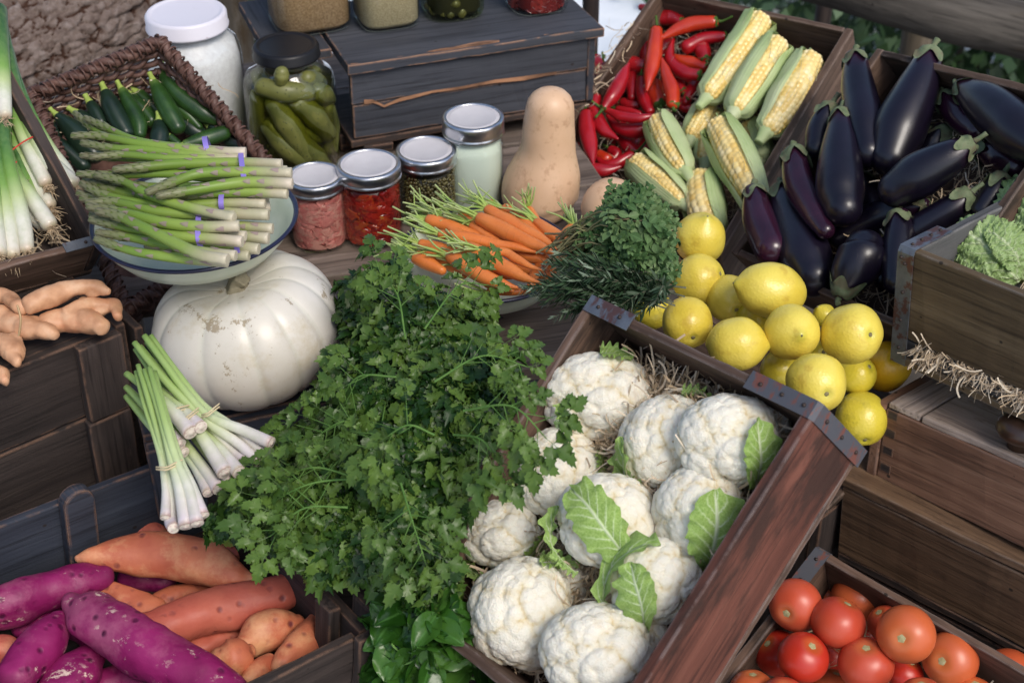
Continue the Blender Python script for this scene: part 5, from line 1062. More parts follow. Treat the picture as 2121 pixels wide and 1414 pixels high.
def bunch_asp(label, band, spears, wband):
    """spears: zoom 1 points tip->butt with heights above the bowl rim plane"""
    e = empty('asparagus_bunch', Pz(*zc(1, *band[:2]), ab[2]), label, 'asparagus bunch', 'asparagus bunches in the enamel bowl')
    for q, (pts, h, r) in enumerate(spears):
        P_, _ = img_path([(x, y, 1) for x, y in pts], 1, lambda x, y, u: Pz(x, y, ab[2]+h)); V, F, t, k_, tb = spear(P_, [r*.55, r*.85, r, r*1.05, r], q+int(band[0]))
        obj('spear', V, F, m_asp, e, att={'t': t, 'k': k_}, origin=V.mean(0))
    # the band: a strap over the stems
    x0, y0, x1, y1, h = band; a = Pz(*zc(1, x0, y0), ab[2]+h); b = Pz(*zc(1, x1, y1), ab[2]+h); c = (a+b)/2; ax = nrm(b-a); L = np.linalg.norm(b-a)/2+.001
    V = []; F = []; m = 28; nb = nrm(-FW*.75+np.array([0, 0, .6])); c = c+nb*.004; wband += .007; L += .003
    for i in range(m):
        th = 2*PI*i/m; cz = math.sin(th); pt = c+ax*L*math.cos(th)+nb*(abs(cz)**.6*np.sign(cz)*wband); sdv = nrm(np.cross(ax, [0, 0, 1]))
        V += [pt-sdv*.0032, pt+sdv*.0032]
    F = [(2*i, 2*i+1, (2*i+3) % (2*m), (2*i+2) % (2*m)) for i in range(m)]; kidmesh('rubber_band', V, F, m_band, e)
bunch_asp('upper asparagus bunch touching the courgettes, banded near its pale ends', (1272, 892, 1285, 975, .070), [
 ([(520, 722), (640, 775), (800, 850), (1000, 890), (1280, 915), (1490, 930)], .078, .0056), ([(448, 828), (620, 832), (820, 872), (1050, 902), (1290, 925), (1500, 928)], .086, .0062), ([(505, 872), (680, 905), (880, 915), (1100, 940), (1290, 950), (1500, 945)], .082, .006),
 ([(560, 958), (760, 945), (980, 965), (1150, 970), (1290, 968), (1500, 962)], .080, .0058), ([(455, 690), (540, 760), (700, 860), (900, 925), (1200, 960), (1470, 965)], .068, .0055), ([(500, 950), (700, 960), (1000, 975), (1300, 975), (1480, 975)], .066, .0055)], .020)
bunch_asp('middle asparagus bunch with the longest pale ends, hanging over the bowl rim', (1490, 968, 1515, 1182, .062), [
 ([(705, 1035), (860, 1022), (1100, 1000), (1480, 995), (1720, 1002)], .078, .0066), ([(905, 1172), (1050, 1115), (1220, 1060), (1500, 1052), (1780, 1056)], .086, .0070), ([(970, 1195), (1150, 1165), (1350, 1130), (1520, 1112), (1785, 1120)], .082, .0068),
 ([(480, 1062), (700, 1068), (1000, 1058), (1250, 1080), (1500, 1085), (1760, 1095)], .066, .0062), ([(1080, 1195), (1250, 1180), (1500, 1168), (1755, 1182)], .070, .0066), ([(760, 1068), (900, 1045), (1100, 1030), (1480, 1030), (1750, 1040)], .064, .006), ([(700, 1120), (950, 1140), (1250, 1140), (1500, 1140), (1740, 1150)], .056, .006)], .022)
bunch_asp('asparagus bunch with its purple band just inside the bowl, third from the top', (1395, 1180, 1368, 1300, .046), [
 ([(590, 1068), (760, 1110), (900, 1185), (1060, 1240), (1250, 1290), (1430, 1330)], .070, .0062), ([(560, 1095), (740, 1130), (900, 1215), (1100, 1225), (1380, 1208), (1640, 1200)], .052, .0062), ([(500, 1120), (640, 1190), (900, 1250), (1150, 1250), (1390, 1240), (1620, 1245)], .056, .0066),
 ([(520, 1100), (640, 1150), (860, 1200), (1120, 1260), (1380, 1300), (1640, 1310)], .050, .007), ([(480, 1180), (700, 1220), (1000, 1265), (1380, 1280), (1650, 1260)], .044, .006), ([(500, 1210), (800, 1270), (1200, 1290), (1640, 1300)], .040, .006)], .018)
bunch_asp('lowest asparagus bunch in front, band near the bowl rim', (1246, 1300, 1228, 1500, .040), [
 ([(540, 1240), (700, 1235), (950, 1290), (1240, 1310), (1430, 1318)], .058, .0066), ([(545, 1262), (760, 1300), (1000, 1360), (1240, 1385), (1460, 1380)], .062, .007), ([(600, 1290), (700, 1310), (900, 1400), (1100, 1500), (1240, 1560), (1390, 1585)], .070, .0068),
 ([(560, 1340), (800, 1400), (1050, 1440), (1240, 1455), (1480, 1475)], .052, .0068), ([(600, 1420), (850, 1460), (1050, 1510), (1240, 1540), (1440, 1560)], .048, .0064), ([(590, 1460), (800, 1530), (1050, 1570), (1250, 1590), (1390, 1600)], .048, .006), ([(560, 1310), (850, 1370), (1250, 1420), (1500, 1440)], .044, .0062)], .016)
bunch_asp('short asparagus bunch lying behind the lowest one, butts towards the bowl side', (1470, 1390, 1460, 1560, .020), [
 ([(900, 1360), (1150, 1380), (1400, 1380), (1665, 1395)], .034, .0066), ([(900, 1400), (1150, 1430), (1400, 1440), (1640, 1455)], .032, .007), ([(900, 1450), (1150, 1480), (1400, 1500), (1580, 1520)], .030, .0068), ([(900, 1500), (1100, 1520), (1400, 1550), (1520, 1560)], .024, .0064)], .012)

# ---------------------------------------------------------------- white pumpkin and the squashes
s = NT('white_pumpkin_rind'); f = s.noise(4, 6); base = s.ramp(f, [(.35, (.54, .50, .41)), (.65, (.68, .645, .58))]); base = s.mix(s.ramp(s.attr('g'), [(.0, .28), (.5, 0.0)]), base, (.52, .55, .44))
base = s.mix(s.ramp(s.noise(11, 7, None, .75), [(.52, 0.0), (.66, .5)]), base, (.46, .37, .19)); base = s.mix(s.ramp(s.noise(26, 6, (1, 1, .6), .8), [(.60, 0.0), (.63, .7)]), base, (.24, .17, .08))
s.bump(s.noise(18, 5), .18, .004); m_pum = s.fin(base, .36, .4, coat=.12, cr=.3)
pd = 1.845; pc = Pd(514, 680, pd); pa = 197*pd/FPX; V = []; G = []
n, g = 70, 220
lobes = 13; lo = RS.rand(lobes)
for i in range(n):
    a = PI*(i+.01)/(n-.98); z = math.cos(a); rr = math.sin(a)**.86
    for j in range(g):
        th = 2*PI*j/g; q = (th*lobes/2/PI+.35*math.sin(th*2+1)) % lobes; fr = abs(((q) % 1)-.5)*2; gr = (1-fr**3.2) ; dp = .030*(1-gr)*rr
        dip = .30*math.exp(-(a/.42)**2)+.24*math.exp(-((PI-a)/.4)**2)
        R_ = 1-dp+.012*(lo[int(q) % lobes]-.5)+.02*mnoise.noise(Vector((math.cos(th)*1.5, math.sin(th)*1.5, z*1.5)))
        V.append((rr*R_*math.cos(th), rr*R_*math.sin(th), z*.735*(1-dip)*R_)); G.append(gr)
ti = Matrix.Rotation(math.radians(-9), 3, 'Y')
V = pc+(np.array(V)*pa)@np.array(ti).T; V[:, 2] += .0
F = [(i*g+j, (i+1)*g+j, (i+1)*g+(j+1) % g, i*g+(j+1) % g) for i in range(n-1) for j in range(g)]+[tuple(range(g)), tuple((n-1)*g+j for j in range(g))[::-1]]
pu = obj('white_pumpkin', V, F, m_pum, att={'g': np.clip(G, 0, 1)}); tag(pu, 'large ribbed white pumpkin with brown scars beside the parsley', 'pumpkin')
m_pst = stalk_mat('pumpkin_stem', (.15, .13, .08), (.30, .26, .17), 80)
a = pc+np.array([-.006, 0, pa*.50]); V, F, t = Tube([a, a+[0, 0, .010], a+[.008, -.004, .020]], [.017, .010, .011], n=10, cap=(0, .2), seg=18, mod=lambda t, th: 1+.14*np.cos(th*5)).mesh(); kidmesh('stem', V, F, m_pst, pu)
s = NT('butternut_rind'); f = s.noise(7, 6, (1, 1, .6)); base = s.ramp(f, [(.3, (.56, .35, .20)), (.6, (.67, .45, .29)), (.8, (.67, .49, .34))]); base = s.mix(s.ramp(s.noise(60, 5), [(.56, 0.0), (.66, .5)]), base, (.40, .22, .12)); base = s.mix(s.ramp(s.noise(13, 7, (1, 1, .5), .8), [(.54, 0.0), (.62, .45)]), base, (.42, .25, .14)); s.bump(s.noise(26, 4), .12, .003); m_but = s.fin(base, .42, .4, coat=.06, cr=.4)
bt = Pz(1122, 442, 0.0)
P_, R_ = [], []
for (x, y, r) in ((1141, 226, 50), (1137, 270, 54), (1134, 312, 58), (1127, 355, 74), (1117, 395, 80), (1119, 418, 70)):
    q = Pd(x, y, depth(bt)); z = None
    rr_ = ray(x, y); t_ = (bt[1]-CP[1])/rr_[1]; q = CP+rr_*t_; P_.append(q); R_.append(r*depth(q)/FPX)
P_ = np.array(P_); dz = P_[-1][2]
tb = Tube(P_, R_, n=40, cap=(.95, .55), seg=44, up=FW); V, F, t = tb.mesh(); V = wob(V, .003, 9); lowz = V[:, 2].min()
o = obj('butternut_squash', V, F, m_but, att={'t': t}); tag(o, 'tall butternut squash standing upright in front of the grey shelf box', 'squash')
BUTZ = lowz
for pts, lab in (([(1262, 428, 62, .06), (1300, 448, 58, .055), (1350, 480, 40, .05)], 'butternut squash lying with its round end showing below the chillies'),
                 ([(1352, 466, 46, .045), (1325, 500, 44, .04), (1290, 540, 38, .03)], 'orange-tan butternut end tucked between the oregano and the corn'),
                 ([(1382, 560, 40, .02), (1340, 590, 36, .02)], 'shaded brown squash end low behind the oregano')):
    P_, R_ = img_path(pts, 0, lambda x, y, z: Pz(x, y, z)); tb = Tube(P_, R_, n=24, cap=(.9, .9), seg=32, up=FW); body('butternut_squash', tb, m_but, lab, 'squash', 'butternut squashes lying on the table', wamp=.002)

# ---------------------------------------------------------------- jars
def glass_mat(nm, tint=(.93, .96, .95), refl=.10):
    s = NT(nm); tr_ = s.n('ShaderNodeBsdfTransparent'); tr_.inputs[0].default_value = col(tint); gl = s.n('ShaderNodeBsdfGlossy'); gl.inputs['Roughness'].default_value = .03
    lw = s.n('ShaderNodeLayerWeight'); fc = s.math('MULTIPLY', s.math('POWER', lw.outputs['Facing'], 4.0), .8); mx = s.n('ShaderNodeMixShader'); s.l(s.math('ADD', fc, refl-.04, True), mx.inputs[0]); s.l(tr_.outputs[0], mx.inputs[1]); s.l(gl.outputs[0], mx.inputs[2]); s.l(mx.outputs[0], s.o.inputs[0]); s.m.node_tree.nodes.remove(s.b); return s.m
m_glass = glass_mat('clear_jar_glass'); m_liq = glass_mat('pickle_brine', (.80, .80, .42), .04)
s = NT('zinc_ring'); rg = s.noise(300, 2, (1, 1, .05)); s.bump(rg, .08, .0005); m_zinc = s.fin((.62, .63, .66), .28, .5, metal=1.0)
s = NT('white_lid_disc'); m_disc = s.fin(s.ramp(s.noise(20, 3), [(.3, (.50, .48, .49)), (.7, (.57, .55, .56))]), .45, .4)
s = NT('white_plastic_lid'); m_wlid = s.fin(s.mix(s.ramp(s.noise(90, 4), [(.68, 0.0), (.72, .5)]), (.66, .64, .70), (.3, .22, .2)), .4, .4)
s = NT('black_metal_lid'); m_blid = s.fin((.008, .008, .010), .4, .3)
def jar(label, c, r, h, group, fill=None, fillmat=None, lid='mason', sq=0.0, fill_top=.82, extras=None, kind='glass_jar', glass=None, rot=0, neck=.80, sh=.76):
    c = np.array(c); e = empty(kind, c, label, 'jar', group); Rz = np.array(Matrix.Rotation(rot, 3, 'Z'))
    pr = [(.0005, .004), (r*.86, .003), (r*.95, .004), (r, .012), (r, h*.30), (r*1.0, h*sh*.86), (r*.985, h*sh*.93), (r*.93, h*sh), (r*(neck+.03), h*(sh+.055)), (r*neck, h*(sh+.09)), (r*neck, h*.985)]
    V, F = lathe(pr, 56, sq); kidmesh('glass', c+V@Rz.T, F, glass or m_glass, e)
    if fill is not None:
        q = .955 if not extras else .86; z1 = h*fill_top; P2 = [(.0005, .007), (r*.88*q, .0065), (r*q, .014), (r*q, min(h*sh*.86, z1))]
        if z1 > h*sh*.9: P2 += [(r*q*.93, min(z1, h*sh))]
        if z1 > h*(sh+.08): P2 += [(r*(neck-.02), h*(sh+.09)), (r*(neck-.02), z1)]
        P2 += [(P2[-1][0]*.6, z1+.0015), (.0005, z1+.001)]
        V, F = lathe(P2, 56, sq); kidmesh('contents', c+V@Rz.T, F, fillmat, e)
    if extras: extras(e, c, r, h)
    if lid == 'mason':
        R_ = r*neck+.0042; z0 = h*.825; pr = [(R_-.0015, z0), (R_+.0012, z0+.001), (R_+.0012, z0+.0035), (R_-.0002, z0+.005), (R_-.0002, z0+h*.02+.004), (R_+.0006, z0+h*.02+.005), (R_+.0006, h-.0045), (R_+.0, h-.001), (R_-.0015, h), (R_-.0055, h+.0002), (R_-.0062, h-.0008), (R_-.0064, h-.003)]
        V, F = lathe(pr, 90); ri = kidmesh('ring', c+V, F, m_zinc, e)
        V, F = lathe([(.0003, h-.0010), (R_-.013, h-.0010), (R_-.0115, h-.0002), (R_-.0095, h-.0012), (R_-.0060, h-.0014)], 60); kidmesh('lid', c+V, F, m_disc, e)
    elif lid:
        R_ = r*neck+.005; hh = .020 if lid == 'black' else .026; pr = [(R_-.004, h-hh), (R_+.001, h-hh+.001), (R_+.0015, h-hh+.004), (R_, h-hh+.006), (R_, h-.004), (R_-.003, h), (R_-.007, h+.0006), (R_-.009, h-.0012), (R_-.013, h-.0016), (.0005, h-.0012)]
        V, F = lathe(pr, 72); kidmesh('lid', c+V, F, m_blid if lid == 'black' else m_wlid, e)
    return e
def hgt_at(c, y):   # height of the upright point over c seen at picture row y
    lo, hi = 0, .6
    for _ in range(30):
        m = (lo+hi)/2; lo, hi = (m, hi) if proj([c[0], c[1], c[2]+m])[1] > y else (lo, m)
    return lo
GJ = 'mason jars with silver screw rings'
s = NT('milky_powder'); m_milk = s.fin((.66, .72, .62), .8, .2); s = NT('salt'); m_salt = s.fin(s.ramp(s.noise(120, 3), [(.3, (.66, .63, .64)), (.7, (.78, .76, .77))]), .8, .2)
s = NT('brown_sugar'); s.bump(s.noise(500, 2), .5, .001); m_sug = s.fin(s.ramp(s.noise(300, 3), [(.35, (.26, .155, .075)), (.65, (.44, .29, .16))]), .8, .2)
s = NT('couscous'); s.bump(s.voro(600), .6, .001); m_cous = s.fin(s.ramp(s.voro(600), [(.1, (.60, .50, .32)), (.6, (.34, .27, .15))]), .8, .2)
# pink ginger: folded petals pressed against the glass
def petals(n, r, h, z1, c, size, rs, curl=1.2, inner=.35):
    Vs, Fs, Ts, n0 = [], [], [], 0
    for k in range(n):
        th = rs.rand()*2*PI; z = .008+rs.rand()*(z1-.016); rad = r*(inner+(1-inner)*rs.rand()**.35)-.002
        o = np.array([math.cos(th)*rad, math.sin(th)*rad, z]); nn = np.array([math.cos(th), math.sin(th), .2*rs.randn()]); B = basis(nn+rs.randn(3)*.35); sz = size*(.6+.8*rs.rand()); ph = rs.rand()*6
        for i in range(7):
            for j in range(5):
                u, v = (i/6-.5)*2, (j/4-.5)*2; x = u*sz; y = v*sz*.55*math.sqrt(max(.05, 1-u*u*.85)); zz = sz*.35*curl*math.sin(u*2+ph)*math.cos(v*1.3+ph*2); p = o+B@np.array([x, y, zz]); rr = math.hypot(p[0], p[1]); mxr = r*.965
                if rr > mxr: p[:2] *= mxr/rr*(1-.015*rs.rand())
                p[2] = min(max(p[2], .006), z1); Vs.append(p+c); Ts.append(rs.rand()*.1+k/n)
        Fs += [(n0+i*5+j, n0+i*5+j+1, n0+(i+1)*5+j+1, n0+(i+1)*5+j) for i in range(6) for j in range(4)]; n0 += 35
    return np.array(Vs), Fs, np.array(Ts)
s = NT('pickled_pink_ginger'); m_pg = s.fin(s.ramp(s.attr('t'), [(0, (.62, .17, .15)), (.5, (.72, .27, .23)), (1, (.74, .36, .29))]), .25, .5, sss=0, trans=.3)
s = NT('pink_brine'); m_pgl = s.fin((.56, .16, .13), .3)
c1 = Pz(664, 497, 0); r1 = 57*depth(c1)/FPX
jar('small jar of pink pickled ginger beside the asparagus bowl', c1, r1, hgt_at(c1, 362), GJ, 1, m_pgl, neck=.92, sh=.74, sq=.12, rot=.3, fill_top=.78,
    extras=lambda e, c, r, h: (lambda p: kidmesh('ginger_slices', p[0], p[1], m_pg, e, p[2]))(petals(420, r*1.0, h, h*.80, c, .013, np.random.RandomState(3), inner=.9)))
s = NT('red_tomato_pieces'); s.bump(s.noise(200, 4), .5, .001); m_rt = s.fin(s.mix(s.ramp(s.noise(60, 3), [(.62, 0.0), (.68, .8)]), s.ramp(s.attr('t'), [(0, (.16, .006, .006)), (.7, (.34, .018, .010)), (1, (.40, .06, .015))]), (.40, .14, .03)), .15, .5, coat=.5)
s = NT('red_oil'); m_ro = s.fin((.13, .008, .006), .2)
c2 = Pz(773, 486, 0); r2 = 62*depth(c2)/FPX
jar('jar of dark red dried tomatoes in oil behind the carrot tops', c2, r2, hgt_at(c2, 338), GJ, 1, m_ro, neck=.94, sh=.74, sq=.12, rot=.2, fill_top=.8,
    extras=lambda e, c, r, h: (lambda p: kidmesh('tomato_pieces', p[0], p[1], m_rt, e, p[2]))(petals(300, r*1.0, h, h*.80, c, .016, np.random.RandomState(4), 1.6, inner=.9)))
s = NT('green_peppercorns'); m_pep = s.fin(s.ramp(s.attr('t'), [(0, (.045, .035, .010)), (.6, (.10, .08, .022)), (1, (.15, .125, .04))]), .3, .5, coat=.2)
s = NT('peppercorn_brine'); m_pb = s.fin((.018, .014, .006), .4)
c3 = Pz(888, 447, 0); r3 = 58*depth(c3)/FPX
def peppers(e, c, r, h):
    iv, iF = ico(2); ms = []; rs = np.random.RandomState(5); rr = .0026; row = 0; z = .008
    while z < h*.74:
        n = int(2*PI*r/(rr*2.05))
        for k in range(n): th = (k+.5*(row % 2)+.25*rs.randn())/n*2*PI; ms.append((np.eye(3)*rr*(.9+.2*rs.rand()), c+np.array([math.cos(th)*(r*.955-rr*(.4+.5*rs.rand())), math.sin(th)*(r*.955-rr*(.4+.5*rs.rand())), z+rr*.5*rs.randn()])))
        z += rr*1.8; row += 1
    V, F, T = scatter(iv, iF, ms); o = kidmesh('peppercorns', V, F, m_pep, e, T); o['kind'] = 'stuff'
jar('jar of olive-green peppercorns between the red and the white jar', c3, r3, hgt_at(c3, 309), GJ, 1, m_pb, neck=.95, sh=.72, sq=.1, rot=.5, fill_top=.72, extras=peppers)
c4 = Pz(983, 417, 0); r4 = 60*depth(c4)/FPX
jar('tallest mason jar, filled with pale cream powder, beside the upright squash', c4, r4, hgt_at(c4, 241), GJ, 1, m_milk, neck=.93, sh=.76, fill_top=.80, sq=.08)
# pickled gherkins
s = NT('gherkin_skin'); sp = s.ramp(s.voro(170), [(.10, 1.0), (.22, 0.0)]); s.bump(sp, .5, .002); m_ghe = s.fin(s.mix(sp, s.ramp(s.noise(18, 4), [(.3, (.085, .095, .022)), (.7, (.18, .18, .05))]), (.035, .045, .010)), .4, .4)
def gherkins(e, c, r, h):
    for (pts, rr) in (([(572, 215), (600, 262), (632, 318)], 23), ([(618, 212), (650, 240), (676, 275)], 21), ([(560, 262), (595, 305), (640, 338)], 21), ([(545, 182), (590, 190), (635, 192)], 19), ([(655, 190), (668, 195), (678, 205)], 18), ([(583, 150), (583, 158), (582, 168)], 13), ([(535, 200), (538, 260), (540, 320)], 18), ([(678, 225), (684, 260), (684, 310)], 17), ([(630, 300), (655, 325), (670, 340)], 18)):
        P_ = []
        for x, y in pts:
            rr_ = ray(x, y); d2 = rr_[:2]; o2 = CP[:2]-c[:2]; A_ = d2@d2; B_ = o2@d2; R2 = (r*.93-rr*.0006)**2; D_ = B_*B_-A_*(o2@o2-R2); t_ = (-B_-math.sqrt(max(D_, 1e-6)))/A_; P_.append(CP+rr_*t_)
        V, F, t = Tube(P_, [rr*.00080, rr*.00092, rr*.00078], n=16, cap=(.9, .9), seg=18, up=FW).mesh(); kidmesh('gherkin', wob(V, .001, 60, rr), F, m_ghe, e, t)
    for k in range(14):
        th = k*2.4; z = .02+.7*h*(k/14); q = c+np.array([math.cos(th)*r*.55, math.sin(th)*r*.55, z]); d = nrm([math.sin(th), -math.cos(th), .6]); V, F, t = Tube([q-d*.03, q, q+d*.03], [.013, .016, .013], n=8, cap=(.9, .9), seg=12).mesh(); kidmesh('gherkin', V, F, m_ghe, e, t)
    V, F = lathe([(.001, .006), (r*.955, .007), (r*.955, h*.66), (r*.94, h*.74), (r*.001, h*.745)], 56); kidmesh('brine', c+V, F, m_liq, e)
c5 = Pz(617, 350, 0); r5 = 92*depth(c5)/FPX
jar('big jar of gherkins with a black lid', c5, r5, hgt_at(c5, 92), None, None, None, 'black', neck=.64, sh=.78, extras=gherkins)
c6 = Pz(426, 318, 0); r6 = 98*depth(c6)/FPX
jar('largest jar, full of white salt, with a white lid beside the tree trunk', c6, r6, hgt_at(c6, 24), None, 1, m_salt, 'white', neck=.74, sh=.80, fill_top=.86)
# jars on the shelf box
TOPZ = SB.s[2]
def sbp(x, y): return SB.hit(x, y, TOPZ+.001)
m_dglass = glass_mat('olive_jar_glass', (.75, .80, .62), .08)
s = NT('olive_skin'); m_oli = s.fin(s.ramp(s.attr('t'), [(0, (.06, .055, .018)), (1, (.16, .14, .05))]), .25, .5, coat=.3); s = NT('olive_brine'); m_ob = s.fin((.035, .032, .014), .4)
s = NT('red_pepper_preserve'); m_rp = s.fin(s.ramp(s.attr('t'), [(0, (.10, .006, .005)), (1, (.26, .02, .012))]), .2, .5, coat=.4)
GS = 'big square jars on the grey shelf box'
cs = sbp(641, 46); jar('square jar of brown sugar on the left end of the shelf box', cs, 80*depth(cs)/FPX, .24, GS, 1, m_sug, 'mason', sq=.35, rot=SB_YAW, fill_top=.7)
cs = sbp(800, 44); jar('square jar of pale couscous, second on the shelf box', cs, 63*depth(cs)/FPX, .20, GS, 1, m_cous, 'mason', sq=.35, rot=SB_YAW, fill_top=.7)
def olives(e, c, r, h, size=.0105, m=None, nm='olives'):
    iv, iF = ico(2); rs = np.random.RandomState(8); ms = []
    for z in np.arange(.014, h*.65, size*1.7):
        n = int(2*PI*r*.9/(size*2.0))
        for k in range(n): th = (k+.4*rs.randn())/n*2*PI+z*60; ms.append((basis(rs.randn(3))@np.diag([size*.85, size*.85, size*(1.0+.25*rs.rand())]), c+np.array([math.cos(th)*(r*.95-size), math.sin(th)*(r*.95-size), z+.002*rs.randn()])))
    V, F, T = scatter(iv, iF, ms); kidmesh(nm, V, F, m or m_oli, e, T)
cs = sbp(937, 24); jar('jar of green olives, third on the shelf box', cs, 61*depth(cs)/FPX, .19, GS, 1, m_ob, 'mason', sq=.2, rot=SB_YAW, fill_top=.7, extras=olives, glass=m_dglass)
cs = sbp(1110, 12); jar('jar of red peppers at the right end of the shelf box', cs, 62*depth(cs)/FPX, .19, GS, 1, m_ro, 'mason', sq=.2, rot=SB_YAW, fill_top=.7, extras=lambda e, c, r, h: (lambda p: kidmesh('pepper_pieces', p[0], p[1], m_rp, e, p[2]))(petals(160, r*.99, h, h*.66, c, .02, np.random.RandomState(6), 1.2, inner=.85)))

# ---------------------------------------------------------------- spring onions
s = NT('spring_onion_skin'); tt = s.attr('t'); st_ = s.noise(1, 2); f = s.noise(90, 3, (1, 1, 1)); base = s.ramp(tt, [(.0, (.014, .05, .016)), (.40, (.05, .14, .03)), (.58, (.16, .30, .06)), (.70, (.42, .50, .24)), (.83, (.62, .62, .53)), (.95, (.64, .61, .53)), (1, (.50, .38, .26))]); m_so = s.fin(s.mix(s.ramp(f, [(.4, .0), (.7, .25)]), base, (.25, .35, .12)), .35, .45, coat=.15, sss=0)
s = NT('onion_roots'); m_root = s.fin(s.ramp(s.noise(150, 3), [(.3, (.30, .20, .11)), (.7, (.58, .46, .31))]), .8)
def onion_bunch(label, band, onions, hh):
    e = empty('spring_onion_bunch', OC.hit(*zc(1, *onions[0][0][0][:2]), .02), label, 'spring onion bunch', 'spring onion bunches in the left crate')
    for k, (pts, h) in enumerate(onions):
        P_, R_ = img_path(pts, 1, lambda x, y, q: OC.hit(x, y, hh+h), 1.2); tb = Tube(P_, R_, n=26, cap=(.2, .7), seg=14, up=FW); V, F, t = tb.mesh(); on = obj('spring_onion', V, F, m_so, e, att={'t': t}, origin=V.mean(0))
        a = tb.P[-1]-tb.T[-1]*.002; d = tb.T[-1]; rt = []
        for q in range(34): dd = nrm(d+RS.randn(3)*.55); rt.append(Tube([a, a+dd*.008+RS.randn(3)*.002, a+dd*.016+RS.randn(3)*.006], [.0008, .0006, .0004], n=6, cap=(0, 0), seg=4).mesh())
        V, F, t = join(*rt); kidmesh('roots', V, F, m_root, on)
    for b in band:
        P_ = [OC.hit(*zc(1, *p), hh+.045) for p in b]; V, F, t = Tube(P_, [.0011]*3, n=16, seg=6).mesh(); kidmesh('rubber_band', V, F, m_rband, e)
onion_bunch('upper spring onion bunch tied with a red band, roots at the crate rim', [[(238, 818), (150, 862), (68, 920)]], [
 ([(20, 150, 24), (50, 330, 30), (105, 560, 30), (190, 800, 34), (300, 980, 42), (440, 1120, 46)], .035), ([(0, 220, 26), (30, 420, 30), (70, 640, 28), (140, 840, 30), (210, 980, 36), (275, 1110, 38)], .028), ([(60, 300, 20), (100, 480, 26), (190, 700, 28), (300, 900, 32), (400, 1040, 36), (460, 1150, 30)], .020), ([(-30, 300, 26), (10, 520, 30), (50, 760, 30), (130, 960, 34), (230, 1140, 42), (300, 1250, 40)], .012)], .03)
onion_bunch('lower spring onion bunch tied with a red band, thick white shafts', [[(100, 988), (50, 1040), (-5, 1080)]], [
 ([(0, 500, 40), (15, 680, 40), (25, 850, 34), (60, 1030, 36), (110, 1230, 42), (150, 1400, 40), (165, 1520, 36)], .045), ([(40, 640, 34), (30, 760, 36), (35, 900, 34), (100, 1080, 36), (200, 1220, 42), (300, 1370, 44)], .03), ([(-40, 600, 40), (-30, 850, 40), (-10, 1050, 40), (30, 1250, 46), (55, 1400, 44), (75, 1550, 40)], .04), ([(-80, 700, 40), (-70, 950, 40), (-50, 1150, 44), (-30, 1350, 44), (-10, 1540, 46)], .045),
 ([(-30, 60, 60), (-15, 250, 56), (10, 480, 46), (30, 700, 36)], .055), ([(70, 760, 26), (110, 960, 30), (180, 1180, 42), (210, 1300, 50), (270, 1370, 42)], .012)], .03)

# ---------------------------------------------------------------- ginger
s = NT('ginger_skin'); f = s.noise(30, 6); base = s.ramp(f, [(.3, (.38, .18, .09)), (.55, (.58, .32, .18)), (.8, (.70, .48, .31))]); base = s.mix(s.ramp(s.noise(14, 4), [(.58, 0.0), (.68, .5)]), base, (.52, .20, .10)); s.bump(s.noise(45, 5), .5, .002); m_gin = s.fin(base, .5, .4)
s = NT('brown_rubber_band'); m_bband = s.fin((.42, .28, .14), .5)
ZG = DC.at(1, 1, 1)[2]
def ginger(label, limbs, h):
    ps = []
    for pts in limbs:
        P_, R_ = img_path(pts, 5, lambda x, y, q: Pz(x, y, ZG+h+q)); L = np.sum(np.linalg.norm(np.diff(P_, axis=0), axis=1)); ph = RS.rand()*6
        tb = Tube(P_, R_, n=30, cap=(.7, .7), seg=20, up=FW, mod=lambda t, th, L=L, ph=ph: 1+.12*np.abs(np.sin(t*L*150+ph))**.5-.08+.04*np.sin(th*2+t*7)); ps.append(tb.mesh())
    V, F, t = join(*ps); V = wob(V, .004, 30, h*50); V = wob(V, .0015, 90, h); o = obj('ginger_root', V, F, m_gin); m = o.modifiers.new('r', 'REMESH'); m.mode = 'VOXEL'; m.voxel_size = .0016; m.use_smooth_shade = True; m2 = o.modifiers.new('s', 'SMOOTH'); m2.iterations = 3
    tag(o, label, 'ginger', 'ginger roots on the dark crate'); return o
ginger('uppermost long ginger root with a tapering right end', [[(130, 500, 42), (220, 460, 46), (320, 430, 42), (420, 415, 36), (485, 430, 16)], [(390, 420, 30), (410, 445, 32, -.008)], [(210, 450, 24), (235, 430, 20, .008)]], .055)
ginger('thick ginger root on the right with a cut knob and a pink tip', [[(200, 580, 46), (300, 560, 56), (390, 570, 60), (450, 590, 44)], [(300, 540, 36, .008), (400, 500, 34, .008), (470, 500, 26, .004)], [(440, 520, 36), (500, 505, 34), (525, 545, 24)], [(360, 500, 34), (440, 490, 28)]], .030)
ginger('ginger root with rounded end, bound to its neighbour by a rubber band', [[(-60, 550, 50), (30, 570, 58), (120, 600, 56), (210, 620, 44), (238, 628, 30)], [(120, 580, 40), (190, 590, 40), (235, 600, 22)]], .030)
ginger('small ginger piece at the back left under the spring onion crate', [[(-20, 450, 34), (30, 460, 36), (80, 500, 34), (110, 510, 30)]], .050)
ginger('ginger piece at the lower left with blunt lobes', [[(-40, 650, 50), (20, 670, 54), (70, 710, 40)], [(60, 650, 34), (90, 690, 20)], [(30, 700, 40), (80, 740, 22)]], .026)
ginger('ginger nub at the left edge below the others', [[(-40, 800, 40), (0, 810, 42), (20, 830, 24)]], .008)
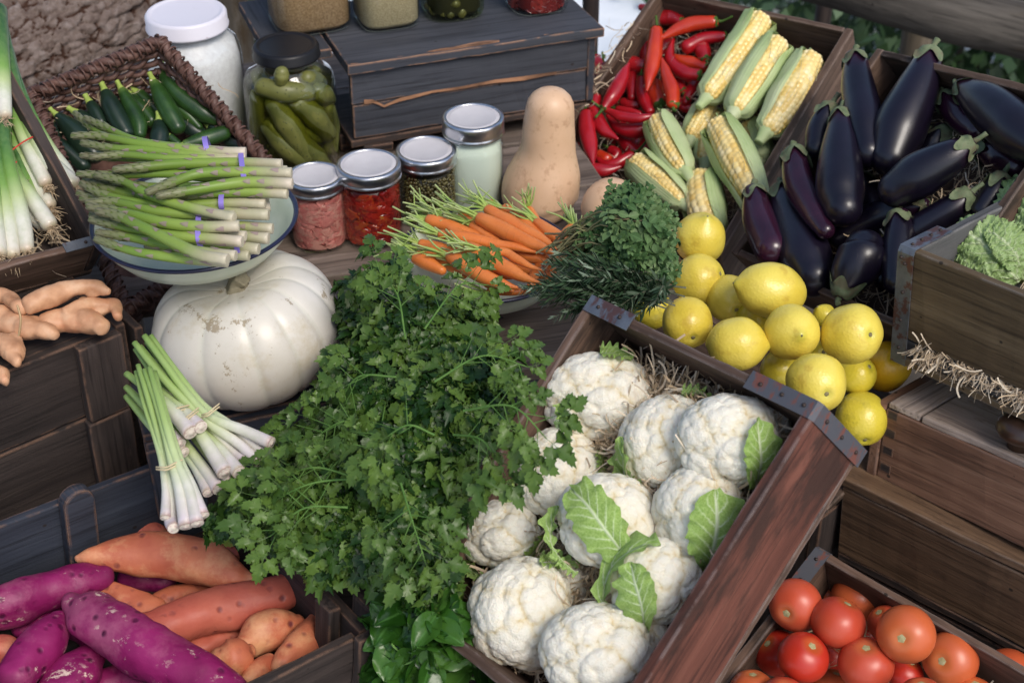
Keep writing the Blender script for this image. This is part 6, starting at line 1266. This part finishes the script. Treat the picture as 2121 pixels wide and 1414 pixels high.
V, F, t = Tube([Pz(*zc(5, 78, 500), ZG+.085), Pz(*zc(5, 92, 560), ZG+.072), Pz(*zc(5, 84, 630), ZG+.052)], [.0014]*3, n=14, seg=6).mesh(); o = obj('rubber_band', V, F, m_bband); tag(o, 'thin brown rubber band looped round the ginger', 'rubber band')

# ---------------------------------------------------------------- lemongrass
s = NT('lemongrass_stalk'); tt = s.attr('t'); f = s.noise(60, 3); base = s.ramp(tt, [(.0, (.16, .26, .06)), (.35, (.30, .42, .13)), (.60, (.50, .58, .30)), (.80, (.64, .62, .53)), (.97, (.60, .52, .54)), (1, (.36, .24, .22))]); m_lg = s.fin(s.mix(s.ramp(f, [(.4, 0.0), (.7, .3)]), base, (.30, .38, .14)), .4, .4, coat=.1)
s = NT('lemongrass_cut'); m_lc = s.fin(s.ramp(s.voro(300, 'F1'), [(.0, (.45, .28, .28)), (.5, (.62, .55, .46))]), .6)
s = NT('twine_band'); m_tw = s.fin((.55, .45, .27), .6)
def lemongrass(label, stalks, band, dep):
    e = empty('lemongrass_bunch', Pd(*zc(5, *stalks[0][0][0][:2]), dep[0]), label, 'lemongrass bunch', 'bunches of lemongrass on the corner')
    for k, (pts, h) in enumerate(stalks):
        n = len(pts); P_ = []; R_ = []
        for i, (x, y, r) in enumerate(pts): d = dep[0]+(dep[1]-dep[0])*i/(n-1)-h; P_.append(Pd(*zc(5, x, y), d)); R_.append(r*1.22/ZM[5][0]*d/FPX)
        tb = Tube(P_, R_, n=26, cap=(.1, .02), seg=14, up=FW, mod=lambda t, th: 1+.04*np.cos(th*3+t*4)); V, F, t = tb.mesh(); st = obj('stalk', V, F, m_lg, e, att={'t': t}, origin=V.mean(0))
        a = tb.P[-1]+tb.T[-1]*.0003; V, F = lathe([(.0001, .0012), (R_[-1]*.45, .0008), (R_[-1]*.5, .0002), (R_[-1]*.8, .0005), (R_[-1]*.96, .0)], 14); kidmesh('cut_end', a+V@basis(tb.T[-1]).T, F, m_lc, st)
    for dz in (0, 1):
        x0, y0, x1, y1, h = band; d = (dep[0]+dep[1])/2-h; a = Pd(*zc(5, x0, y0+dz*10-8), d); b = Pd(*zc(5, x1, y1+dz*14-8), d); mid = (a+b)/2-FW*.010+UP*-.003; bk = (a+b)/2+FW*.02
        V, F, t = Tube([a, (a+mid)/2-FW*.003, mid, (b+mid)/2-FW*.003, b], [.0010]*5, n=24, seg=6).mesh(); kidmesh('tie', V, F, m_tw, e)
lemongrass('long lemongrass bunch slanting right from the crate across the pumpkin', [
 ([(640, 632, 11), (720, 740, 13), (830, 890, 15), (930, 990, 17), (1080, 1050, 20), (1205, 1108, 24)], .012), ([(668, 632, 10), (780, 790, 13), (900, 940, 15), (1010, 1020, 17), (1110, 1100, 19), (1172, 1165, 20)], .006),
 ([(596, 662, 11), (690, 780, 14), (800, 900, 16), (930, 1020, 17), (1060, 1110, 19), (1150, 1195, 21)], .012), ([(620, 680, 11), (730, 810, 14), (860, 940, 16), (960, 1060, 17), (1040, 1150, 19), (1090, 1188, 20)], .006),
 ([(650, 660, 10), (740, 780, 12), (860, 920, 15), (960, 1010, 15), (1060, 1080, 17), (1160, 1140, 18)], -.004), ([(600, 690, 10), (700, 830, 13), (820, 960, 14), (900, 1060, 15), (1000, 1160, 16), (1060, 1200, 18)], -.006)], (896, 992, 972, 942, .030), (1.66, 1.60))
lemongrass('front lemongrass bunch hanging straight down over the sweet potatoes', [
 ([(612, 762, 9), (650, 880, 12), (700, 1050, 14), (735, 1190, 16), (760, 1300, 20), (758, 1440, 25), (770, 1485, 22)], .004), ([(640, 782, 9), (690, 920, 12), (730, 1060, 14), (762, 1190, 16), (800, 1320, 22), (826, 1478, 27)], .010),
 ([(662, 772, 9), (700, 900, 12), (740, 1040, 15), (785, 1190, 17), (840, 1320, 22), (875, 1465, 26)], .012), ([(686, 792, 10), (710, 900, 13), (755, 1060, 16), (800, 1190, 17), (850, 1300, 21), (900, 1430, 25)], .004),
 ([(604, 790, 9), (640, 930, 11), (690, 1080, 13), (720, 1190, 14), (738, 1320, 17), (735, 1440, 20)], -.004)], (694, 1222, 808, 1190, .022), (1.62, 1.52))
lemongrass('short lemongrass bunch in the middle with four cut ends showing', [
 ([(560, 800, 12), (680, 890, 18), (760, 960, 26), (848, 1062, 30)], .012), ([(620, 800, 12), (740, 900, 18), (820, 970, 22), (892, 1038, 26)], .008), ([(560, 860, 12), (680, 980, 18), (800, 1112, 24)], .0), ([(560, 900, 12), (680, 1040, 18), (818, 1150, 22)], -.006)], (735, 950, 838, 948, .022), (1.67, 1.60))
lemongrass('lemongrass bunch under the long one, its pale ends pointing down at the parsley', [
 ([(700, 840, 12), (830, 990, 18), (910, 1100, 24), (1000, 1240, 30)], .006), ([(740, 880, 12), (880, 1040, 18), (980, 1140, 22), (1062, 1238, 27)], .006), ([(680, 900, 12), (800, 1080, 16), (890, 1200, 20), (972, 1312, 26)], .0), ([(660, 950, 12), (790, 1110, 16), (870, 1220, 18), (925, 1328, 22)], -.004), ([(760, 960, 12), (900, 1130, 16), (1022, 1282, 22)], -.006)], (800, 1010, 880, 960, .016), (1.66, 1.58))

# ---------------------------------------------------------------- leafy herbs
def leafmat(nm, a, b, c, rough=.38, trans=.22, coat=.1, vein=.35):
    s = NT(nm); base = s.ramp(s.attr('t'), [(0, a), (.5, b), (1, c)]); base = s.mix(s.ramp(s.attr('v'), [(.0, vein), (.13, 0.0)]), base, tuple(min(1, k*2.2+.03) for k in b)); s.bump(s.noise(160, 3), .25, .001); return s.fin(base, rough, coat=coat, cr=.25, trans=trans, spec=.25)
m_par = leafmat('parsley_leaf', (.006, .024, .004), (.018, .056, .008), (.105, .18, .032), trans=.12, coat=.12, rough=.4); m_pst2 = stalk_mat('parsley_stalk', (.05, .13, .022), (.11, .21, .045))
# one leaflet outline (x across, y along): three toothed lobes on a wedge base
half = [(0, 0), (.05, .18), (.20, .29), (.38, .27), (.41, .36), (.53, .44), (.46, .51), (.47, .63), (.34, .60), (.24, .62), (.36, .75), (.27, .80), (.25, .94), (.12, .90), (0, 1.06)]
lf2 = half+[(-x, y) for x, y in half[-2:0:-1]]
def leaflet(fold=.25, droop=.25):
    P_ = [(x*.80, y*1.08, fold*abs(x)*1.5-droop*y*y*.7+.09*math.sin(x*14+y*9)*(abs(x)+.1)) for x, y in lf2]; c = [(0, y, -droop*y*y*.5-.03) for y in (.22, .48, .75)]
    V = P_+c; n = len(P_); F = []; ce = [n, n+1, n+2]
    def near(i): y = P_[i][1]; return ce[0] if y < .36 else ce[1] if y < .66 else ce[2]
    for i in range(n):
        j = (i+1) % n; a, b = near(i), near(j); F.append((i, j, a))
        if a != b: F.append((j, b, a))
    return np.array(V, float), np.array(F), np.array([min(1, abs(p[0])*2.2+.05) for p in V])
def pleaf(seed):
    rs = np.random.RandomState(seed); Vs, Fs, Ws, n = [], [], [], 0
    for ang, sc_, oy in ((0, 1.0, .36), (62, .85, .25), (-62, .85, .25), (88, .45, .10), (-88, .45, .10))[:(5 if seed % 2 else 3)]:
        V, F, W = leaflet(.1+.6*rs.rand(), .1+.9*rs.rand()); a = math.radians(-ang+rs.randn()*8); Rm = np.array([[math.cos(a), -math.sin(a), 0], [math.sin(a), math.cos(a), 0], [0, 0, 1]]); V = (V*sc_)@Rm.T+[0, oy, 0]; V[:, 2] -= .10*np.linalg.norm(V[:, :2], axis=1)**2+.04*rs.randn(); Vs.append(V); Fs.append(F+n); Ws.append(W); n += len(V)
    V = np.vstack(Vs); st = np.array([(-.012, -.25, 0), (.012, -.25, 0), (.010, .45, -.01), (-.010, .45, -.01)]); V = np.vstack([V, st]); F = np.vstack(Fs+[np.array([[n, n+1, n+2], [n, n+2, n+3]])]); return V, F, np.concatenate(Ws+[[0]*4])
PL = [pleaf(k) for k in range(6)]
def herb(name, label, cat, lumps, n, size, temps, mat, smat, root, group=None, hang=(0, 0, -.65), stems=40, stem_r=.0011, rs_seed=1, rim=.25, face=.8, bm=.16):
    """leaves spread over ellipsoid lumps given in picture terms: (x, y, rx, ry, depth, thick)"""
    rs = np.random.RandomState(rs_seed); rootp = Pd(*root); e = empty(name, rootp, label, cat, group)
    tot = sum(l[2]*l[3] for l in lumps); acc = {k: [] for k in range(len(temps))}; tv = {k: [] for k in range(len(temps))}; ps = []
    for (cx, cy, rx, ry, d, th) in lumps:
        c = Pd(cx, cy, d); A = RT*rx*d/FPX; B = UP*ry*d/FPX; D = -FW*th; m = int(n*rx*ry/tot)
        for q in range(m):
            while True:
                u = nrm(rs.randn(3)); 
                if u[2] > -.25: break
            lay = 1-.42*rs.rand()**1.4 if rs.rand() > rim else 1+.07*rs.rand(); bumpf = 1+bm*mnoise.noise(Vector(u*3.3)+Vector((cx*.01, cy*.01, 0))); p = c+(A*u[0]+B*u[1]+D*u[2])*lay*bumpf
            nn = nrm(RT*u[0]/rx*ry+UP*u[1]+(-FW)*(u[2]+face)*.9+np.array([0, 0, .55])+rs.randn(3)*.6); fl = nrm(p-rootp)*.55+nrm(A*u[0]+B*u[1]+1e-6)*.45+np.array(hang)+rs.randn(3)*.45; y = nrm(fl-nn*(fl@nn)); x = np.cross(y, nn); k = rs.randint(len(temps)); s_ = size*(.62+.6*rs.rand())
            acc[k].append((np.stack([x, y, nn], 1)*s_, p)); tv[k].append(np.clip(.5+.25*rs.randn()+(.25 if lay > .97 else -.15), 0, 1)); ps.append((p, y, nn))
    Vs, Fs, Ts, Ws, o0 = [], [], [], [], 0
    for k, ms in acc.items():
        if not ms: continue
        TV, TF, TW = temps[k]; V, F, _ = scatter(TV, TF, ms); Vs.append(V); Fs.append(F+o0); Ts.append(np.repeat(tv[k], len(TV))); Ws.append(np.tile(TW, len(ms))); o0 += len(V)
    V = np.vstack(Vs); obj('leaves', V, np.vstack(Fs), mat, e, att={'t': np.concatenate(Ts), 'v': np.concatenate(Ws)}, origin=V.mean(0))
    st = []
    for q in range(stems):
        p, y, nn = ps[rs.randint(len(ps))]; a = rootp+rs.randn(3)*.012; m_ = (a+p)/2+np.array([0, 0, .02])-FW*.015*rs.rand(); st.append(Tube([a, m_, p-y*size*.3-nn*.002, p], [stem_r*1.4, stem_r*1.1, stem_r, stem_r*.6], n=12, cap=(0, 0), seg=5).mesh())
    if st: V, F, t = join(*st); obj('stems', V, F, smat, e, att={'t': t}, origin=V.mean(0))
    return e
PG = 'flat-leaf parsley bunches heaped down the middle'
kw = dict(size=.0245, temps=PL, mat=m_par, smat=m_pst2)
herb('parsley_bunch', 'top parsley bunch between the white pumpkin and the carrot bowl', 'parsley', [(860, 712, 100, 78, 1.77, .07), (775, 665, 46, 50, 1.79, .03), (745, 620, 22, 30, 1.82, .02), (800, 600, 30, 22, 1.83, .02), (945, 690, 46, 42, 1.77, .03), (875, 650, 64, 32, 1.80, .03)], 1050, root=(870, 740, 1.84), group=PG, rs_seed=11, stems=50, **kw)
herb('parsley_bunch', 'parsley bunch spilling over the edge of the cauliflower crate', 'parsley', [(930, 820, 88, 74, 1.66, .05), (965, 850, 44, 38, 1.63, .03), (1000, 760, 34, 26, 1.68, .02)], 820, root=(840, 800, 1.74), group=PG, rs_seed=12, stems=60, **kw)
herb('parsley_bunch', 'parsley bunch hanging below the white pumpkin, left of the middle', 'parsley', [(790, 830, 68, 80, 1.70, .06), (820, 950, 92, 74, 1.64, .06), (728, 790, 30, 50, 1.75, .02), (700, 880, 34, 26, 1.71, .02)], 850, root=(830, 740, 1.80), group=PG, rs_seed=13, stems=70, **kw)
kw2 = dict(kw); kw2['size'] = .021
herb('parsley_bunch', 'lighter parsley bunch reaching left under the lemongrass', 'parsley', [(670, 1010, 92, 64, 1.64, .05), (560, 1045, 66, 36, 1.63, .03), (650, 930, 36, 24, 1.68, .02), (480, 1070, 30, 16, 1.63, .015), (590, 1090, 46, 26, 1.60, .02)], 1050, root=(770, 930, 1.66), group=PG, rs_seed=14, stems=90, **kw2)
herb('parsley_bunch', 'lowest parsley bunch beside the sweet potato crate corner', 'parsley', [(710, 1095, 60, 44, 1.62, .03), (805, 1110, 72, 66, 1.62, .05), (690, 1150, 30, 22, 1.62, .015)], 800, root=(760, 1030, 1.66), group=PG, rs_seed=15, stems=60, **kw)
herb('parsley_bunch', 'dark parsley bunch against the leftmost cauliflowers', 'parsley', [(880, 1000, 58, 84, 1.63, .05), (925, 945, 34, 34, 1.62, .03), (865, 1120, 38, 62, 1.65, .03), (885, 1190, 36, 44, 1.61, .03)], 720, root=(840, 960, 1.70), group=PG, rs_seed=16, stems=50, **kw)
# long loose sprigs of the parsley: visible stalks with leaves along them
def sprig(pts, label, hw=.028, n=9, sd_=0):
    rs = np.random.RandomState(sd_); P_ = np.array([Pd(*p) for p in pts]); P_[1] += np.array([0, 0, .012]); tb = Tube(P_, [.0013, .0011, .0007], n=24, cap=(0, 0), seg=6); e = empty('parsley_sprig', P_[0], label, 'parsley sprig', 'loose parsley sprigs on top of the heap')
    V, F, t = tb.mesh(); st = [(V, F, t)]; L = []; T_ = []; W_ = []
    for k in range(n):
        u = .25+.75*(k+.5)/n if k < n-1 else .99; p = tb.eval(u, 0, -.0005); i = min(len(tb.T)-1, int(u*len(tb.T))); d = tb.T[i]; sd2 = nrm(np.cross(d, -FW))*(1 if k % 2 else -1)*(0 if k == n-1 else 1)
        dd = nrm(d*.8+sd2*.8+rs.randn(3)*.2); ln = .02+.018*rs.rand() if k < n-1 else .004; q = p+dd*ln; V, F, t = Tube([p, (p+q)/2, q], [.0006, .0005, .0004], n=5, cap=(0, 0), seg=5).mesh(); st.append((V, F, t))
        nn = nrm(-FW+np.array([0, 0, .7])+rs.randn(3)*.35); y = nrm(dd-nn*(dd@nn)); x = np.cross(y, nn); TV, TF, TW = PL[rs.randint(6)]; L.append((TV@(np.stack([x, y, nn], 1)*hw*(.7+.5*rs.rand())).T+q, [tuple(f) for f in TF], np.full(len(TV), .65+.3*rs.rand()))); W_.append(TW)
    V, F, t = join(*st); obj('stems', V, F, m_pst2, e, att={'t': t}, origin=V.mean(0)); V, F, t = join(*L); obj('leaves', V, F, m_par, e, att={'t': t, 'v': np.concatenate(W_)}, origin=V.mean(0))
for k, (pts, lab) in enumerate((([(900, 790, 1.55), (1000, 755, 1.56), (1095, 760, 1.56)], 'parsley sprig reaching right towards the wooden table front'), ([(960, 850, 1.50), (1060, 860, 1.47), (1130, 905, 1.46)], 'parsley sprig lying over the crate edge onto a cauliflower'),
    ([(940, 900, 1.53), (1000, 930, 1.50), (1045, 980, 1.50)], 'parsley sprig drooping in front of the left upper cauliflower'), ([(760, 990, 1.56), (640, 1020, 1.55), (520, 1065, 1.56)], 'long pale parsley sprig running left through the middle'),
    ([(780, 880, 1.62), (710, 890, 1.62), (640, 915, 1.62)], 'parsley sprig just right of the lemongrass ends'), ([(820, 780, 1.60), (740, 800, 1.62), (690, 860, 1.64)], 'parsley sprig hanging beside the pumpkin'),
    ([(720, 1050, 1.55), (630, 1070, 1.54), (560, 1110, 1.54)], 'parsley sprig dipping towards the sweet potatoes'), ([(840, 700, 1.64), (820, 620, 1.68), (760, 570, 1.71)], 'parsley sprig at the top pointing to the pink ginger jar'),
    ([(880, 680, 1.64), (950, 610, 1.70), (1010, 590, 1.72)], 'parsley sprig touching the carrots'), ([(830, 1000, 1.50), (850, 1080, 1.49), (880, 1160, 1.49)], 'parsley sprig hanging down in the lower middle'),
    ([(740, 990, 1.57), (650, 985, 1.57), (560, 1000, 1.58)], 'parsley sprig with pale stalk under the lemongrass ends'), ([(900, 900, 1.50), (840, 900, 1.50), (760, 940, 1.51)], 'parsley sprig crossing the centre of the heap'))): sprig(pts, lab, sd_=k, n=11, hw=.022)
# spinach at the bottom
def oval(w_=.42, cup=.3, rip=.0, nu=8, nv=5, tip=.0):
    V, F, W = [], [], []
    for i in range(nu):
        u = i/(nu-1); hw = w_*math.sin(PI*min(1, u*.94+.05))**.75
        for j in range(nv): v = -1+2*j/(nv-1); V.append((v*hw, u, cup*abs(v)**1.5*hw-.25*u*u*.6+rip*math.sin(u*11+j*2))); W.append(abs(v))
    F = np.array([(i*nv+j, i*nv+j+1, (i+1)*nv+j+1, (i+1)*nv+j) for i in range(nu-1) for j in range(nv-1)]); return np.array(V), F, np.array(W)
m_spi = leafmat('spinach_leaf', (.014, .055, .006), (.028, .095, .011), (.06, .15, .022), .28, .15, .3, vein=.5)
herb('spinach_bunch', 'broad glossy spinach leaves at the bottom beside the crate post', 'spinach', [(850, 1345, 55, 66, 1.64, .05), (850, 1265, 40, 34, 1.63, .04), (900, 1300, 34, 52, 1.60, .03)], 190, .044, [oval(.34, .5, .03, 12, 7), oval(.38, .3, .05, 12, 7), oval(.30, .6, .04, 12, 7)], m_spi, stalk_mat('spinach_stalk', (.12, .25, .05), (.22, .36, .1)), (860, 1400, 1.70), rs_seed=21, stems=26, stem_r=.0018)
herb('spinach_bunch', 'darker spinach leaves under the corner of the cauliflower crate', 'spinach', [(970, 1400, 70, 60, 1.66, .05), (840, 1420, 40, 50, 1.70, .04)], 70, .045, [oval(.40, .5, .03), oval(.46, .3, .05)], m_spi, bpy.data.materials['spinach_stalk'], (960, 1440, 1.75), rs_seed=22, stems=10, stem_r=.0016)
# oregano
m_ore = leafmat('oregano_leaf', (.035, .085, .026), (.070, .14, .045), (.15, .23, .09), .5, .2, .0, vein=.5)
m_ost = stalk_mat('oregano_stem', (.12, .08, .05), (.18, .20, .08))
def ore(seed):   # a sprig tip: pairs of small oval leaves
    rs = np.random.RandomState(seed); Vs, Fs, Ws, n = [], [], [], 0
    for k in range(5):
        for sd2 in (-1, 1):
            V, F, W = oval(.36, .35, 0, 5, 3); a = -sd2*(1.25-.18*k); b = (k % 2)*1.3; Rm = np.array(Matrix.Rotation(b, 3, 'Y'))@np.array(Matrix.Rotation(a, 3, 'Z')); V = (V*(.62-.09*k))@Rm.T+[0, k*.22, 0]; Vs.append(V); Fs.append(F+n); Ws.append(W); n += len(V)
    return np.vstack(Vs), np.vstack(Fs), np.concatenate(Ws)
herb('oregano_bunch', 'rounded bunch of small-leaved green oregano beside the topmost lemon', 'oregano', [(1300, 485, 66, 58, 1.82, .07), (1305, 425, 40, 26, 1.86, .04), (1240, 500, 34, 24, 1.82, .03), (1350, 540, 34, 46, 1.80, .04), (1345, 470, 34, 34, 1.84, .04), (1300, 550, 50, 34, 1.80, .04)], 560, .023, [ore(k) for k in range(4)], m_ore, m_ost, (1160, 520, 1.84), rs_seed=31, stems=60, hang=(0, 0, .1), face=.6, rim=.35, bm=.35)
sp0 = sprig
# rosemary
m_ros = leafmat('rosemary_needle', (.022, .048, .022), (.045, .085, .040), (.22, .28, .20), .5, .1, .0, vein=.25); m_rst = stalk_mat('rosemary_stem', (.05, .06, .035), (.12, .12, .08))
def rosemary():
    rs = np.random.RandomState(41); e = empty('rosemary_bunch', Pd(1380, 640, 1.86), 'dark rosemary bunch lying below the oregano, needles over the bowl rim', 'rosemary'); NV = np.array([(-.07, 0, 0), (.07, 0, 0), (.085, .5, .03), (-.085, .5, .03), (0, 1, -.03)]); NF = np.array([(0, 1, 2), (0, 2, 3), (3, 2, 4)]); ms, tv, st = [], [], []
    tips = [(1010, 600), (1080, 590), (1060, 620), (1100, 560), (1110, 615), (1130, 545), (1150, 600), (1110, 640), (1180, 575), (1215, 560), (1170, 640), (1230, 640), (1280, 655), (1320, 650), (1200, 660), (1155, 665), (1250, 600), (1300, 610), (1130, 580), (1260, 640), (1350, 625), (1090, 515), (1060, 570), (1200, 610), (1180, 650), (1290, 580), (1150, 560), (1240, 580), (1210, 630), (1270, 610)]
    for k, (tx, ty) in enumerate(tips+tips[:14]):
        tx = 1082+(tx-1010)*.62 if tx < 1200 else tx
        tx += rs.randn()*14; ty += rs.randn()*10; h = .012+.055*rs.rand(); rx_, ry_ = 1370+rs.randn()*22, 600+rs.randn()*20; a = Pd(rx_, ry_, 1.78); b = Pd(tx, ty, 1.70+.08*rs.rand()); m_ = (a+b)/2+np.array([0, 0, .02*rs.rand()])-FW*.02*rs.rand()
        tb = Tube([a, m_, b], [.0012, .0009, .0005], n=14, cap=(0, .5), seg=5); st.append(tb.mesh()); n = int(tb.L/.0018)
        for q in range(n):
            u = .22+.78*q/n; p = tb.eval(u, 0, -.001); i = min(len(tb.T)-1, int(u*len(tb.T))); d = tb.T[i]; r_ = nrm(rs.randn(3)); r_ = nrm(r_-d*(r_@d)); y = nrm(d*.75+r_*.8); z = nrm(r_-y*(r_@y)+rs.randn(3)*.2); z = nrm(z-y*(z@y)); x = np.cross(y, z); ln = .019*(1-.45*max(0, (u-.8)/.2))*(.8+.4*rs.rand()); ms.append((np.stack([x, y, z], 1)*ln, p)); tv.append(np.clip(.35+.3*rs.randn()+(.45 if u > .93 else 0), 0, 1))
    V, F, _ = scatter(NV, NF, ms); obj('needles', V, F, m_ros, e, att={'t': np.repeat(tv, 5), 'v': np.tile([.5, .5, .5, .5, .5], len(ms))}, origin=V.mean(0)); V, F, t = join(*st); obj('stems', V, F, m_rst, e, att={'t': t}, origin=V.mean(0))
rosemary()

# ---------------------------------------------------------------- savoy cabbages
m_sav = vein_leaf_mat('savoy_leaf', (.20, .32, .09), (.36, .50, .20), (.60, .68, .42), n=8, w=.16, bs=.8); m_savd = vein_leaf_mat('savoy_leaf_dark', (.035, .11, .018), (.08, .19, .035), (.25, .38, .13), n=8, w=.13, bs=.8)
def blis(v):
    v = Vector(v)+mnoise.noise_vector(Vector(v)*2)*.25; d_, _ = mnoise.voronoi(v); return min(1, (d_[1]-d_[0])*2.6)**.5
def savoy(label, cx, cy, r, d, leaves, R2=None):
    x, y = zc(4, cx, cy); c = Pd(x, y, d); R_ = r/ZM[4][0]*d/FPX; iv, iF = ico(5); V = c+iv*(R_*(.90+.12*np.array([blis(v*5.0) for v in iv])))[:, None]
    o = obj('savoy_cabbage', V, iF, m_sav, att={'t': iv[:, 1]*.5+.5, 'v': iv[:, 0]}); tag(o, label, 'cabbage', 'savoy cabbages in the slatted crate')
    for k, (line, hw, off, mt) in enumerate(leaves):
        V, F, u, v = leaf_on(c, R_, 4, line, hw, off=off*.6, ruf=.005, nu=60, nv=41, sd_=k+cx, curl=.003)
        nn = V-c; nn /= np.linalg.norm(nn, axis=1)[:, None]; V = V+nn*np.array([.0055*blis(p*95)+.003*mnoise.noise(Vector(p*60)) for p in V])[:, None]
        kidmesh('leaf', V, F, [m_sav, m_savd][mt], o).data.attributes; lf = bpy.data.objects[-1] if False else None
        q = o.children[-1].data if o.children else None
        for nm, a in (('t', u), ('v', v)):
            at = q.attributes.new(nm, 'FLOAT', 'POINT'); at.data.foreach_set('value', np.asarray(a, np.float32))
savoy('pale crinkled savoy cabbage showing above the front board of its crate', 1180, 1190, 180, 1.88, [([(1330, 1280), (1250, 1180), (1140, 1090), (1080, 1080)], [60, 130, 100, 30], .006, 0), ([(1240, 1330), (1120, 1260), (1020, 1180), (1000, 1140)], [50, 90, 80, 20], .010, 0), ([(1330, 1200), (1270, 1120), (1200, 1070)], [60, 70, 30], .012, 0)])
savoy('upright savoy cabbage with tall veined outer leaf at the right edge', 1450, 1040, 215, 1.93, [([(1350, 1290), (1335, 1130), (1345, 970), (1380, 820)], [50, 75, 70, 40], .014, 0), ([(1420, 1250), (1420, 1060), (1430, 860)], [60, 130, 90], .006, 0), ([(1360, 1330), (1350, 1280), (1372, 1180)], [30, 60, 30], .02, 0)])
savoy('dark green savoy cabbage behind the other two', 1245, 1040, 70, 1.97, [([(1290, 1100), (1240, 1030), (1210, 960)], [40, 60, 30], .006, 1), ([(1230, 1110), (1210, 1060), (1240, 980)], [30, 40, 20], .008, 1)])

# ---------------------------------------------------------------- wood wool
s = NT('wood_wool'); m_wool = s.fin(s.ramp(s.attr('t'), [(0, (.42, .31, .19)), (.5, (.66, .52, .36)), (1, (.78, .68, .53))]), .65, .3, trans=.15)
def wool(label, area, n, ln=.05, seed=0, up=np.array([0, 0, 1.]), thick=.02, wd=.0009, dirv=None):
    rs = np.random.RandomState(seed); Vs, Fs, Ts, o0 = [], [], [], 0
    for k in range(n):
        c = area(rs); d = nrm(rs.randn(3)); d = nrm(d-up*(d@up)*.75); cur = rs.randn(3)*28
        if dirv is not None: d = nrm(dirv+rs.randn(3)*.55); cur = cur*.9
        p = c+up*rs.rand()*thick; m = 11; w_ = wd*(.5+.8*rs.rand()); L = ln*(.5+rs.rand()); sdv = nrm(np.cross(d, rs.randn(3))); tvk = rs.rand()
        for i in range(m):
            Vs += [p-sdv*w_, p+sdv*w_]; Ts += [tvk, tvk]; p = p+d*L/m; d = nrm(d+np.cross(cur, d)*L/m*.9+rs.randn(3)*.12); sdv = nrm(sdv-d*(sdv@d)+rs.randn(3)*.08)
        Fs += [(o0+2*i, o0+2*i+1, o0+2*i+3, o0+2*i+2) for i in range(m-1)]; o0 += 2*m
    o = obj('wood_wool', Vs, np.array(Fs), m_wool, att={'t': Ts}); tag(o, label, 'wood wool', None, 'stuff')
def box_area(f, x0, x1, y0, y1, h): return lambda rs: f.w(f.s[0]*(x0+(x1-x0)*rs.rand()), f.s[1]*(y0+(y1-y0)*rs.rand()), h)
wool('curly pale wood wool bedding the cauliflowers', box_area(CC, .15, .80, .08, .92, .026), 3600, .055, 1, CC.R[:, 2], .030, .0012)
wool('fluffed wood wool along the back board of the cauliflower crate', box_area(CC, .15, .79, .66, .92, .036), 1900, .05, 7, CC.R[:, 2], .04, .0011)
wool('wood wool under the chillies and the corn', box_area(KC, .06, .94, .1, .95, .022), 1100, .05, 2, KC.R[:, 2], .035)
wool('wood wool showing between the aubergines', box_area(EC, .06, .94, .1, .95, .022), 1000, .05, 3, EC.R[:, 2], .035)
wool('wood wool sticking out of the slot of the savoy crate', lambda rs: GC.w(.03+.4*rs.rand(), .010-.010*rs.rand(), .036+.010*rs.rand()), 650, .028, 4, -GC.R[:, 1]*.5-GC.R[:, 2]*.8, .008, .0009, -GC.R[:, 1]*.5-GC.R[:, 2]*.6)
wool('wood wool under the savoy cabbages', box_area(GC, .06, .94, .1, .9, .05), 300, .05, 9, GC.R[:, 2], .03)
wool('wood wool in the back corner of the tomato crate', box_area(TC, .04, .96, .2, .97, .02), 700, .045, 5, TC.R[:, 2], .05)
wool('wood wool and dry root threads in the spring onion crate', box_area(OC, .45, .95, .05, .7, .015), 260, .045, 6, OC.R[:, 2], .03, .0011)
wool('wisps of wood wool in the wicker basket', lambda rs: bhit(*zc(1, 330+1000*rs.rand(), 560+330*rs.rand()), .035), 90, .045, 8, bn, .03)
wool('wood wool spilling left of the chillies by the grey shelf box', lambda rs: KC.w(-.01+.03*rs.rand(), KC.s[1]*(.42+.4*rs.rand()), KC.s[2]-.01), 60, .04, 10, KC.R[:, 2], .02)
